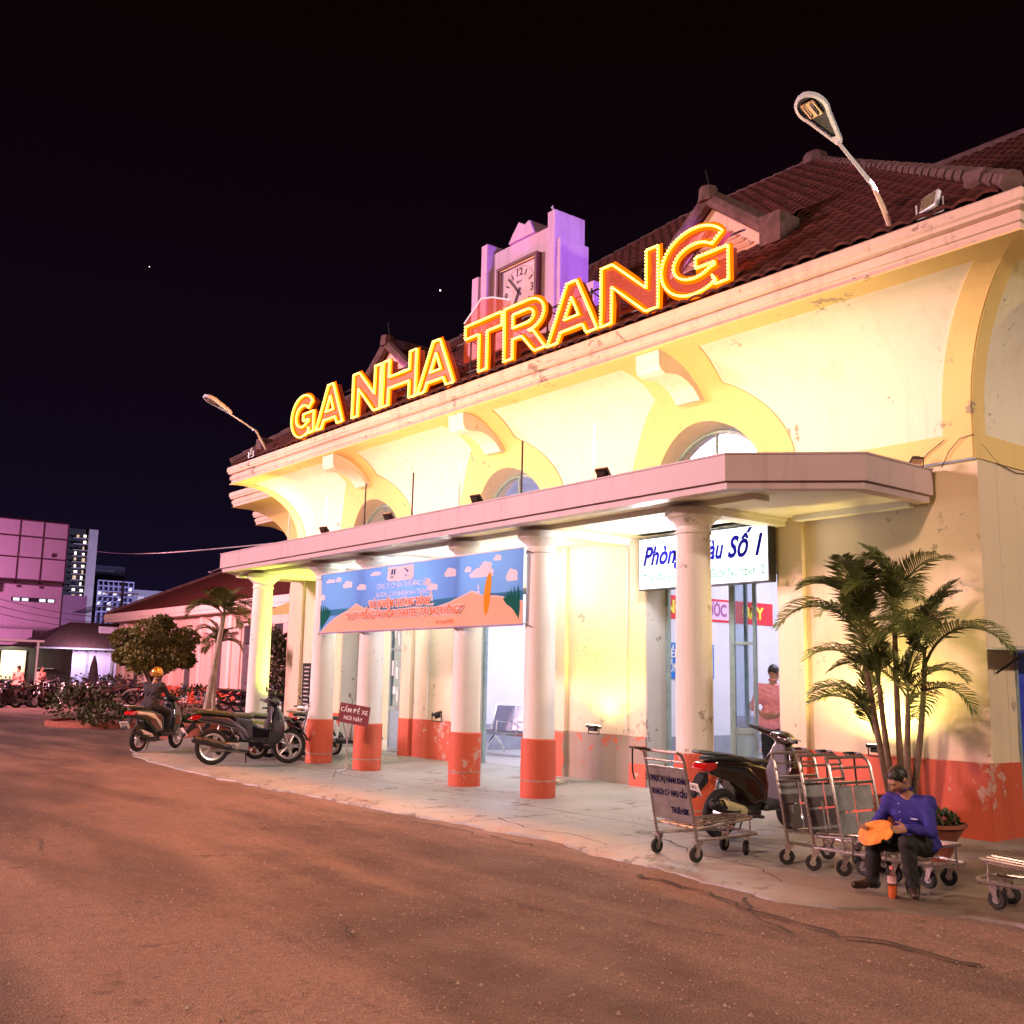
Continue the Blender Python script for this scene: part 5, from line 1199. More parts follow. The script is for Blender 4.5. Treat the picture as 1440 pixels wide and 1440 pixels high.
    if k not in SC: b = MB(); b.prism([(-.92, .68), (-.98, .66), (-1.12, .46), (-1.10, .44), (-.90, .60)], -.05, .05, 'y'); SC[k] = b.mesh('rear_fender', P_blk_)
    put(SC[k], P_blk_, 'rear_fender')
    PM = Matrix.Translation((-1.085, 0, .525)) @ Matrix.Rotation(R(-32), 4, 'Y')
    if 'plate' not in SC: b = MB(); b.box(-.004, .004, -.098, .098, -.075, .075); SC['plate'] = b.mesh('number_plate', P_plate)
    pl_ = put(SC['plate'], P_plate, 'number_plate', M_=PM)
    if plate_txt:
        for s_, z in ((plate_txt[0], .034), (plate_txt[1], -.034)):
            text(s_, .062, P_ink, pl_, frame_mat((-.0065, 0, z), (0, -1, 0), (0, 0, 1)), 'plate_text', ext=.0004, align='CENTER', bold=.0008)
    k = 'rack'
    if k not in SC: b = MB(); b.tube([(-.70, .11, .86), (-.98, .09, .885), (-1.06, .045, .89), (-1.06, -.045, .89), (-.98, -.09, .885), (-.70, -.11, .86)], .014, 7); SC[k] = b.mesh('grab_rail', P_alu, True)
    put(SC[k], P_alu if not (paint is P_brown) else P_blk_, 'grab_rail')
    put(sc_mesh('engine|s', lambda P: smin(rbox(P, (-.42, .03, .28), (.24, .09, .075), .03), rbox(P, (-.14, 0, .27), (.09, .09, .085), .03), .05)+.004*np.sin(P[:, 0]*180), (-.72, -.14, .15), (.02, .16, .40), .014), P_alu if underbone else P_dk_, 'engine')
    put(sc_mesh('muffler|s', lambda P: smin(cone(P, (-.40, -.165, .27), (-.95, -.185, .40), .050, .058), cone(P, (-.05, -.10, .20), (-.40, -.15, .25), .018, .022), .02), (-1.05, -.27, .14), (.02, -.05, .50), .013), P_blk_, 'muffler')
    put(sc_mesh('heat_shield|s', lambda P: smax(cone(P, (-.50, -.172, .30), (-.82, -.185, .38), .062, .066), -(cone(P, (-.40, -.165, .27), (-.95, -.185, .40), .056, .062)), .006), (-.95, -.28, .2), (-.4, -.08, .5), .010), muffler, 'heat_shield')
    k = 'shock'
    if k not in SC:
        b = MB(); b.tube([(-.60, .13, .30), (-.50, .13, .62)], .012, 8)
        for i in range(9): t = .25+i*.07; b.lathe([(.018, -.006), (.030, 0), (.018, .006)], (0, 0, 0), 10, 'z', Matrix.Translation((-.60+.1*t, .13, .30+.32*t)))
        SC[k] = b.mesh('rear_shock', P_alu)
    put(SC[k], P_alu, 'rear_shock')
    k = 'kick'
    if k not in SC: b = MB(); b.tube([(-.05, .14, .24), (-.02, .22, .02), (.02, .25, .0)], .010, 6); SC[k] = b.mesh('kickstand', P_blk_)
    put(SC[k], P_blk_, 'kickstand')
    return root
P_blk_ = mat('moped_plastic', (.018, .018, .023), .42, 0, .35, 25); P_dk_ = mat('engine_case', (.06, .058, .055), .45, .7, .4, 15)
def heading(a, b): return math.atan2(b[1]-a[1], b[0]-a[0])
h1 = R(91)
big = scooter((-7.22, 8.98, 0), h1, 'bronze brown scooter seen from behind, beside the rightmost column and the luggage trolleys', P_brown, P_black, muffler=P_cream, lean=5, steer=-14, mirrors=False, plate_txt=('79-X1', '139.24'), scale=.98)
grp = 'scooters parked on the apron'
blk = scooter((-17.22, 7.88, 0), R(80), 'black motorbike with silver wheels and olive seat standing side-on at the apron edge', P_black, mat('scooter_grey_violet', (.10, .085, .13), .25, .4, coat=.5), underbone=True, seat=P_olive, lean=-5, steer=-8, muffler=P_dk_, group=grp, plate_txt=None, scale=1.05)
scooter((-17.95, 8.95, 0), R(68), 'white and green scooter behind the black motorbike, its front by the second column', P_white, mat('scooter_lime', (.35, .50, .12), .25, coat=.5), lean=5, steer=18, group=grp, plate_txt=None)
scooter((-18.95, 8.75, 0), R(66), 'black scooter with mirrors up, beside the leftmost column', P_black, P_redp, lean=5, steer=-15, group=grp, plate_txt=None)
scooter((-17.9, 9.95, .03), R(64), 'white scooter half hidden behind the second column and the maroon board', P_white, P_black, lean=5, steer=14, group=grp, plate_txt=None)
scooter((-18.25, 9.35, 0), R(74), 'black scooter wedged in the middle of the group between the first two columns', P_black, P_black, lean=6, steer=25, group=grp, plate_txt=None)
rid = scooter((-21.05, 7.62, 0), heading((-20.59, 7.01), (-21.42, 8.16)), 'dark green scooter ridden by the man in the golden helmet', P_green, P_white, lean=0, steer=4, plate_txt=('79-Z1', '077'), muffler=P_rimw, scale=1.0)
# distant motorbikes reuse the same parts
def bg_scooters():
    spots = []
    for i in range(14): spots.append((-49.2-i*.55*.9+random.uniform(-.1, .1), 10.2+i*.62, R(100)+random.gauss(0, .12)))
    for i in range(10): spots.append((-46.6-i*.25+random.uniform(-.1, .1), 10.4+i*.60, R(-70)+random.gauss(0, .2)))
    for i in range(13): spots.append((-71-random.uniform(0, 1.2), 17+i*.72, R(160)+random.gauss(0, .15)))
    for i in range(9): spots.append((-60-i*.3, 20.2+i*.85, R(200)+random.gauss(0, .2)))
    near_ = [(-40.6, 18.6, R(75)), (-39.3, 18.4, R(70)), (-37.9, 18.7, R(80)), (-42.5, 18.8, R(85)), (-36.0, 17.8, R(75))]
    kinds = [blk, big, rid]
    kn = {0: 'black', 1: 'brown', 2: 'dark green'}
    for i, (x, y, a) in enumerate(spots):
        k = random.choice((0, 0, 1, 2)); row = 0 if i < 14 else 1 if i < 24 else 2 if i < 37 else 3
        place = ('back row of the left bike park', 'front row of the left bike park', 'row before the lilac shed wall', 'row along the far pink wing')[row]
        c = copy_tree(kinds[k], (x, y, -.045), None, kn[k]+' motorbike in the '+place, kn[k]+' bikes, '+('back row', 'front row', 'shed row', 'wing row')[row])
        c.rotation_euler = (R(random.uniform(2, 9)), 0, a)
    for (x, y, a), lb in zip(near_, ('black motorbike against the pink wing, right of the palms', 'second black motorbike by the pink wing, one place right', 'third dark motorbike by the pink wing, near the leftmost column', 'dark motorbike by the pink wing, just left of the slim palm', 'dark motorbike by the wing, partly behind the leftmost column')):
        c = copy_tree(blk, (x, y, -.045), None, lb, 'bikes beside the pink wing'); c.rotation_euler = (R(6), 0, a)
bg_scooters()

# ================================================================== LUGGAGE TROLLEYS
M_tub = mat('trolley_tube', (.55, .48, .46), .28, .85, .35, 30); M_plate_ = mat('trolley_sign_plate', (.23, .21, .20), .5, .3, .35, 8); M_lett = mat('trolley_lettering', (.012, .008, .04), .9, spec=0.)
def trolley(loc, rz, label, plate='sign', group='luggage trolleys by the wall', s=.92, upright=True):
    t_ = thing('luggage_trolley', loc, label, 'luggage trolley', group, rz); t_.scale = (s,)*3
    # x forward (platform), handle end at x = 0
    if upright:
        for y in (-.30, .30):
            b = MB(); b.tube([(0, y, .17), (-.06, y, .50), (-.15, y, .93), (-.18, y*.97, .99), (-.21, y*.90, 1.01)], .015, 8); b.build('upright', M_tub, t_, True)
        b = MB(); b.tube([(-.21, -.27, 1.01), (-.21, .27, 1.01)], .015, 8); b.build('handle_bar', M_tub, t_, True)
        b = MB(); b.tube([(-.21, -.28, 1.01), (-.27, -.31, 1.03), (-.34, -.30, 1.035), (-.35, -.19, 1.035), (-.28, -.14, 1.03), (-.21, -.14, 1.01)] if False else [(-.21, .28, 1.01), (-.27, .31, 1.03), (-.34, .30, 1.035), (-.35, .19, 1.035), (-.28, .14, 1.03), (-.21, .14, 1.01)], .014, 8); b.build('grip_loop', M_blk, t_, True)
        b = MB(); b.tube([(-.15, -.29, .92), (-.15, .29, .92)], .011, 8); b.build('cross_bar', M_tub, t_, True)
        b = MB(); b.tube([(-.32, .29, 1.02), (-.31, .30, .80), (-.29, .29, .72)], .009, 6); b.build('brake_lever', M_blk, t_, True)
        if plate == 'sign':
            PM = Matrix.Translation((-.082, 0, .60)) @ Matrix.Rotation(R(-11), 4, 'Y') @ Matrix.Diagonal((1, .91, 1.08, 1))
            b = MB(); b.box(-.004, .004, -.315, .315, -.235, .235, PM); b.build('sign_plate', M_plate_, t_)
            b = MB(); b.box(-.010, .010, -.32, .32, .232, .250, PM); b.build('plate_edge', M_tub, t_)
            for s_, z, sz_, yy in (('XE PHỤC VỤ HÀNH KHÁCH', .13, .072, .0), ('KHÁCH CÓ NHU CẦU', .01, .072, .0), ('THUÊ:+50K', -.14, .072, -.14)):
                text(s_, sz_, M_lett, t_, PM @ frame_mat((-.0065, yy, z), (0, -1, 0), (0, 0, 1)), 'lettering', ext=.0006, align='CENTER', bold=.0032, sx=.80)
        else:
            for y in (-.14, .14):
                for z in (.42, .66):
                    b = MB(); b.box(-.005, .005, y-.13, y+.13, z-.11, z+.11, Matrix.Translation((-.01, 0, 0)) @ Matrix.Rotation(R(-9), 4, 'Y')); b.build('grey_panel', plate, t_, bevel=.003)
            b = MB(); b.box(-.15, -.11, -.29, .29, .775, .80); b.build('panel_top', M_tub, t_)
    for z, x1 in ((.20, .86),):
        b = MB(); b.tube([(0, -.30, z), (.55, -.25, z+.0), (x1, -.18, z), (x1+.03, -.12, z), (x1+.03, .12, z), (x1, .18, z), (.55, .25, z), (0, .30, z)], .015, 8); b.build('base_frame', M_tub, t_, True)
    b = MB(); b.tube([(0, -.29, .30), (.5, -.24, .33), (.80, -.18, .35), (.86, -.12, .355), (.86, .12, .355), (.80, .18, .35), (.5, .24, .33), (0, .29, .30)], .013, 8); b.build('platform_rail', M_tub, t_, True)
    for y in (-.13, 0, .13): b = MB(); b.tube([(.0, y, .30), (.85, y*.8, .355)], .011, 7); b.build('slat', M_tub, t_, True)
    for x in (.03, .45):
        b = MB(); b.tube([(x, -.31, .30), (x, .31, .30)], .011, 7); b.build('cross_bar', M_tub, t_, True)
    for x, y in ((.78, -.18), (.78, .18), (.4, -.28), (.4, .28)): b = MB(); b.tube([(x, y, .2), (x, y, .345)], .010, 6); b.build('strut', M_tub, t_, True)
    for x, y in ((.02, -.30), (.02, .30), (.76, -.15), (.76, .15)):
        a = random.uniform(-.7, .7); CM = Matrix.Translation((x, y, 0)) @ Matrix.Rotation(a, 4, 'Z')
        b = MB(); b.lathe([(.028, -.018), (.062, -.020), (.072, -.012), (.072, .012), (.062, .020), (.028, .018)], (-.03, 0, .072), 18, 'y', CM, False); w = b.build('caster_wheel', M_rub, t_, True)
        b = MB(); b.lathe([(0, -.021), (.030, -.021), (.030, .021), (0, .021)], (-.03, 0, .072), 12, 'y', CM); b.build('hub', P_alu, w, True)
        b = MB(); b.prism([(-.05, .06), (-.02, .06), (.022, .17), (-.035, .17)], .024, .030, 'y', CM); b.prism([(-.05, .06), (-.02, .06), (.022, .17), (-.035, .17)], -.030, -.024, 'y', CM); b.box(-.04, .03, -.03, .03, .165, .19, CM); tag(b.build('caster_fork', M_tub, t_), kind='stuff')
    return t_
trolley((-6.66, 7.16, 0), R(82), 'luggage trolley with a lettered grey plate, standing apart left of the bronze scooter', 'sign')
M_bag = mat('grey_canvas_panel', (.34, .33, .34), .75, 0, .4, 6)
for (x, y), lb in zip(((-5.88, 8.02), (-5.57, 7.97), (-5.28, 7.98)), ('first of three nested trolleys, its grey panels next to the bronze scooter', 'middle one of three nested trolleys with grey panels', 'rightmost of three nested trolleys, its platform under the seated man')):
    trolley((x, y, 0), R(-3), lb, M_bag)
trolley((-3.28, 7.75, 0), R(188), 'luggage trolley cut by the right edge of the picture', 'none', upright=False)
# ================================================================== POTTED THINGS
M_terra = mat('terracotta', (.30, .085, .05), .8, 0, .4, 8, bump=.3); M_soil = mat('soil', (.05, .035, .025), .95, 0, .5, 20, bump=.6)
M_leaf = mat('palm_leaf', (.13, .16, .035), .4, 0, .5, 4, (.06, .085, .02)); M_leafd = mat('dark_leaf', (.045, .07, .018), .5, 0, .6, 6); M_trunk = mat('palm_trunk', (.20, .13, .085), .8, 0, .5, 9, bump=.4); M_trunkp = mat('pale_palm_trunk', (.42, .34, .28), .8, 0, .4, 7, bump=.4)
def frond(L, leaf, a0, a1, n_, seed, m, curl=0., wid=.030):
    rg = random.Random(seed); b = MB(); pts = []; x = z = 0; N = 22; ang_ = a0
    for i in range(N+1):
        pts.append((x, curl*math.sin(PI*i/N)*.15*L, z)); t = i/N; a = a0+(a1-a0)*t**1.3; x += L/N*math.cos(a); z += L/N*math.sin(a)
    b.tube(pts, [.014*(1-.85*i/N)+.002 for i in range(N+1)], 5)
    for i in range(n_):
        t = .16+.84*(i+.5)/n_; f = t*N; k = min(N-1, int(f)); p = Vector(pts[k]).lerp(Vector(pts[k+1]), f-k); d = (Vector(pts[k+1])-Vector(pts[k])).normalized(); up = Vector((-d.z, 0, d.x))
        ll = leaf*(math.sin(PI*min(1, .16+t*.80))**.7)*rg.uniform(.85, 1.1)
        for s_ in (-1, 1):
            sd = Vector((0, s_, 0)); fw = .45+.75*t
            d0 = (sd+d*fw+up*rg.uniform(.25, .5)).normalized(); d1 = (sd+d*(fw+.25)-Vector((0, 0, 1))*rg.uniform(.3, .8)).normalized(); w = wid*.5*rg.uniform(.8, 1.1)
            q = p+d0*ll*.55; e_ = q+d1*ll*.45; wv = d*w
            b.add([p-wv*.5, p+wv*.5, q+wv, q-wv, e_], [(0, 1, 2, 3), (3, 2, 4)])
    return b.mesh('frond', m, True, 60)
def palm_crown(t_, top, meshes, angs, s=1.):
    for (az_, tilt), me in zip(angs, meshes):
        o = link('frond', me, t_); o.location = Vector(top)-t_.location; o.rotation_euler = (random.uniform(-.25, .25), tilt, az_); o.scale = (s,)*3
FR = [frond(1.05, .36, 1.3, -.8, 34, 1, M_leaf, .3, .030), frond(1.08, .36, 1.0, -1.0, 36, 2, M_leaf, -.3, .030), frond(.98, .34, 1.45, .4, 32, 3, M_leaf, 0, .030), frond(.95, .34, .7, -1.2, 32, 4, M_leaf, .4, .030), frond(.92, .33, 1.35, -.2, 30, 5, M_leaf, -.4, .030)]
# areca palm by the right wall
ap_ = thing('areca_palm', (-6.22, 10.05, 0), 'tall potted areca palm with many arching fronds against the lit right wall', 'palm')
b = MB(); b.lathe([(.20, 0), (.26, .12), (.30, .34), (.33, .36), (.33, .41), (.28, .41), (.27, .36), (0, .36)], (0, 0, 0), 28); b.build('pot', M_terra, ap_, True)
trunks = [((-.10, -.02, .36), (-.22, -.08, 1.1), (-.34, -.1, 2.15)), ((.02, .02, .36), (-.02, .0, 1.2), (.02, -.02, 2.28)), ((.10, -.04, .36), (.14, -.08, .9), (.20, -.12, 1.45)), ((-.16, .06, .36), (-.24, .1, .8), (-.32, .06, 1.12)), ((.06, .1, .36), (.2, .12, 1.0), (.30, .06, 1.85)), ((-.04, -.06, .36), (-.1, -.1, 1.0), (-.14, -.1, 1.55))]
def trunk(t_, pts, r0, r1, m, rings=True):
    P_ = []; rr = []
    for i in range(17):
        t = i/16; a, b_, c = (Vector(p) for p in pts); q = a*(1-t)**2+b_*2*t*(1-t)+c*t*t
        P_.append(q); rr.append((r0+(r1-r0)*t)*(1.0+(.10 if i % 2 else 0)))
    b = MB(); b.tube(P_, rr, 9); b.build('trunk', m, t_, True)
rng2 = random.Random(11)
for i, tr in enumerate(trunks):
    trunk(ap_, tr, .036, .024, M_trunk); top = Vector(tr[2]); n_ = (8, 8, 5, 3, 7, 4)[i]
    for k in range(n_):
        az_ = 2*PI*(k/n_)+i*.7+rng2.uniform(-.25, .25)
        if math.sin(az_) > .35: az_ = -az_*.9 if rng2.random() < .75 else az_
        o = link('frond', FR[(k*2+i) % 5], ap_); o.location = top+Vector((0, 0, rng2.uniform(-.12, .06))); o.rotation_euler = (rng2.uniform(-.3, .3), rng2.uniform(-.45, .12), az_); o.scale = (rng2.uniform(.78, .98),)*3
    o = link('frond', FR[2], ap_); o.location = top; o.rotation_euler = (0, -.15, rng2.uniform(-.6, .6)+PI*(i % 2)); o.scale = (.9,)*3
for tp_, az_, sc_, fi in (((-.34, -.1, 2.05), PI+.1, 1.15, 1), ((.30, .06, 1.78), -.15, 1.1, 1), ((-.34, -.1, 2.2), PI-.2, .95, 4), ((.2, -.12, 1.4), -.1, .9, 3), ((-.32, .06, 1.1), PI-.1, .85, 0)):
    o = link('frond', FR[fi], ap_); o.location = tp_; o.rotation_euler = (0, .05, az_); o.scale = (sc_,)*3
# bowl-shaped pot with a low plant, behind the seated man
t_ = thing('potted_plant', (-5.30, 9.10, 0), 'flared terracotta bowl with low green plant before the red plinth', 'plant pot')
t_.scale = (.74,)*3
b = MB(); b.lathe([(.15, 0), (.17, .06), (.24, .24), (.34, .40), (.37, .41), (.37, .45), (.32, .45), (.28, .38), (0, .37)], (0, 0, 0), 28); b.build('pot', M_terra, t_, True)
b = MB(); b.lathe([(0, .37), (.28, .385)], (0, 0, 0), 20); b.build('soil', M_soil, t_)
def leafclump(n_, rx, ry, rz_, ls, m, parent, c=(0, 0, 0), seed=1, nm='foliage', shell=.55, up=0.):
    rg = np.random.RandomState(seed); b = MB()
    for _ in range(n_):
        v = rg.normal(size=3); v /= np.linalg.norm(v); r_ = (shell+(1-shell)*rg.rand())**(1/1.5); lump = 1+.16*math.sin(v[0]*5+seed)*math.sin(v[1]*6+v[2]*4)
        p = Vector((v[0]*rx*r_*lump+c[0], v[1]*ry*r_*lump+c[1], v[2]*rz_*r_*lump+c[2])); 
        d = Vector(v+rg.normal(size=3)*.7+np.array([0, 0, up])).normalized(); s_ = d.orthogonal().normalized(); s_.rotate(Matrix.Rotation(rg.rand()*6.28, 3, d)); L = ls*rg.uniform(.6, 1.25); w = L*.26
        nrm = d.cross(s_)*L*.10
        b.add([p, p+d*L*.5+s_*w-nrm, p+d*L, p+d*L*.5-s_*w-nrm], [(0, 1, 2), (0, 2, 3)])
    return tag(b.build(nm, m, parent, False), kind='stuff')
leafclump(420, .30, .28, .10, .085, M_leafd, t_, (0, 0, .47), 5, up=.7)
t_2 = tag(link('plastic_bag', sdf_mesh('plastic_bag', lambda P: ell(P, (0, 0, .09), (.09, .07, .10))+.012*np.sin(P[:, 0]*45+P[:, 2]*30)*np.sin(P[:, 1]*50), (-.14, -.12, -.03), (.14, .12, .24), .011, M_whiteplastic)), 'white plastic bag resting on the terracotta bowl', 'plastic bag'); t_2.location = (-5.46, 8.98, .31); t_2.scale = (.8,)*3

# round planter with two palms
M_palm2 = mat('palm_leaf_olive', (.12, .13, .03), .45, 0, .4, 4)
def planter_palm():
    t_ = thing('planter', (-25.15, 10.3, -.045), 'round terracotta planter at the far end of the apron', 'planter')
    b = MB(); b.lathe([(1.06, 0), (1.08, .30), (1.12, .33), (1.12, .40), (1.02, .40), (1.0, .33), (0, .34)], (0, 0, 0), 36); b.build('kerb', M_terra, t_, True); b = MB(); b.lathe([(0, .36), (.6, .37), (1.01, .345)], (0, 0, 0), 24); b.build('soil', M_soil, t_)
    leafclump(900, .8, .8, .10, .12, M_leafd, t_, (0, 0, .42), 9, 'ground_cover', up=.8)
    FL = [frond(1.2, .50, 1.1, -.9, 46, 21, M_palm2, .3, .036), frond(1.15, .48, .7, -1.3, 46, 22, M_palm2, -.3, .036), frond(1.0, .46, 1.4, .2, 40, 23, M_palm2, 0, .036)]
    for (bx, by), mid, top, n_, s_, lb in (((-25.1, 10.2), (.15, .1, 1.2), (.95, -.05, 2.62), 10, 1., 'taller pale-trunked palm leaning right in the round planter'), ((-25.15, 10.45), (-.05, 0, 1.1), (-.12, .05, 1.95), 8, .78, 'shorter slim palm left of the leaning palm in the planter')):
        p_ = thing('palm_tree', (bx, by, .30), lb, 'palm tree', 'palms in the round planter')
        trunk(p_, ((0, 0, 0), mid, top), .085 if s_ == 1 else .05, .05 if s_ == 1 else .035, M_trunkp)
        for k in range(n_):
            o = link('frond', FL[k % 3], p_); o.location = top; o.rotation_euler = (random.uniform(-.25, .25), random.uniform(-.3, .35), 2*PI*k/n_+random.uniform(-.3, .3)); o.scale = (s_*random.uniform(.75, .95),)*3
planter_palm()
# round bushy tree
t_ = thing('tree', (-31.1, 10.95, .05), 'round dense dark green tree behind the scooter rider', 'tree')
b = MB(); b.tube([(0, 0, 0), (.03, .02, .5), (.0, 0, .95), (-.05, .05, 1.35)], [.11, .085, .075, .06], 8); b.build('trunk', M_trunk, t_, True)
for k in range(7):
    a = k*.9; b = MB(); b.tube([(0, 0, .8+.05*k), (.35*math.cos(a), .35*math.sin(a), 1.35+.08*k), (.7*math.cos(a), .7*math.sin(a), 1.8+.1*k)], [.045, .03, .012], 6); b.build('limb', M_trunk, t_, True)
M_crown = mat('tree_leaves', (.26, .23, .06), .5, 0, .65, 3.2, (.07, .075, .02))
for k, (cx_, cy_, cz_, r_) in enumerate(((0, 0, 2.15, .78), (.5, .3, 2.0, .52), (-.5, -.25, 2.05, .52), (.2, -.5, 1.95, .52), (.2, .6, 2.05, .52), (-.3, .35, 2.62, .50), (.35, -.3, 2.60, .48), (-.75, .6, 1.75, .34), (.7, -.6, 1.72, .34), (.0, .2, 2.92, .26), (.6, .75, 2.45, .36), (-.5, -.75, 2.42, .34), (.3, .88, 1.85, .26), (-.1, -.85, 1.9, .24))):
    leafclump(1000, r_, r_, r_*.82, .115, M_crown, t_, (cx_, cy_, cz_), 30+k, 'crown')
M_shrub = mat('shrub_leaves', (.075, .08, .022), .55, 0, .6, 3, (.02, .03, .01))
for (x, y, z, rx, lb, sd) in ((-33.4, 9.6, .55, 1.0, 'low dark shrub left of the round tree', 1), (-31.8, 12.6, .6, .95, 'dark shrub under the right side of the round tree', 2), (-30.2, 9.4, .35, .7, 'small shrub at the kerb in front of the round tree', 3)):
    s_ = thing('shrub', (x, y, -.045), lb, 'shrub', 'shrubs round the bushy tree'); leafclump(900, rx, rx, z, .13, M_shrub, s_, (0, 0, z), 50+sd, up=.3)
    b = MB(); b.tube([(0, 0, 0), (.02, 0, z)], .03, 6); b.build('stem', M_trunk, s_)
t_ = thing('flower_bed', (-31.6, 10.9, -.045), 'low kerbed bed under the round tree', 'flower bed')
b = MB(); b.lathe([(2.2, 0), (2.2, .16), (2.08, .16), (2.08, .1), (0, .12)], (0, 0, 0), 32, M=Matrix.Diagonal((1, 1.2, 1, 1))); b.build('kerb', M_terra, t_, True)
t_ = thing('creeper', (-41.8, 20.0, -.045), 'dark climbing plant on the wing wall beside the leftmost column', 'climbing plant'); leafclump(2600, .85, .5, 1.75, .20, M_shrub, t_, (0, 0, 1.75), 70); b = MB(); b.tube([(0, 0, 0), (.1, 0, 1.6), (0, 0, 3.2)], .05, 6); b.build('stem', M_trunk, t_)

# ================================================================== PEOPLE
def rotframe(fwd, up):
    f = np.array(fwd, float); f /= np.linalg.norm(f); u = np.array(up, float); u -= f*(u@f); u /= np.linalg.norm(u); l = np.cross(u, f); return np.stack([f, l, u], 1)  # columns fwd,left,up
def head_sdf(P, c, F, s=1.):
    Q = (P-np.array(c))@F/s
    d = ell(Q, (-.010, 0, .025), (.092, .074, .095))
    d = smin(d, ell(Q, (.030, 0, -.050), (.058, .052, .062)), .045)             # jaw
    d = smin(d, cone(Q, (.078, 0, .018), (.102, 0, -.020), .010, .015), .016)       # nose
    d = smin(d, cone(Q, (.078, .028, .032), (.078, -.028, .032), .013, .013), .02)   # brow
    d = smin(d, cone(Q, (.080, .018, -.052), (.080, -.018, -.052), .009, .009), .010) # lips
    d = smax(d, -(cone(Q, (.098, .018, -.049), (.098, -.018, -.049), .0055, .0055)-.002), .006)
    for s_ in (-1, 1):
        d = smax(d, -ell(Q, (.094, s_*.030, .012), (.016, .016, .011)), .012)       # eye socket
        d = smin(d, ell(Q, (-.010, s_*.078, .0), (.020, .010, .030)), .012)        # ear
        d = smin(d, ell(Q, (.055, s_*.040, -.012), (.026, .022, .026)), .03)       # cheek
    return d*s
def hand_sdf(P, w, d, n, curl=.6, s=1., side=1):
    """w wrist, d hand direction, n palm normal; five fingers, each bent twice"""
    d = np.array(d, float); d /= np.linalg.norm(d); n = np.array(n, float); n -= d*(n@d); n /= np.linalg.norm(n); t = np.cross(n, d)*side
    w = np.array(w, float); r_ = smin(cone(P, w, w+d*.04*s, .026*s, .028*s), rbox(P, w+d*.055*s, (.045*s, .040*s, .015*s), .014*s, np.stack([d, t, n], 1)), .02)
    for k, L in enumerate((.070, .080, .074, .058)):
        a = w+d*.092*s+t*((k-1.5)*.0205*s); d1 = d*math.cos(curl)+n*math.sin(curl); b_ = a+d1*L*.52*s; d2 = d*math.cos(curl*2.1)+n*math.sin(curl*2.1); c = b_+d2*L*.48*s
        r_ = smin(r_, np.minimum(cone(P, a, b_, .0098*s, .0090*s), cone(P, b_, c, .0090*s, .0078*s)), .006)
    a = w+d*.022*s-t*.034*s; b_ = a+(d*.7-t*.62+n*.35)*.040*s; c = b_+(d*.95-t*.1+n*.3)*.032*s
    return smin(r_, np.minimum(cone(P, a, b_, .0135*s, .0115*s), cone(P, b_, c, .0110*s, .0092*s)), .010)
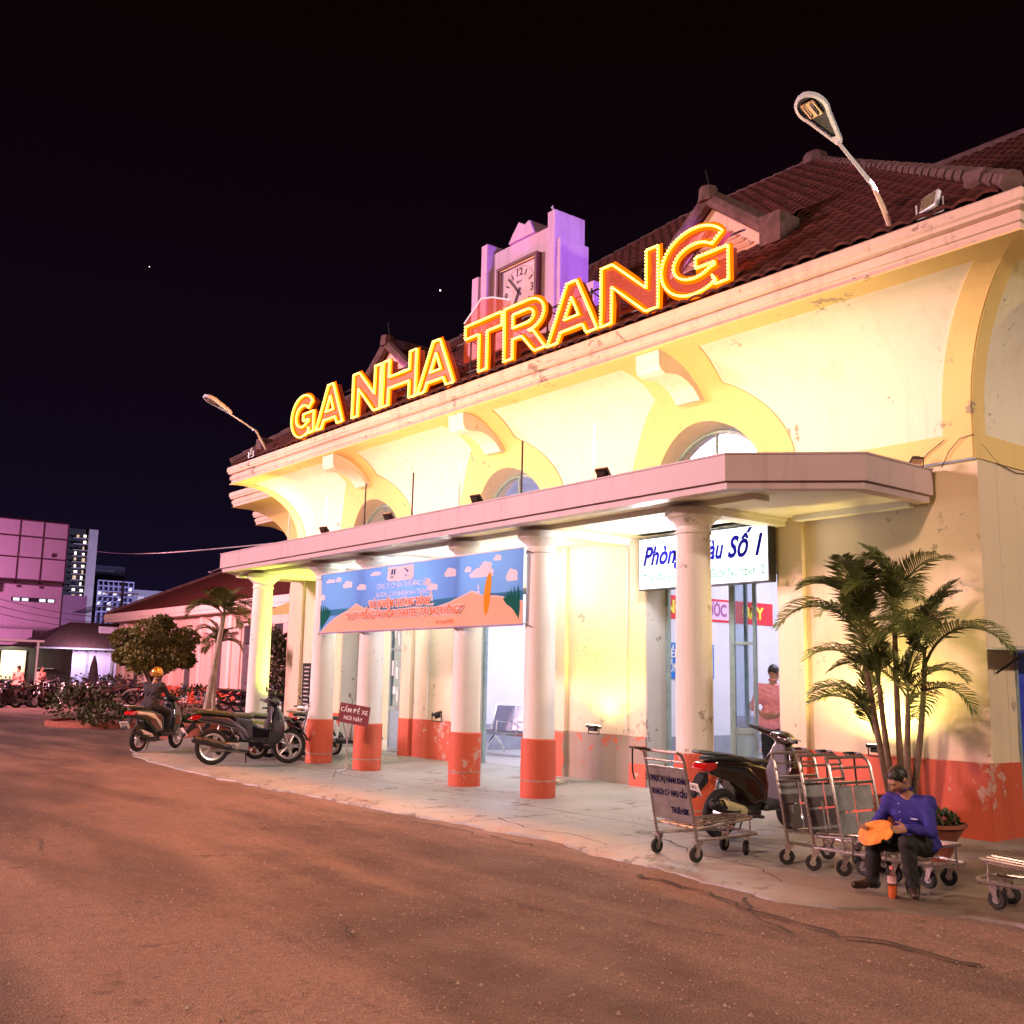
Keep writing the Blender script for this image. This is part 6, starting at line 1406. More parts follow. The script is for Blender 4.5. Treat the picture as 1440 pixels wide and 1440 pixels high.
def person(loc, J, label, skin, shirt, pants, hair, shoe, face, hup=(0, 0, 1), rz=0, sleeve='long', h=.0105, curl=.7, hands=((0, 0, -1), (0, 0, -1)), palm=((1, 0, 0), (1, 0, 0)), shirt_len=.0, group=None, body_w=1., hair_long=False, belt=True, bald=False):
    root = thing('person', loc, label, 'person', group, rz); j = {k: np.array(v, float) for k, v in J.items()}
    A = np.array(list(j.values())); lo = A.min(0)-.26; hi = A.max(0)+.26; lo[2] = max(lo[2], -.06); lo[2] = A[:, 2].min()-.12; hi[2] = j['head'][2]+.2
    F = rotframe(face, hup); ux = j['shL']-j['shR']; ux /= np.linalg.norm(ux); mid = (j['hipL']+j['hipR'])/2; bw = body_w
    chest = (j['shL']+j['shR'])/2*.72+mid*.28; waist = chest*.35+mid*.65
    def torso(P, g=0):
        d = cone(P, chest+ux*.085*bw, chest-ux*.085*bw, .105*bw+g, .105*bw+g)
        d = smin(d, cone(P, waist+ux*.055*bw, waist-ux*.055*bw, .100*bw+g, .100*bw+g), .09)
        d = smin(d, cone(P, j['hipL'], j['hipR'], .105*bw+g, .105*bw+g), .07)
        d = smin(d, cone(P, j['shL'], j['shR'], .058+g, .058+g), .06); return d
    def arm(P, s, g=0, k0=0, k1=1.): return smin(cone(P, j['sh'+s], j['el'+s], .052+g, .040+g), cone(P, j['el'+s], j['wr'+s]*k1+j['el'+s]*(1-k1), .040+g, .027+g*1.1), .03)
    def leg(P, s, g=0): return smin(cone(P, j['hip'+s], j['kn'+s], .088+g, .058+g), cone(P, j['kn'+s], j['an'+s], .056+g, .038+g*1.4), .035)
    def body(P):
        d = head_sdf(P, j['head'], F); nb = chest+(j['shL']+j['shR']-2*chest)*.5; d = smin(d, cone(P, j['head']-F[:, 2]*.07-F[:, 0]*.02, nb+np.array([0, 0, .02]), .050, .062), .03)
        d = smin(d, torso(P, -.014), .05)
        for i, s in enumerate('LR'):
            d = smin(d, arm(P, s, -.004), .02); d = smin(d, leg(P, s, -.016), .02); d = smin(d, hand_sdf(P, j['wr'+s], hands[i], palm[i], curl, 1., 1 if s == 'L' else -1), .015)
            d = smin(d, cone(P, j['an'+s], j['toe'+s], .036, .028), .03)
        return d
    o = link('body', sdf_mesh('body', body, lo, hi, h, skin), root)
    def wr(P): return .0050*np.sin(P[:, 2]*38+P[:, 0]*30+3*np.sin(P[:, 1]*9))*np.sin(P[:, 0]*25-P[:, 1]*31+2*np.sin(P[:, 2]*8))+.0035*np.sin(P[:, 2]*70+P[:, 1]*52+P[:, 0]*33)
    def shirtf(P):
        d = smin(torso(P, .018), cone(P, j['hipL'], j['hipR'], .133*bw, .133*bw), .05)
        for s in 'LR': d = smin(d, arm(P, s, .011 if sleeve == 'long' else .020, 0, .97 if sleeve == 'long' else .12), .045)
        nb = j['head']-F[:, 2]*.085-F[:, 0]*.015
        d = smax(d, -(np.linalg.norm(P-nb, axis=1)-.062), .012)
        d = smin(d, np.maximum(np.abs(np.linalg.norm(P-(nb-np.array([0, 0, .012])), axis=1)-.068)-.008, np.abs(P[:, 2]-nb[2]+.022)-.018), .012)   # collar
        cut = mid-(chest-mid)/np.linalg.norm(chest-mid)*(.05+shirt_len); nrm = (chest-mid)/np.linalg.norm(chest-mid)
        return smax(d, -((P-cut)@nrm), .02)+wr(P)
    link('shirt', sdf_mesh('shirt', shirtf, lo, hi, h*1.1, shirt), root)
    def pf(P):
        d = cone(P, j['hipL'], j['hipR'], .118*bw, .118*bw)
        for s in 'LR': d = smin(d, cone(P, j['hip'+s], j['kn'+s], .104, .078), .05)
        top = mid+(chest-mid)/np.linalg.norm(chest-mid)*.08; nrm = (chest-mid)/np.linalg.norm(chest-mid)
        d = smin(d, cone(P, waist*.5+mid*.5+ux*.06, waist*.5+mid*.5-ux*.06, .108*bw, .108*bw), .05)
        d = smax(d, (P-top)@nrm, .01)
        for s in 'LR':
            a = j['hip'+s]*.62+j['kn'+s]*.38; d = smin(d, smin(cone(P, a, j['kn'+s], .094, .073), cone(P, j['kn'+s], j['an'+s], .072, .060), .03), .03)
        return d+wr(P)
    link('trousers', sdf_mesh('trousers', pf, lo, hi, h*1.1, pants), root)
    def hf(P):
        Q = (P-j['head'])@F; d = ell(Q, (-.016, 0, .034), (.100, .082, .100)); d = smax(d, -ell(Q, (.075, 0, -.035), (.085, .080, .105)), .012); d = smax(d, -(Q[:, 2]+.035+.3*Q[:, 0]), .015)
        return d+.0035*np.sin(Q[:, 0]*150+Q[:, 1]*60)*np.sin(Q[:, 1]*170)
    if not bald: link('hair', sdf_mesh('hair', hf, j['head']-.16, j['head']+.16, .008, hair), root)
    for s in 'LR':
        a, t = j['an'+s], j['toe'+s]; dr = (t-a)*np.array([1, 1, 0]); dr /= max(np.linalg.norm(dr), 1e-6); base = np.array([a[0], a[1], min(a[2], t[2]+.045)])
        def sf(P): return smax(smin(cone(P, base-dr*.035+np.array([0, 0, -.02]), base+dr*.03, .046, .046), cone(P, base+dr*.08-np.array([0, 0, .025]), base+dr*.165-np.array([0, 0, .030]), .040, .034), .04), -(P[:, 2]-(t[2]-.030)), .008)
        link('shoe', sdf_mesh('shoe', sf, np.minimum(a, t)-.2, np.maximum(a, t)+.22, .012, shoe), root)
    eyew = mat('eye_white', (.6, .55, .5), .3); 
    for s_ in (-1, 1):
        b = MB(); c = j['head']+F@np.array([.0815, s_*.030, .013]); b.lathe([(0, -.010), (.007, -.007), (.010, 0), (.007, .007), (0, .010)], tuple(c), 8); b.build('eye', mat('eye_dark', (.03, .02, .015), .2), root, True)
    return root
SK = mat('skin_tan', (.36, .19, .12), .55, 0, .15, 12); SKd = mat('skin_brown', (.24, .12, .075), .5, 0, .18, 12)
HB = mat('hair_black', (.012, .010, .009), .5, 0, .3, 60); TB = mat('trousers_black', (.007, .0065, .008), .8, 0, .3, 20, bump=.2); SB = mat('shoe_leather', (.03, .018, .014), .4)
BL = mat('shirt_royal_blue', (.022, .018, .24), .75, 0, .2, 14, bump=.15)
# seated man: looks down at an orange fan; local origin under his hips
man = person((-4.60, 7.62, 0), dict(hipL=(-.085, .02, .43), hipR=(.085, .02, .43), shL=(-.185, -.10, .80), shR=(.155, -.04, .80), head=(-.045, -.17, 1.015),
    elL=(-.27, -.24, .57), wrL=(-.20, -.45, .54), elR=(.22, -.20, .56), wrR=(.045, -.40, .54),
    knL=(-.20, -.37, .46), anL=(-.25, -.35, .085), toeL=(-.33, -.47, .045), knR=(.14, -.38, .47), anR=(.17, -.36, .085), toeR=(.25, -.47, .045)) if False else
    dict(hipR=(-.085, .02, .43), hipL=(.085, .02, .43), shR=(-.185, -.10, .80), shL=(.155, -.04, .80), head=(-.045, -.185, 1.005),
    elR=(-.29, -.20, .57), wrR=(-.27, -.39, .57), elL=(.25, -.17, .57), wrL=(.13, -.36, .60),
    knR=(-.20, -.37, .46), anR=(-.25, -.35, .085), toeR=(-.33, -.47, .045), knL=(.14, -.38, .47), anL=(.17, -.36, .085), toeL=(.25, -.47, .045)),
    'man in royal blue shirt and black trousers sitting on a luggage trolley, looking down', SK, BL, TB, HB, SB, (-.25, -.75, -.68), (-.1, -.5, .85), hands=((-.72, -.66, -.15), (.35, -.9, -.05)), palm=((.5, -.6, .6), (.6, .1, .8)), curl=.5, h=.0088, body_w=.93)
man.scale = (.83,)*3
b = MB(); b.box(.055, .125, -.005, .002, 0, .012, Matrix.Translation((0, -.17, .66)) @ Matrix.Rotation(R(-12), 4, 'X')); b.build('pocket_badge', mat('pale_thread', (.4, .38, .6), .7), man)
for k_ in range(4):
    b = MB(); b.lathe([(0, 0), (.007, .001), (.007, .004), (0, .005)], (-.005-.008*k_, -.262+.022*k_, .80-.075*k_), 8, 'y'); b.build('button', mat('shirt_button', (.25, .22, .5), .4), man)
# orange fan in his hands
def fan(P): 
    d2 = smin(np.hypot(P[:, 0]+.060, P[:, 2]-.0)-.108, np.hypot(P[:, 0]-.060, P[:, 2]-.030)-.095, .09)
    d2 = smax(d2, -(np.hypot(P[:, 0]-.075, P[:, 2]+.070)-.022), .01); return np.maximum(d2, np.abs(P[:, 1]-.12*P[:, 0]**2*3)-.006)
o = link('orange_fan', sdf_mesh('orange_fan', fan, (-.22, -.06, -.14), (.2, .06, .15), .006, mat('fan_orange', (.95, .36, .03), .5, 0, .0, 14, (.80, .16, .01), emit=None))); o.location = (-4.685, 7.215, .445); o.scale = (.86,)*3; o.rotation_euler = (R(-28), R(-6), R(8)); tag(o, 'rounded orange hand fan with darker print held by the seated man', 'hand fan')
# bottle
t_ = thing('bottle', (-4.575, 7.235, 0), 'half-empty plastic bottle of orange drink standing by the seated man', 'bottle')
b = MB(); b.lathe([(.028, 0), (.031, .01), (.031, .085), (.0, .085)], (0, 0, 0), 16); b.build('orange_drink', mat('orange_juice', (.9, .22, .02), .2, emit=(1, .2, .01), es=.0), t_, True)
b = MB(); b.lathe([(.0305, 0), (.034, .01), (.034, .11), (.030, .12), (.034, .13), (.034, .15), (.014, .195), (.014, .205)], (0, 0, 0), 16); b.build('bottle_wall', glass('bottle_plastic', (.9, .75, .72), .2), t_, True)
b = MB(); b.lathe([(.0345, .105), (.0345, .155)], (0, 0, 0), 16); b.build('label_band', mat('bottle_label', (.75, .45, .45), .5, 0, .6, 30), t_, True)
b = MB(); b.lathe([(.017, .203), (.017, .225), (0, .226)], (0, 0, 0), 12); b.build('cap', mat('bottle_cap', (.7, .25, .2), .4), t_, True)
# man in the doorway, back turned, hands clasped behind
PK = mat('shirt_pink_check', (.82, .32, .36), .8, 0, .25, 30)
pm = person((-10.12, 13.02, .09), dict(hipL=(-.09, 0, .90), hipR=(.09, 0, .90), shL=(-.20, 0, 1.38), shR=(.20, 0, 1.38), head=(0, .05, 1.61), elL=(-.29, -.08, 1.10), wrL=(-.10, -.19, .97), elR=(.29, -.08, 1.10), wrR=(.08, -.20, .99),
    knL=(-.11, .01, .48), anL=(-.11, .0, .085), toeL=(-.14, .13, .045), knR=(.11, .01, .48), anR=(.11, 0, .085), toeR=(.14, .13, .045)), 'man in pink checked shirt seen from behind inside the doorway, hands clasped at his back', SK, PK, TB, HB, SB, (.3, 1, -.25), (0, .2, 1), rz=R(25), hands=((.9, -.1, -.1), (-.9, -.1, -.2)), palm=((0, .5, .5), (0, .5, .5)), sleeve='short', h=.013, shirt_len=.10, body_w=1.08)
# scooter rider
RH = heading((-20.59, 7.01), (-21.42, 8.16))
rp = person((-21.05, 7.62, .02), dict(hipR=(-.36, -.09, .92), hipL=(-.36, .09, .92), shR=(-.26, -.20, 1.38), shL=(-.26, .20, 1.38), head=(-.18, 0, 1.62), elR=(-.07, -.29, 1.15), wrR=(.17, -.33, 1.08), elL=(-.07, .29, 1.15), wrL=(.17, .33, 1.08),
    knR=(.07, -.16, .78), anR=(.10, -.15, .42), toeR=(.24, -.15, .40), knL=(.07, .16, .78), anL=(.10, .15, .42), toeL=(.24, .15, .40)), 'rider in black shirt and golden helmet sitting on the dark green scooter', SK, mat('shirt_black', (.02, .018, .024), .8, 0, .2, 12), TB, HB, SB, (1, .5, -.1), rz=RH, hands=((.4, .9, 0), (.4, -.9, 0)), palm=((0, 0, -1), (0, 0, -1)), curl=1.1, h=.013, bald=True)
o = link('helmet', sdf_mesh('helmet', lambda P: smax(np.abs(ell(P, (0, 0, .03), (.135, .118, .125)))-.012, -(P[:, 2]+.055+.5*np.maximum(P[:, 0], 0)*-1), .01), (-.17, -.15, -.1), (.17, .15, .19), .011, mat('helmet_gold', (.62, .34, .06), .22, .6, coat=.6))); 
rp.scale = (.9,)*3; o.scale = (.9,)*3; o.location = Vector((-21.05, 7.62, .02))+Matrix.Rotation(RH, 3, 'Z') @ Vector((-.171, 0, 1.472)); o.rotation_euler = (0, 0, RH+.4); tag(o, 'shiny golden helmet on the scooter rider’s head', 'helmet')
# distant people
def stand(loc, rz, lb, shirt, **k):
    return person(loc, dict(hipL=(-.09, 0, .90), hipR=(.09, 0, .90), shL=(-.19, 0, 1.38), shR=(.19, 0, 1.38), head=(0, .03, 1.60), elL=(-.25, .03, 1.10), wrL=(-.24, .14, .88), elR=(.25, .03, 1.10), wrR=(.22, .20, .98),
        knL=(-.10, .03, .48), anL=(-.11, -.04, .085), toeL=(-.12, .10, .045), knR=(.10, .03, .48), anR=(.12, .06, .085), toeR=(.13, .19, .045)), lb, SK, shirt, TB, HB, SB, (0, 1, -.1), rz=rz, hands=((0, .2, -1), (0, .3, -1)), palm=((1, 0, 0), (-1, 0, 0)), h=.02, **k)
stand((-50.2, 11.75, -.045), R(40), 'man in salmon shirt standing among the motorbikes at the left edge', mat('shirt_salmon', (.72, .30, .22), .8))
stand((-52.5, 13.3, -.045), R(-60), 'second man in pale salmon shirt, right of the first among the motorbikes', mat('shirt_salmon_pale', (.75, .38, .30), .8))
stand((-45.5, 21.6, -.045), R(180), 'man in white shirt standing far back beside the leftmost column', mat('shirt_white', (.78, .72, .70), .8))
# ================================================================== BACKGROUND TO THE LEFT
M_pinkw = old_paint('wing_pink_paint', (.72, .50, .42), (.42, .28, .24), (.3, .22, .2), .80, .8, .4)
M_wtrim = old_paint('wing_trim_paint', (.76, .66, .58), (.5, .4, .35), (.35, .3, .28), .80, .8, .4)
M_shut = mat('grey_shutter', (.16, .15, .16), .6, .2, .4, 5); M_bin = mat('lit_interior', (.7, .55, .45), .8)
wg = thing('station_wing', (-52, 21, -.05), 'pink single-storey station wing with tall grey shuttered windows and dark red hipped roof', 'building', world=True)
wx0, wx1, wy = -66.0, -40.0, 21.0
wins = [-62.6, -58.6, -54.6, -50.6, -47.2, -43.9]
edges = [wx0]+sum([[w-.62, w+.62] for w in wins], [])+[wx1]
for a, b in zip(edges[::2], edges[1::2]): w = MB(); w.box(a, b, wy, wy+.4, .78, 4.0); w.build('wall_pier', M_pinkw, wg); w = MB(); w.box(a-.01, b+.01, wy-.04, wy+.4, -.05, .78); w.build('plinth', M_red, wg)
w = MB(); w.box(wx0, wx1, wy+.001, wy+.4, 4.0, 4.45); w.build('wall_head', M_pinkw, wg)
w = MB(); w.box(wx1-.4, wx1, wy+.4, 33, -.05, 4.45); w.build('end_wall', M_pinkw, wg)
for x in wins:
    b = MB(); b.box(x-.62, x-.53, wy+.1, wy+.2, .5, 3.9); b.box(x+.53, x+.62, wy+.1, wy+.2, .5, 3.9); b.box(x-.53, x+.53, wy+.1, wy+.2, 3.8, 3.9); f_ = tag(b.build('window', M_wtrim, wg), kind=None)
    for i in range(6): p = MB(); p.box(x-.52+i*.175, x-.365+i*.175, wy+.14, wy+.17, .3, 2.9); o = p.build('shutter_leaf', M_shut, f_); o.matrix_parent_inverse = Matrix.Identity(4)
    p = MB(); p.box(x-.52, x+.52, wy+.15, wy+.16, 2.95, 3.8); o = p.build('pane', mat('dark_glass', (.05, .05, .06), .15), f_); o.matrix_parent_inverse = Matrix.Identity(4)
    p = MB(); p.box(x-.62, x+.62, wy-.02, wy+.4, -.05, .3); p.build('step', M_wtrim, wg)
for x in [e_ for e_ in (-64.6, -60.6, -56.6, -52.6, -48.9, -45.5, -41.2)]: b = MB(); b.box(x-.18, x+.18, wy-.12, wy+.02, .8, 4.4); b.build('pilaster', M_wtrim, wg)
for x in (-58.6, -50.6):
    b = MB(); b.prism([(x-1.15+1.15*(1-math.cos(PI*i/16)) , 3.35+1.0*math.sin(PI*i/16)) for i in range(17)], wy-.16, wy-.0, 'y'); b.build('arch_hood', M_wtrim, wg)
b = MB(); b.box(wx0-.7, wx1+.5, wy-.7, wy+.1, 4.45, 4.62); b.box(wx0-.7, wx1+.5, wy-.75, wy-.45, 4.62, 4.95); tag(b.build('eave_board', M_wtrim, wg), kind='stuff')
b = MB(); b.add([(wx0-.6, wy-.6, 4.9), (wx1+.4, wy-.6, 4.9), (wx1+.4, 33.5, 4.9), (wx0-.6, 33.5, 4.9), (-59.5, 27, 8.3), (-46, 27, 8.3)], [(0, 1, 5, 4), (1, 2, 5), (2, 3, 4, 5), (3, 0, 4)]); b.build('roof', M_tile2, wg)
b = MB()
for r_ in range(26):
    for q in range(74):
        k_ = r_/26; x = wx0-.4+q*.36
        if x < wx0-.6+6.4*k_ or x > wx1+.4-6.4*k_: continue
        M_ = Matrix.Translation((x, wy-.6+6.6*k_, 4.92+3.4*k_)) @ Matrix.Rotation(math.atan2(3.4, 6.6), 4, 'X') @ Matrix.Diagonal((1.5, .95, 1.3, 1)); b.add([M_ @ v for v in tv], tf)
tag(b.build('roof_tiles', M_tile, wg), kind='stuff')
b = MB(); b.tube([(-59.5, 27, 8.4), (-46, 27, 8.4)], .16, 7); b.build('ridge', M_mortar, wg)
for A_, B_ in (((wx1+.4, wy-.6, 5.0), (-46, 27, 8.4)), ((wx0-.6, wy-.6, 5.0), (-59.5, 27, 8.4))): b = MB(); b.tube([A_, B_], .16, 7); b.build('ridge', M_mortar, wg)
t_ = thing('side_awning', (-28.8, 14.2, 3.5), 'striped yellow and white awning roof past the leftmost column', 'awning', world=True)
b = MB(); b.add([(-31, 14.0, 3.30), (-27.6, 14.0, 3.30), (-27.6, 15.2, 3.85), (-31, 15.2, 3.85)], [(0, 1, 2, 3)]); b.build('awning_sheet', mat('awning_yellow', (.78, .66, .25), .7), t_)
b = MB(); b.box(-31, -27.6, 13.96, 14.0, 3.05, 3.30); b.build('valance', M_wtrim, t_)
for x in (-30.9, -27.7): b = MB(); b.tube([(x, 14.05, -.05), (x, 14.05, 3.28)], .05, 8); b.build('post', M_wtrim, t_)
w = MB(); w.box(-31, -27.6, 15.2, 15.4, -.05, 4.3); w.build('back_wall', M_pinkw, t_)
# tiled shed with lilac wall
sd = thing('tiled_shed', (-75, 21, -.05), 'low shed with dark tiled hip roof and lilac wall panels', 'building', world=True)
M_lil = old_paint('lilac_wall', (.62, .56, .66), (.38, .32, .42), (.3, .28, .34), .78, .8, .6)
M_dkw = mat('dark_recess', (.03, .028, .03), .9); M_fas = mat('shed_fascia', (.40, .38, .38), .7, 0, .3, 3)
for y0, y1, m in ((18.35, 19.2, M_dkw), (19.2, 19.75, M_pinkw), (19.75, 21.3, M_lil), (21.32, 22.9, M_lil), (22.92, 24.6, M_lil)): w = MB(); w.box(-73.3, -73.0, y0, y1, .5, 2.85); w.build('wall_panel', m, sd)
w = MB(); w.box(-73.3, -72.9, 18.3, 27, -.05, .5); w.build('plinth', M_dkw, sd)
for y in (19.7, 21.3, 22.9): w = MB(); w.box(-73.05, -72.9, y-.07, y+.07, .5, 2.9); w.build('post', M_fas, sd)
w = MB(); w.box(-72.95, -72.4, 17.9, 27.5, 2.86, 3.02); w.build('fascia', M_fas, sd)
b = MB(); b.add([(-72.3, 17.7, 3.0), (-72.3, 28, 3.0), (-80, 28, 3.0), (-80, 17.7, 3.0), (-75.0, 20.6, 4.75), (-75.0, 25.5, 4.75)], [(0, 1, 5, 4), (1, 2, 5), (2, 3, 4, 5), (3, 0, 4)]); b.build('roof', M_tile2, sd)
w = MB(); w.box(-74.2, -73.9, 22.2, 24.4, 3.6, 4.5); w.build('roof_board', mat('stained_board', (.5, .3, .3), .8, 0, .5, 2), sd)
for i, y in enumerate(np.arange(19.9, 24.5, .62)): w = MB(); w.lathe([(0, 0), (.045, .02), (.045, .1), (0, .12)], (-72.8, y, 2.72), 8); w.build('hanging_lamp', M_dkw, sd)
# motorbike shelter at the left edge
sh = thing('bike_shelter', (-66, 14, -.05), 'flat motorbike shelter with white beam and lit cream wall at the left edge', 'shelter', world=True)
w = MB(); w.box(-67.5, -65.9, 6, 16.7, 3.10, 3.22); w.build('roof_beam', M_whiteplastic, sd if False else sh); w = MB(); w.box(-68.3, -66.2, 6, 16.2, 2.8, 2.9); w.build('ceiling', M_dkw, sh)
w = MB(); w.box(-68.2, -68.0, 14.9, 16.25, .9, 2.6); w.build('lit_wall', mat('shelter_cream', (.72, .62, .48), .8, 0, .15, 1), sh)
w = MB(); w.box(-68.3, -68.25, 6, 19, -.05, 2.8); w.build('back_wall', M_dkw, sh)
for y in (9, 12.5, 16.4): w = MB(); w.tube([(-66, y, -.05), (-66, y, 3.1)], .06, 8); w.build('post', M_whiteplastic, sh)
w = MB(); w.box(-68.6, -67.9, 16.9, 17.9, 1.55, 1.6); w.build('rail', M_fas, sh)
for i in range(9): w = MB(); w.box(-69.2, -69.15, 17.1+i*.15, 17.16+i*.15, -.05, 1.6); w.build('gate_bar', M_fas, sh)
area('shelter_lamp_light', (-66.8, 15.2, 2.6), (-1, .1, -.5), (1, .85, .6), 90, .5); area('shed_lamp_light', (-70.8, 20.6, 3.6), (-1, .05, -.5), (.80, .62, 1), 190, 1.5)
t_ = thing('parasol', (-60, 17.9, -.045), 'closed dark parasol standing before the lilac shed wall', 'parasol')
b = MB(); b.lathe([(.30, .75), (.28, 1.1), (.17, 1.9), (.05, 2.35), (0, 2.4)], (0, 0, 0), 10); b.build('canopy', M_dkw, t_, True); b = MB(); b.tube([(0, 0, 0), (0, 0, .8)], .03, 6); b.build('pole', M_fas, t_)
for (x, y, h_, lb) in ((-62, 19.6, 1.4, 'rounded dark shrub right of the closed parasol'), (-63.5, 22.4, 1.6, 'tall dark shrub before the shed, under the tree crown')):
    s_ = thing('shrub', (x, y, -.045), lb, 'shrub', 'shrubs before the shed'); leafclump(700, .8, .8, h_/2, .16, M_shrub, s_, (0, 0, h_/2), int(x*-3), up=.2); b = MB(); b.tube([(0, 0, 0), (0, 0, .7)], .04, 6); b.build('stem', M_trunk, s_)
# big mauve building with advertising frame
pb = thing('mauve_building', (-97, 18, -.05), 'tall mauve-lit building with a gridded billboard frame at the left edge', 'building', world=True)
M_mau = old_paint('mauve_render', (.58, .42, .52), (.36, .24, .34), (.3, .2, .28), .80, .85, .5)
M_blu = old_paint('blue_render', (.36, .34, .52), (.22, .2, .34), (.2, .18, .3), .8, .85, .5); M_bf = mat('billboard_frame', (.10, .03, .05), .6)
w = MB(); w.box(-112, -96, 2, 25.4, -.05, 13.6); w.build('main_wall', M_mau, pb)
w = MB(); w.box(-112, -96.1, 25.4, 27.6, -.05, 8.0); w.build('side_block', M_blu, pb)
w = MB(); w.box(-95.9, -95.5, 17.0, 24.9, .9, 4.3); w.build('lower_block', M_mau, pb); w = MB(); w.box(-96, -94.4, 2, 22.9, 2.9, 4.8); w.build('ledge', M_mau, pb)
ygs = [15.6, 17.5, 19.45, 21.4, 23.3, 25.3]; zgs = [9.0, 10.9, 12.7, 14.1]
for a, b_ in zip(ygs, ygs[1:]):
    for c, d in zip(zgs, zgs[1:]): w = MB(); w.box(-95.35, -95.3, a+.03, b_-.03, c+.03, d-.03); w.build('billboard_panel', M_mau, pb)
for y in ygs: w = MB(); w.box(-95.5, -95.25, y-.05, y+.05, 8.7, 14.15); w.build('frame_post', M_bf, pb)
for z in zgs: w = MB(); w.box(-95.5, -95.24, ygs[0], ygs[-1], z-.05, z+.05); w.build('frame_rail', M_bf, pb)
w = MB(); w.box(-95.9, -94.8, ygs[0], ygs[-1], 8.62, 8.68); w.build('catwalk', M_bf, pb)
for y in (19.8, 21.6, 23.4): w = MB(); w.prism([(y-.15, 8.3), (y+.15, 8.3), (y+.2, 8.5), (y-.2, 8.5)], -94.9, -94.6, 'x'); w.build('billboard_lamp', M_bf, pb)
w = MB(); w.box(-95.99, -95.94, 21.35, 24.85, 7.2, 7.55); w.build('window_band', M_dkw, pb)
for y in (21.5, 22.2, 23.6, 24.3): w = MB(); w.box(-95.935, -95.92, y, y+.5, 7.25, 7.5); w.build('lit_pane', emis('pane_glow_lilac', (.85, .8, 1), .9), pb)
w = MB(); w.box(-95.29, -95.2, 24.1, 24.4, 11.1, 11.4); w.build('vent', M_bf, pb)
w = MB(); w.box(-95.98, -95.6, 19.3, 20.2, 7.8, 12.0); w.build('pale_strip', M_wtrim, pb)
for i in range(30): w = MB(); y = 15.8+i*.32; w.box(-95.7, -95.4, y, y+random.uniform(.1, .3), 14.12, 14.2+random.uniform(0, .15)); w.build('parapet_lump', M_bf, pb)
# apartment tower with lit balconies
at = thing('apartment_tower', (-133, 36.5, -.05), 'tall narrow apartment tower with columns of lit windows', 'building', world=True)
M_stone = mat('tower_render', (.42, .34, .34), .8, 0, .2, 1); M_win = emis('window_glow', (1, .85, .75), 1.6); M_win2 = emis('window_glow_dim', (1, .7, .5), .5); M_dw = mat('dark_window', (.02, .02, .03), .3)
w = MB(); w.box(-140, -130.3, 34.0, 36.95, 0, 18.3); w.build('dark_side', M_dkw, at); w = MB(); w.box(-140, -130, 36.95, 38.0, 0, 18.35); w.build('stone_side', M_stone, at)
for f_i in range(13):
    z = 8.6+f_i*.72
    for c_i, y in enumerate((35.45, 36.35)):
        w = MB(); d_ = random.uniform(0, .18); w.box(-130.28, -130.2, y+d_, y+d_+random.uniform(.16, .42), z+random.uniform(0, .12), z+random.uniform(.3, .46)); w.build('window', random.choice((M_win, M_win, M_win2, M_dw)), at)
    w = MB(); w.box(-130.25, -129.9, 35.2, 36.9, z-.1, z-.03); w.build('balcony_slab', M_stone, at)
# hotel blocks behind
hb = thing('hotel_block', (-150, 47, 0), 'white framed hotel block with violet-lit balconies on the skyline', 'building', world=True)
M_vio = mat('violet_render', (.45, .42, .62), .8, 0, .2, .5); w = MB(); w.box(-156, -150.2, 44.3, 49.3, 0, 13.5); w.build('core', mat('violet_dark', (.10, .10, .17), .8), hb)
for z in np.arange(9.5, 13.9, .72): w = MB(); w.box(-150.2, -149.7, 44.3, 49.3, z, z+.16); w.build('floor_slab', M_vio, hb)
for y in np.arange(44.3, 49.4, .7): w = MB(); w.box(-150.2, -149.65, y-.06, y+.06, 0, 13.9); w.build('fin', M_vio, hb)
for z in np.arange(9.8, 13.4, .72):
    for y in np.arange(44.5, 49.1, .7):
        if random.random() < .3: w = MB(); w.box(-150.18, -150.1, y, y+.5, z, z+.42); w.build('window', emis('window_glow_cool', (.75, .75, 1), .8), hb)
ob = thing('office_block', (-150, 52, 0), 'grey low block with square dark windows beside the violet hotel', 'building', world=True)
w = MB(); w.box(-156, -150.5, 49.6, 57, 0, 13.0); w.build('wall', mat('grey_render', (.32, .30, .34), .8, 0, .2, .4), ob)
for z in (9.4, 11.0):
    for y in (50.6, 52.2, 53.8, 55.4): w = MB(); w.box(-150.49, -150.42, y-.45, y+.45, z, z+1.1); f_ = w.build('window', M_wtrim, ob); w = MB(); w.box(-150.415, -150.40, y-.2, y+.15, z+.1, z+.7); o = w.build('pane', M_dw, f_); o.matrix_parent_inverse = Matrix.Identity(4)
fb = thing('distant_block', (-172, 51, 0), 'dim distant office tower with horizontal bands on the skyline', 'building', world=True)
w = MB(); w.box(-180, -170.5, 48.8, 54.5, 0, 18.0); w.build('wall', mat('dim_render', (.10, .09, .13), .8), fb)
for z in np.arange(12, 17.5, 1.0): w = MB(); w.box(-170.5, -170.3, 48.9, 52.8, z, z+.35); w.build('floor_band', mat('dim_band', (.25, .22, .30), .8), fb)
for z, y0, n_ in ((15.2, 84, 7), (14.6, 84.4, 5)):
    pass
lt = thing('far_hotel', (-182, 82, 0), 'far dark hotel showing a row of tiny lit windows above the wing roof', 'building', world=True)
w = MB(); w.box(-190, -182, 77, 86, 0, 20.2); w.build('wall', mat('dim_render', (.10, .09, .13), .8), lt)
for z in (18.6, 19.5):
    for i in range(9): w = MB(); w.box(-181.95, -181.9, 77.5+i*.9, 77.8+i*.9, z, z+.35); w.build('window', M_win, lt)
area('skyline_city_light', (-110, 60, 4), (-1, -.25, .15), (.6, .55, 1), 12000, 4)
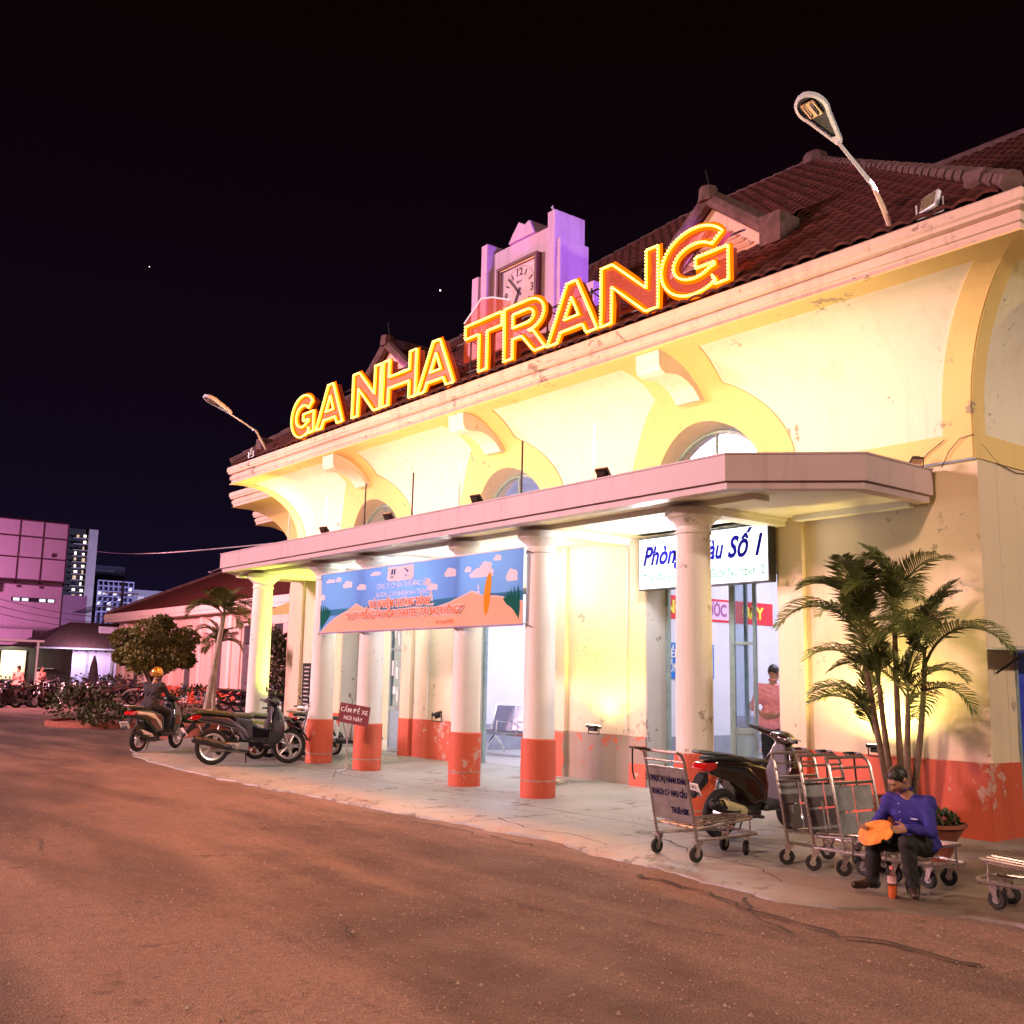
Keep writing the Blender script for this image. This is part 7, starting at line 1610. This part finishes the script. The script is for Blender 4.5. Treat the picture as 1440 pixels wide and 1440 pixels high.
for x0, y0, z0, x1, y1, z1, lb in ((-94, 20, 7.2, -73, 26, 5.2, 'upper cable sagging in front of the mauve building'), (-94, 20, 6.6, -73, 26, 4.9, 'middle cable sagging in front of the mauve building'), (-94, 20, 6.0, -73, 26.2, 4.6, 'lowest cable sagging in front of the mauve building')):
    b = MB(); b.tube([(x0+(x1-x0)*i/8, y0+(y1-y0)*i/8, z0+(z1-z0)*i/8-.5*math.sin(PI*i/8)) for i in range(9)], .03, 5); tag(b.build('cable', M_wire), lb, 'cable', 'cables before the mauve building')
tw_ = thing('power_pole', (-80, 25.5, -.05), 'dark electricity pole with cross arms and cables above the shed roof', 'pole')
b = MB(); b.tube([(0, 0, 0), (0, 0, 8.2)], [.14, .10], 8); b.build('pole', M_dkw, tw_)
for z in (6.2, 7.3): b = MB(); b.box(-.06, .06, -1.4, 1.2, z, z+.1); b.build('cross_arm', M_fas, tw_)
b = MB(); b.box(-.25, .25, -.4, .3, 4.9, 5.7); b.build('junction_box', M_dkw, tw_)
for i in range(5): b = MB(); b.tube([(0, -1.2+.5*i, 7.3), (1, -2.4+.3*i, 6.2), (2, -4+.2*i, 5.6)], .03, 5); b.build('cable_end', M_wire, tw_)
sl = thing('street_lamp', (-80.0, 33.98, -.05), 'small curved street lamp peeking over the wing roof beside the canopy end', 'street lamp')
b = MB(); b.tube([(0, 0, 0), (0, 0, 9.52-.4), (0, -.4, 9.52+.2), (0, -1.0, 9.52+.3), (0, -1.6, 9.52)], .06, 6); b.build('pole', M_wtrim, sl, True)
b = MB(); b.lathe([(0, -.1), (.2, -.05), (.2, .05), (0, .12)], (0, -1.7, 9.47), 8); b.build('lamp_head', M_wtrim, sl)
# parked trolleys by the wing seen between trunk and column
for (x, y, rz_), lb in zip(((-44.6, 18.2, R(100)), (-46.0, 18.4, R(95))), ('luggage trolley with grey plate parked by the wing left of the slim palm', 'second luggage trolley by the wing, next to the first')):
    c = copy_tree(bpy.data.objects['luggage_trolley'], (x, y, -.045), None, lb, 'trolleys by the wing'); c.rotation_euler = (0, 0, rz_)
# litter
M_paper = mat('paper_white', (.72, .68, .62), .8)
for (x, y, z, a, s_, lb) in ((-7.35, 3.15, -.03, .3, .06, 'small pale crumpled scrap alone on the open asphalt'), (-4.61, 6.50, .0, .2, .10, 'flat white wrapper at the apron edge below the seated man'), (-12.68, 8.49, .0, 1., .09, 'crumpled white plastic between the fourth and fifth columns'), (-5.35, 7.05, .002, .5, .07, 'pale scrap of paper on the apron left of the seated man’s foot'), (-9.6, 6.98, .0, .7, .05, 'tiny white scrap on the apron edge left of the lettered trolley')):
    f_ = lambda P: rbox(P, (0, 0, .012), (1., .42, .10), .03)*1.+.10*np.sin(P[:, 0]*5)*np.sin(P[:, 1]*7)
    b = MB(); rg = random.Random(int(x*10)); n_ = 5; vs = [((i/n_-.5)*2*s_*rg.uniform(.8, 1.1), (j/2-.5)*s_*rg.uniform(.8, 1.2), z+.006+rg.uniform(0, .22)*s_) for i in range(n_+1) for j in range(3)]
    b.add(vs, [(i*3+j, (i+1)*3+j, (i+1)*3+j+1, i*3+j+1) for i in range(n_) for j in range(2)]); o = b.build('litter', M_paper); tag(o, lb, 'litter')
b = MB(); b.prism([(0, 0), (.30, .02), (.26, .20), (.06, .19)], 0, .035, 'z'); o = b.build('broken_tile', mat('pale_stone', (.6, .55, .45), .8)); o.location = (-11.95, 10.05, .07); tag(o, 'pale broken slab lying below the glowing wall washer', 'slab')
# loose gravel and patches on the asphalt near the camera
rg = np.random.RandomState(5); b = MB()
for _ in range(5200):
    y = 1.2+5.6*rg.rand()**1.2; x = -13+12.5*rg.rand(); 
    if y > edge_y(x)-.05: continue
    s_ = rg.uniform(.004, .010)*(1+1.2*(rg.rand() > .94)); c = np.array([x, y, -.036]); v = [c+np.array([math.cos(a)*s_*rg.uniform(.6, 1.1), math.sin(a)*s_*rg.uniform(.6, 1.1), 0]) for a in (0, 1.6, 3.1, 4.7)]+[c+np.array([0, 0, s_*.8])]
    b.add(v, [(0, 1, 4), (1, 2, 4), (2, 3, 4), (3, 0, 4)])
tag(b.build('gravel', mat('gravel_pale', (.38, .30, .24), .85, 0, .5, 30)), 'loose pale grit scattered over the asphalt', 'gravel', kind='stuff')
# same-kind bikes: tell each apart by its place in the row
seen_ = {}
for o in list(bpy.data.objects):
    if o.get('label') and 'bikes, ' in str(o.get('group', '')): seen_.setdefault(o['label'], []).append(o)
words = ('leftmost', 'second from the left', 'third from the left', 'fourth from the left', 'fifth from the left', 'sixth from the left', 'seventh from the left', 'eighth from the left', 'ninth from the left')
for lb_, os_ in seen_.items():
    if len(os_) > 1:
        os_.sort(key=lambda o: -o.location.x/max(o.location.y, 1), reverse=True)
        for w_, o in zip(words, os_): o['label'] = w_+' '+lb_
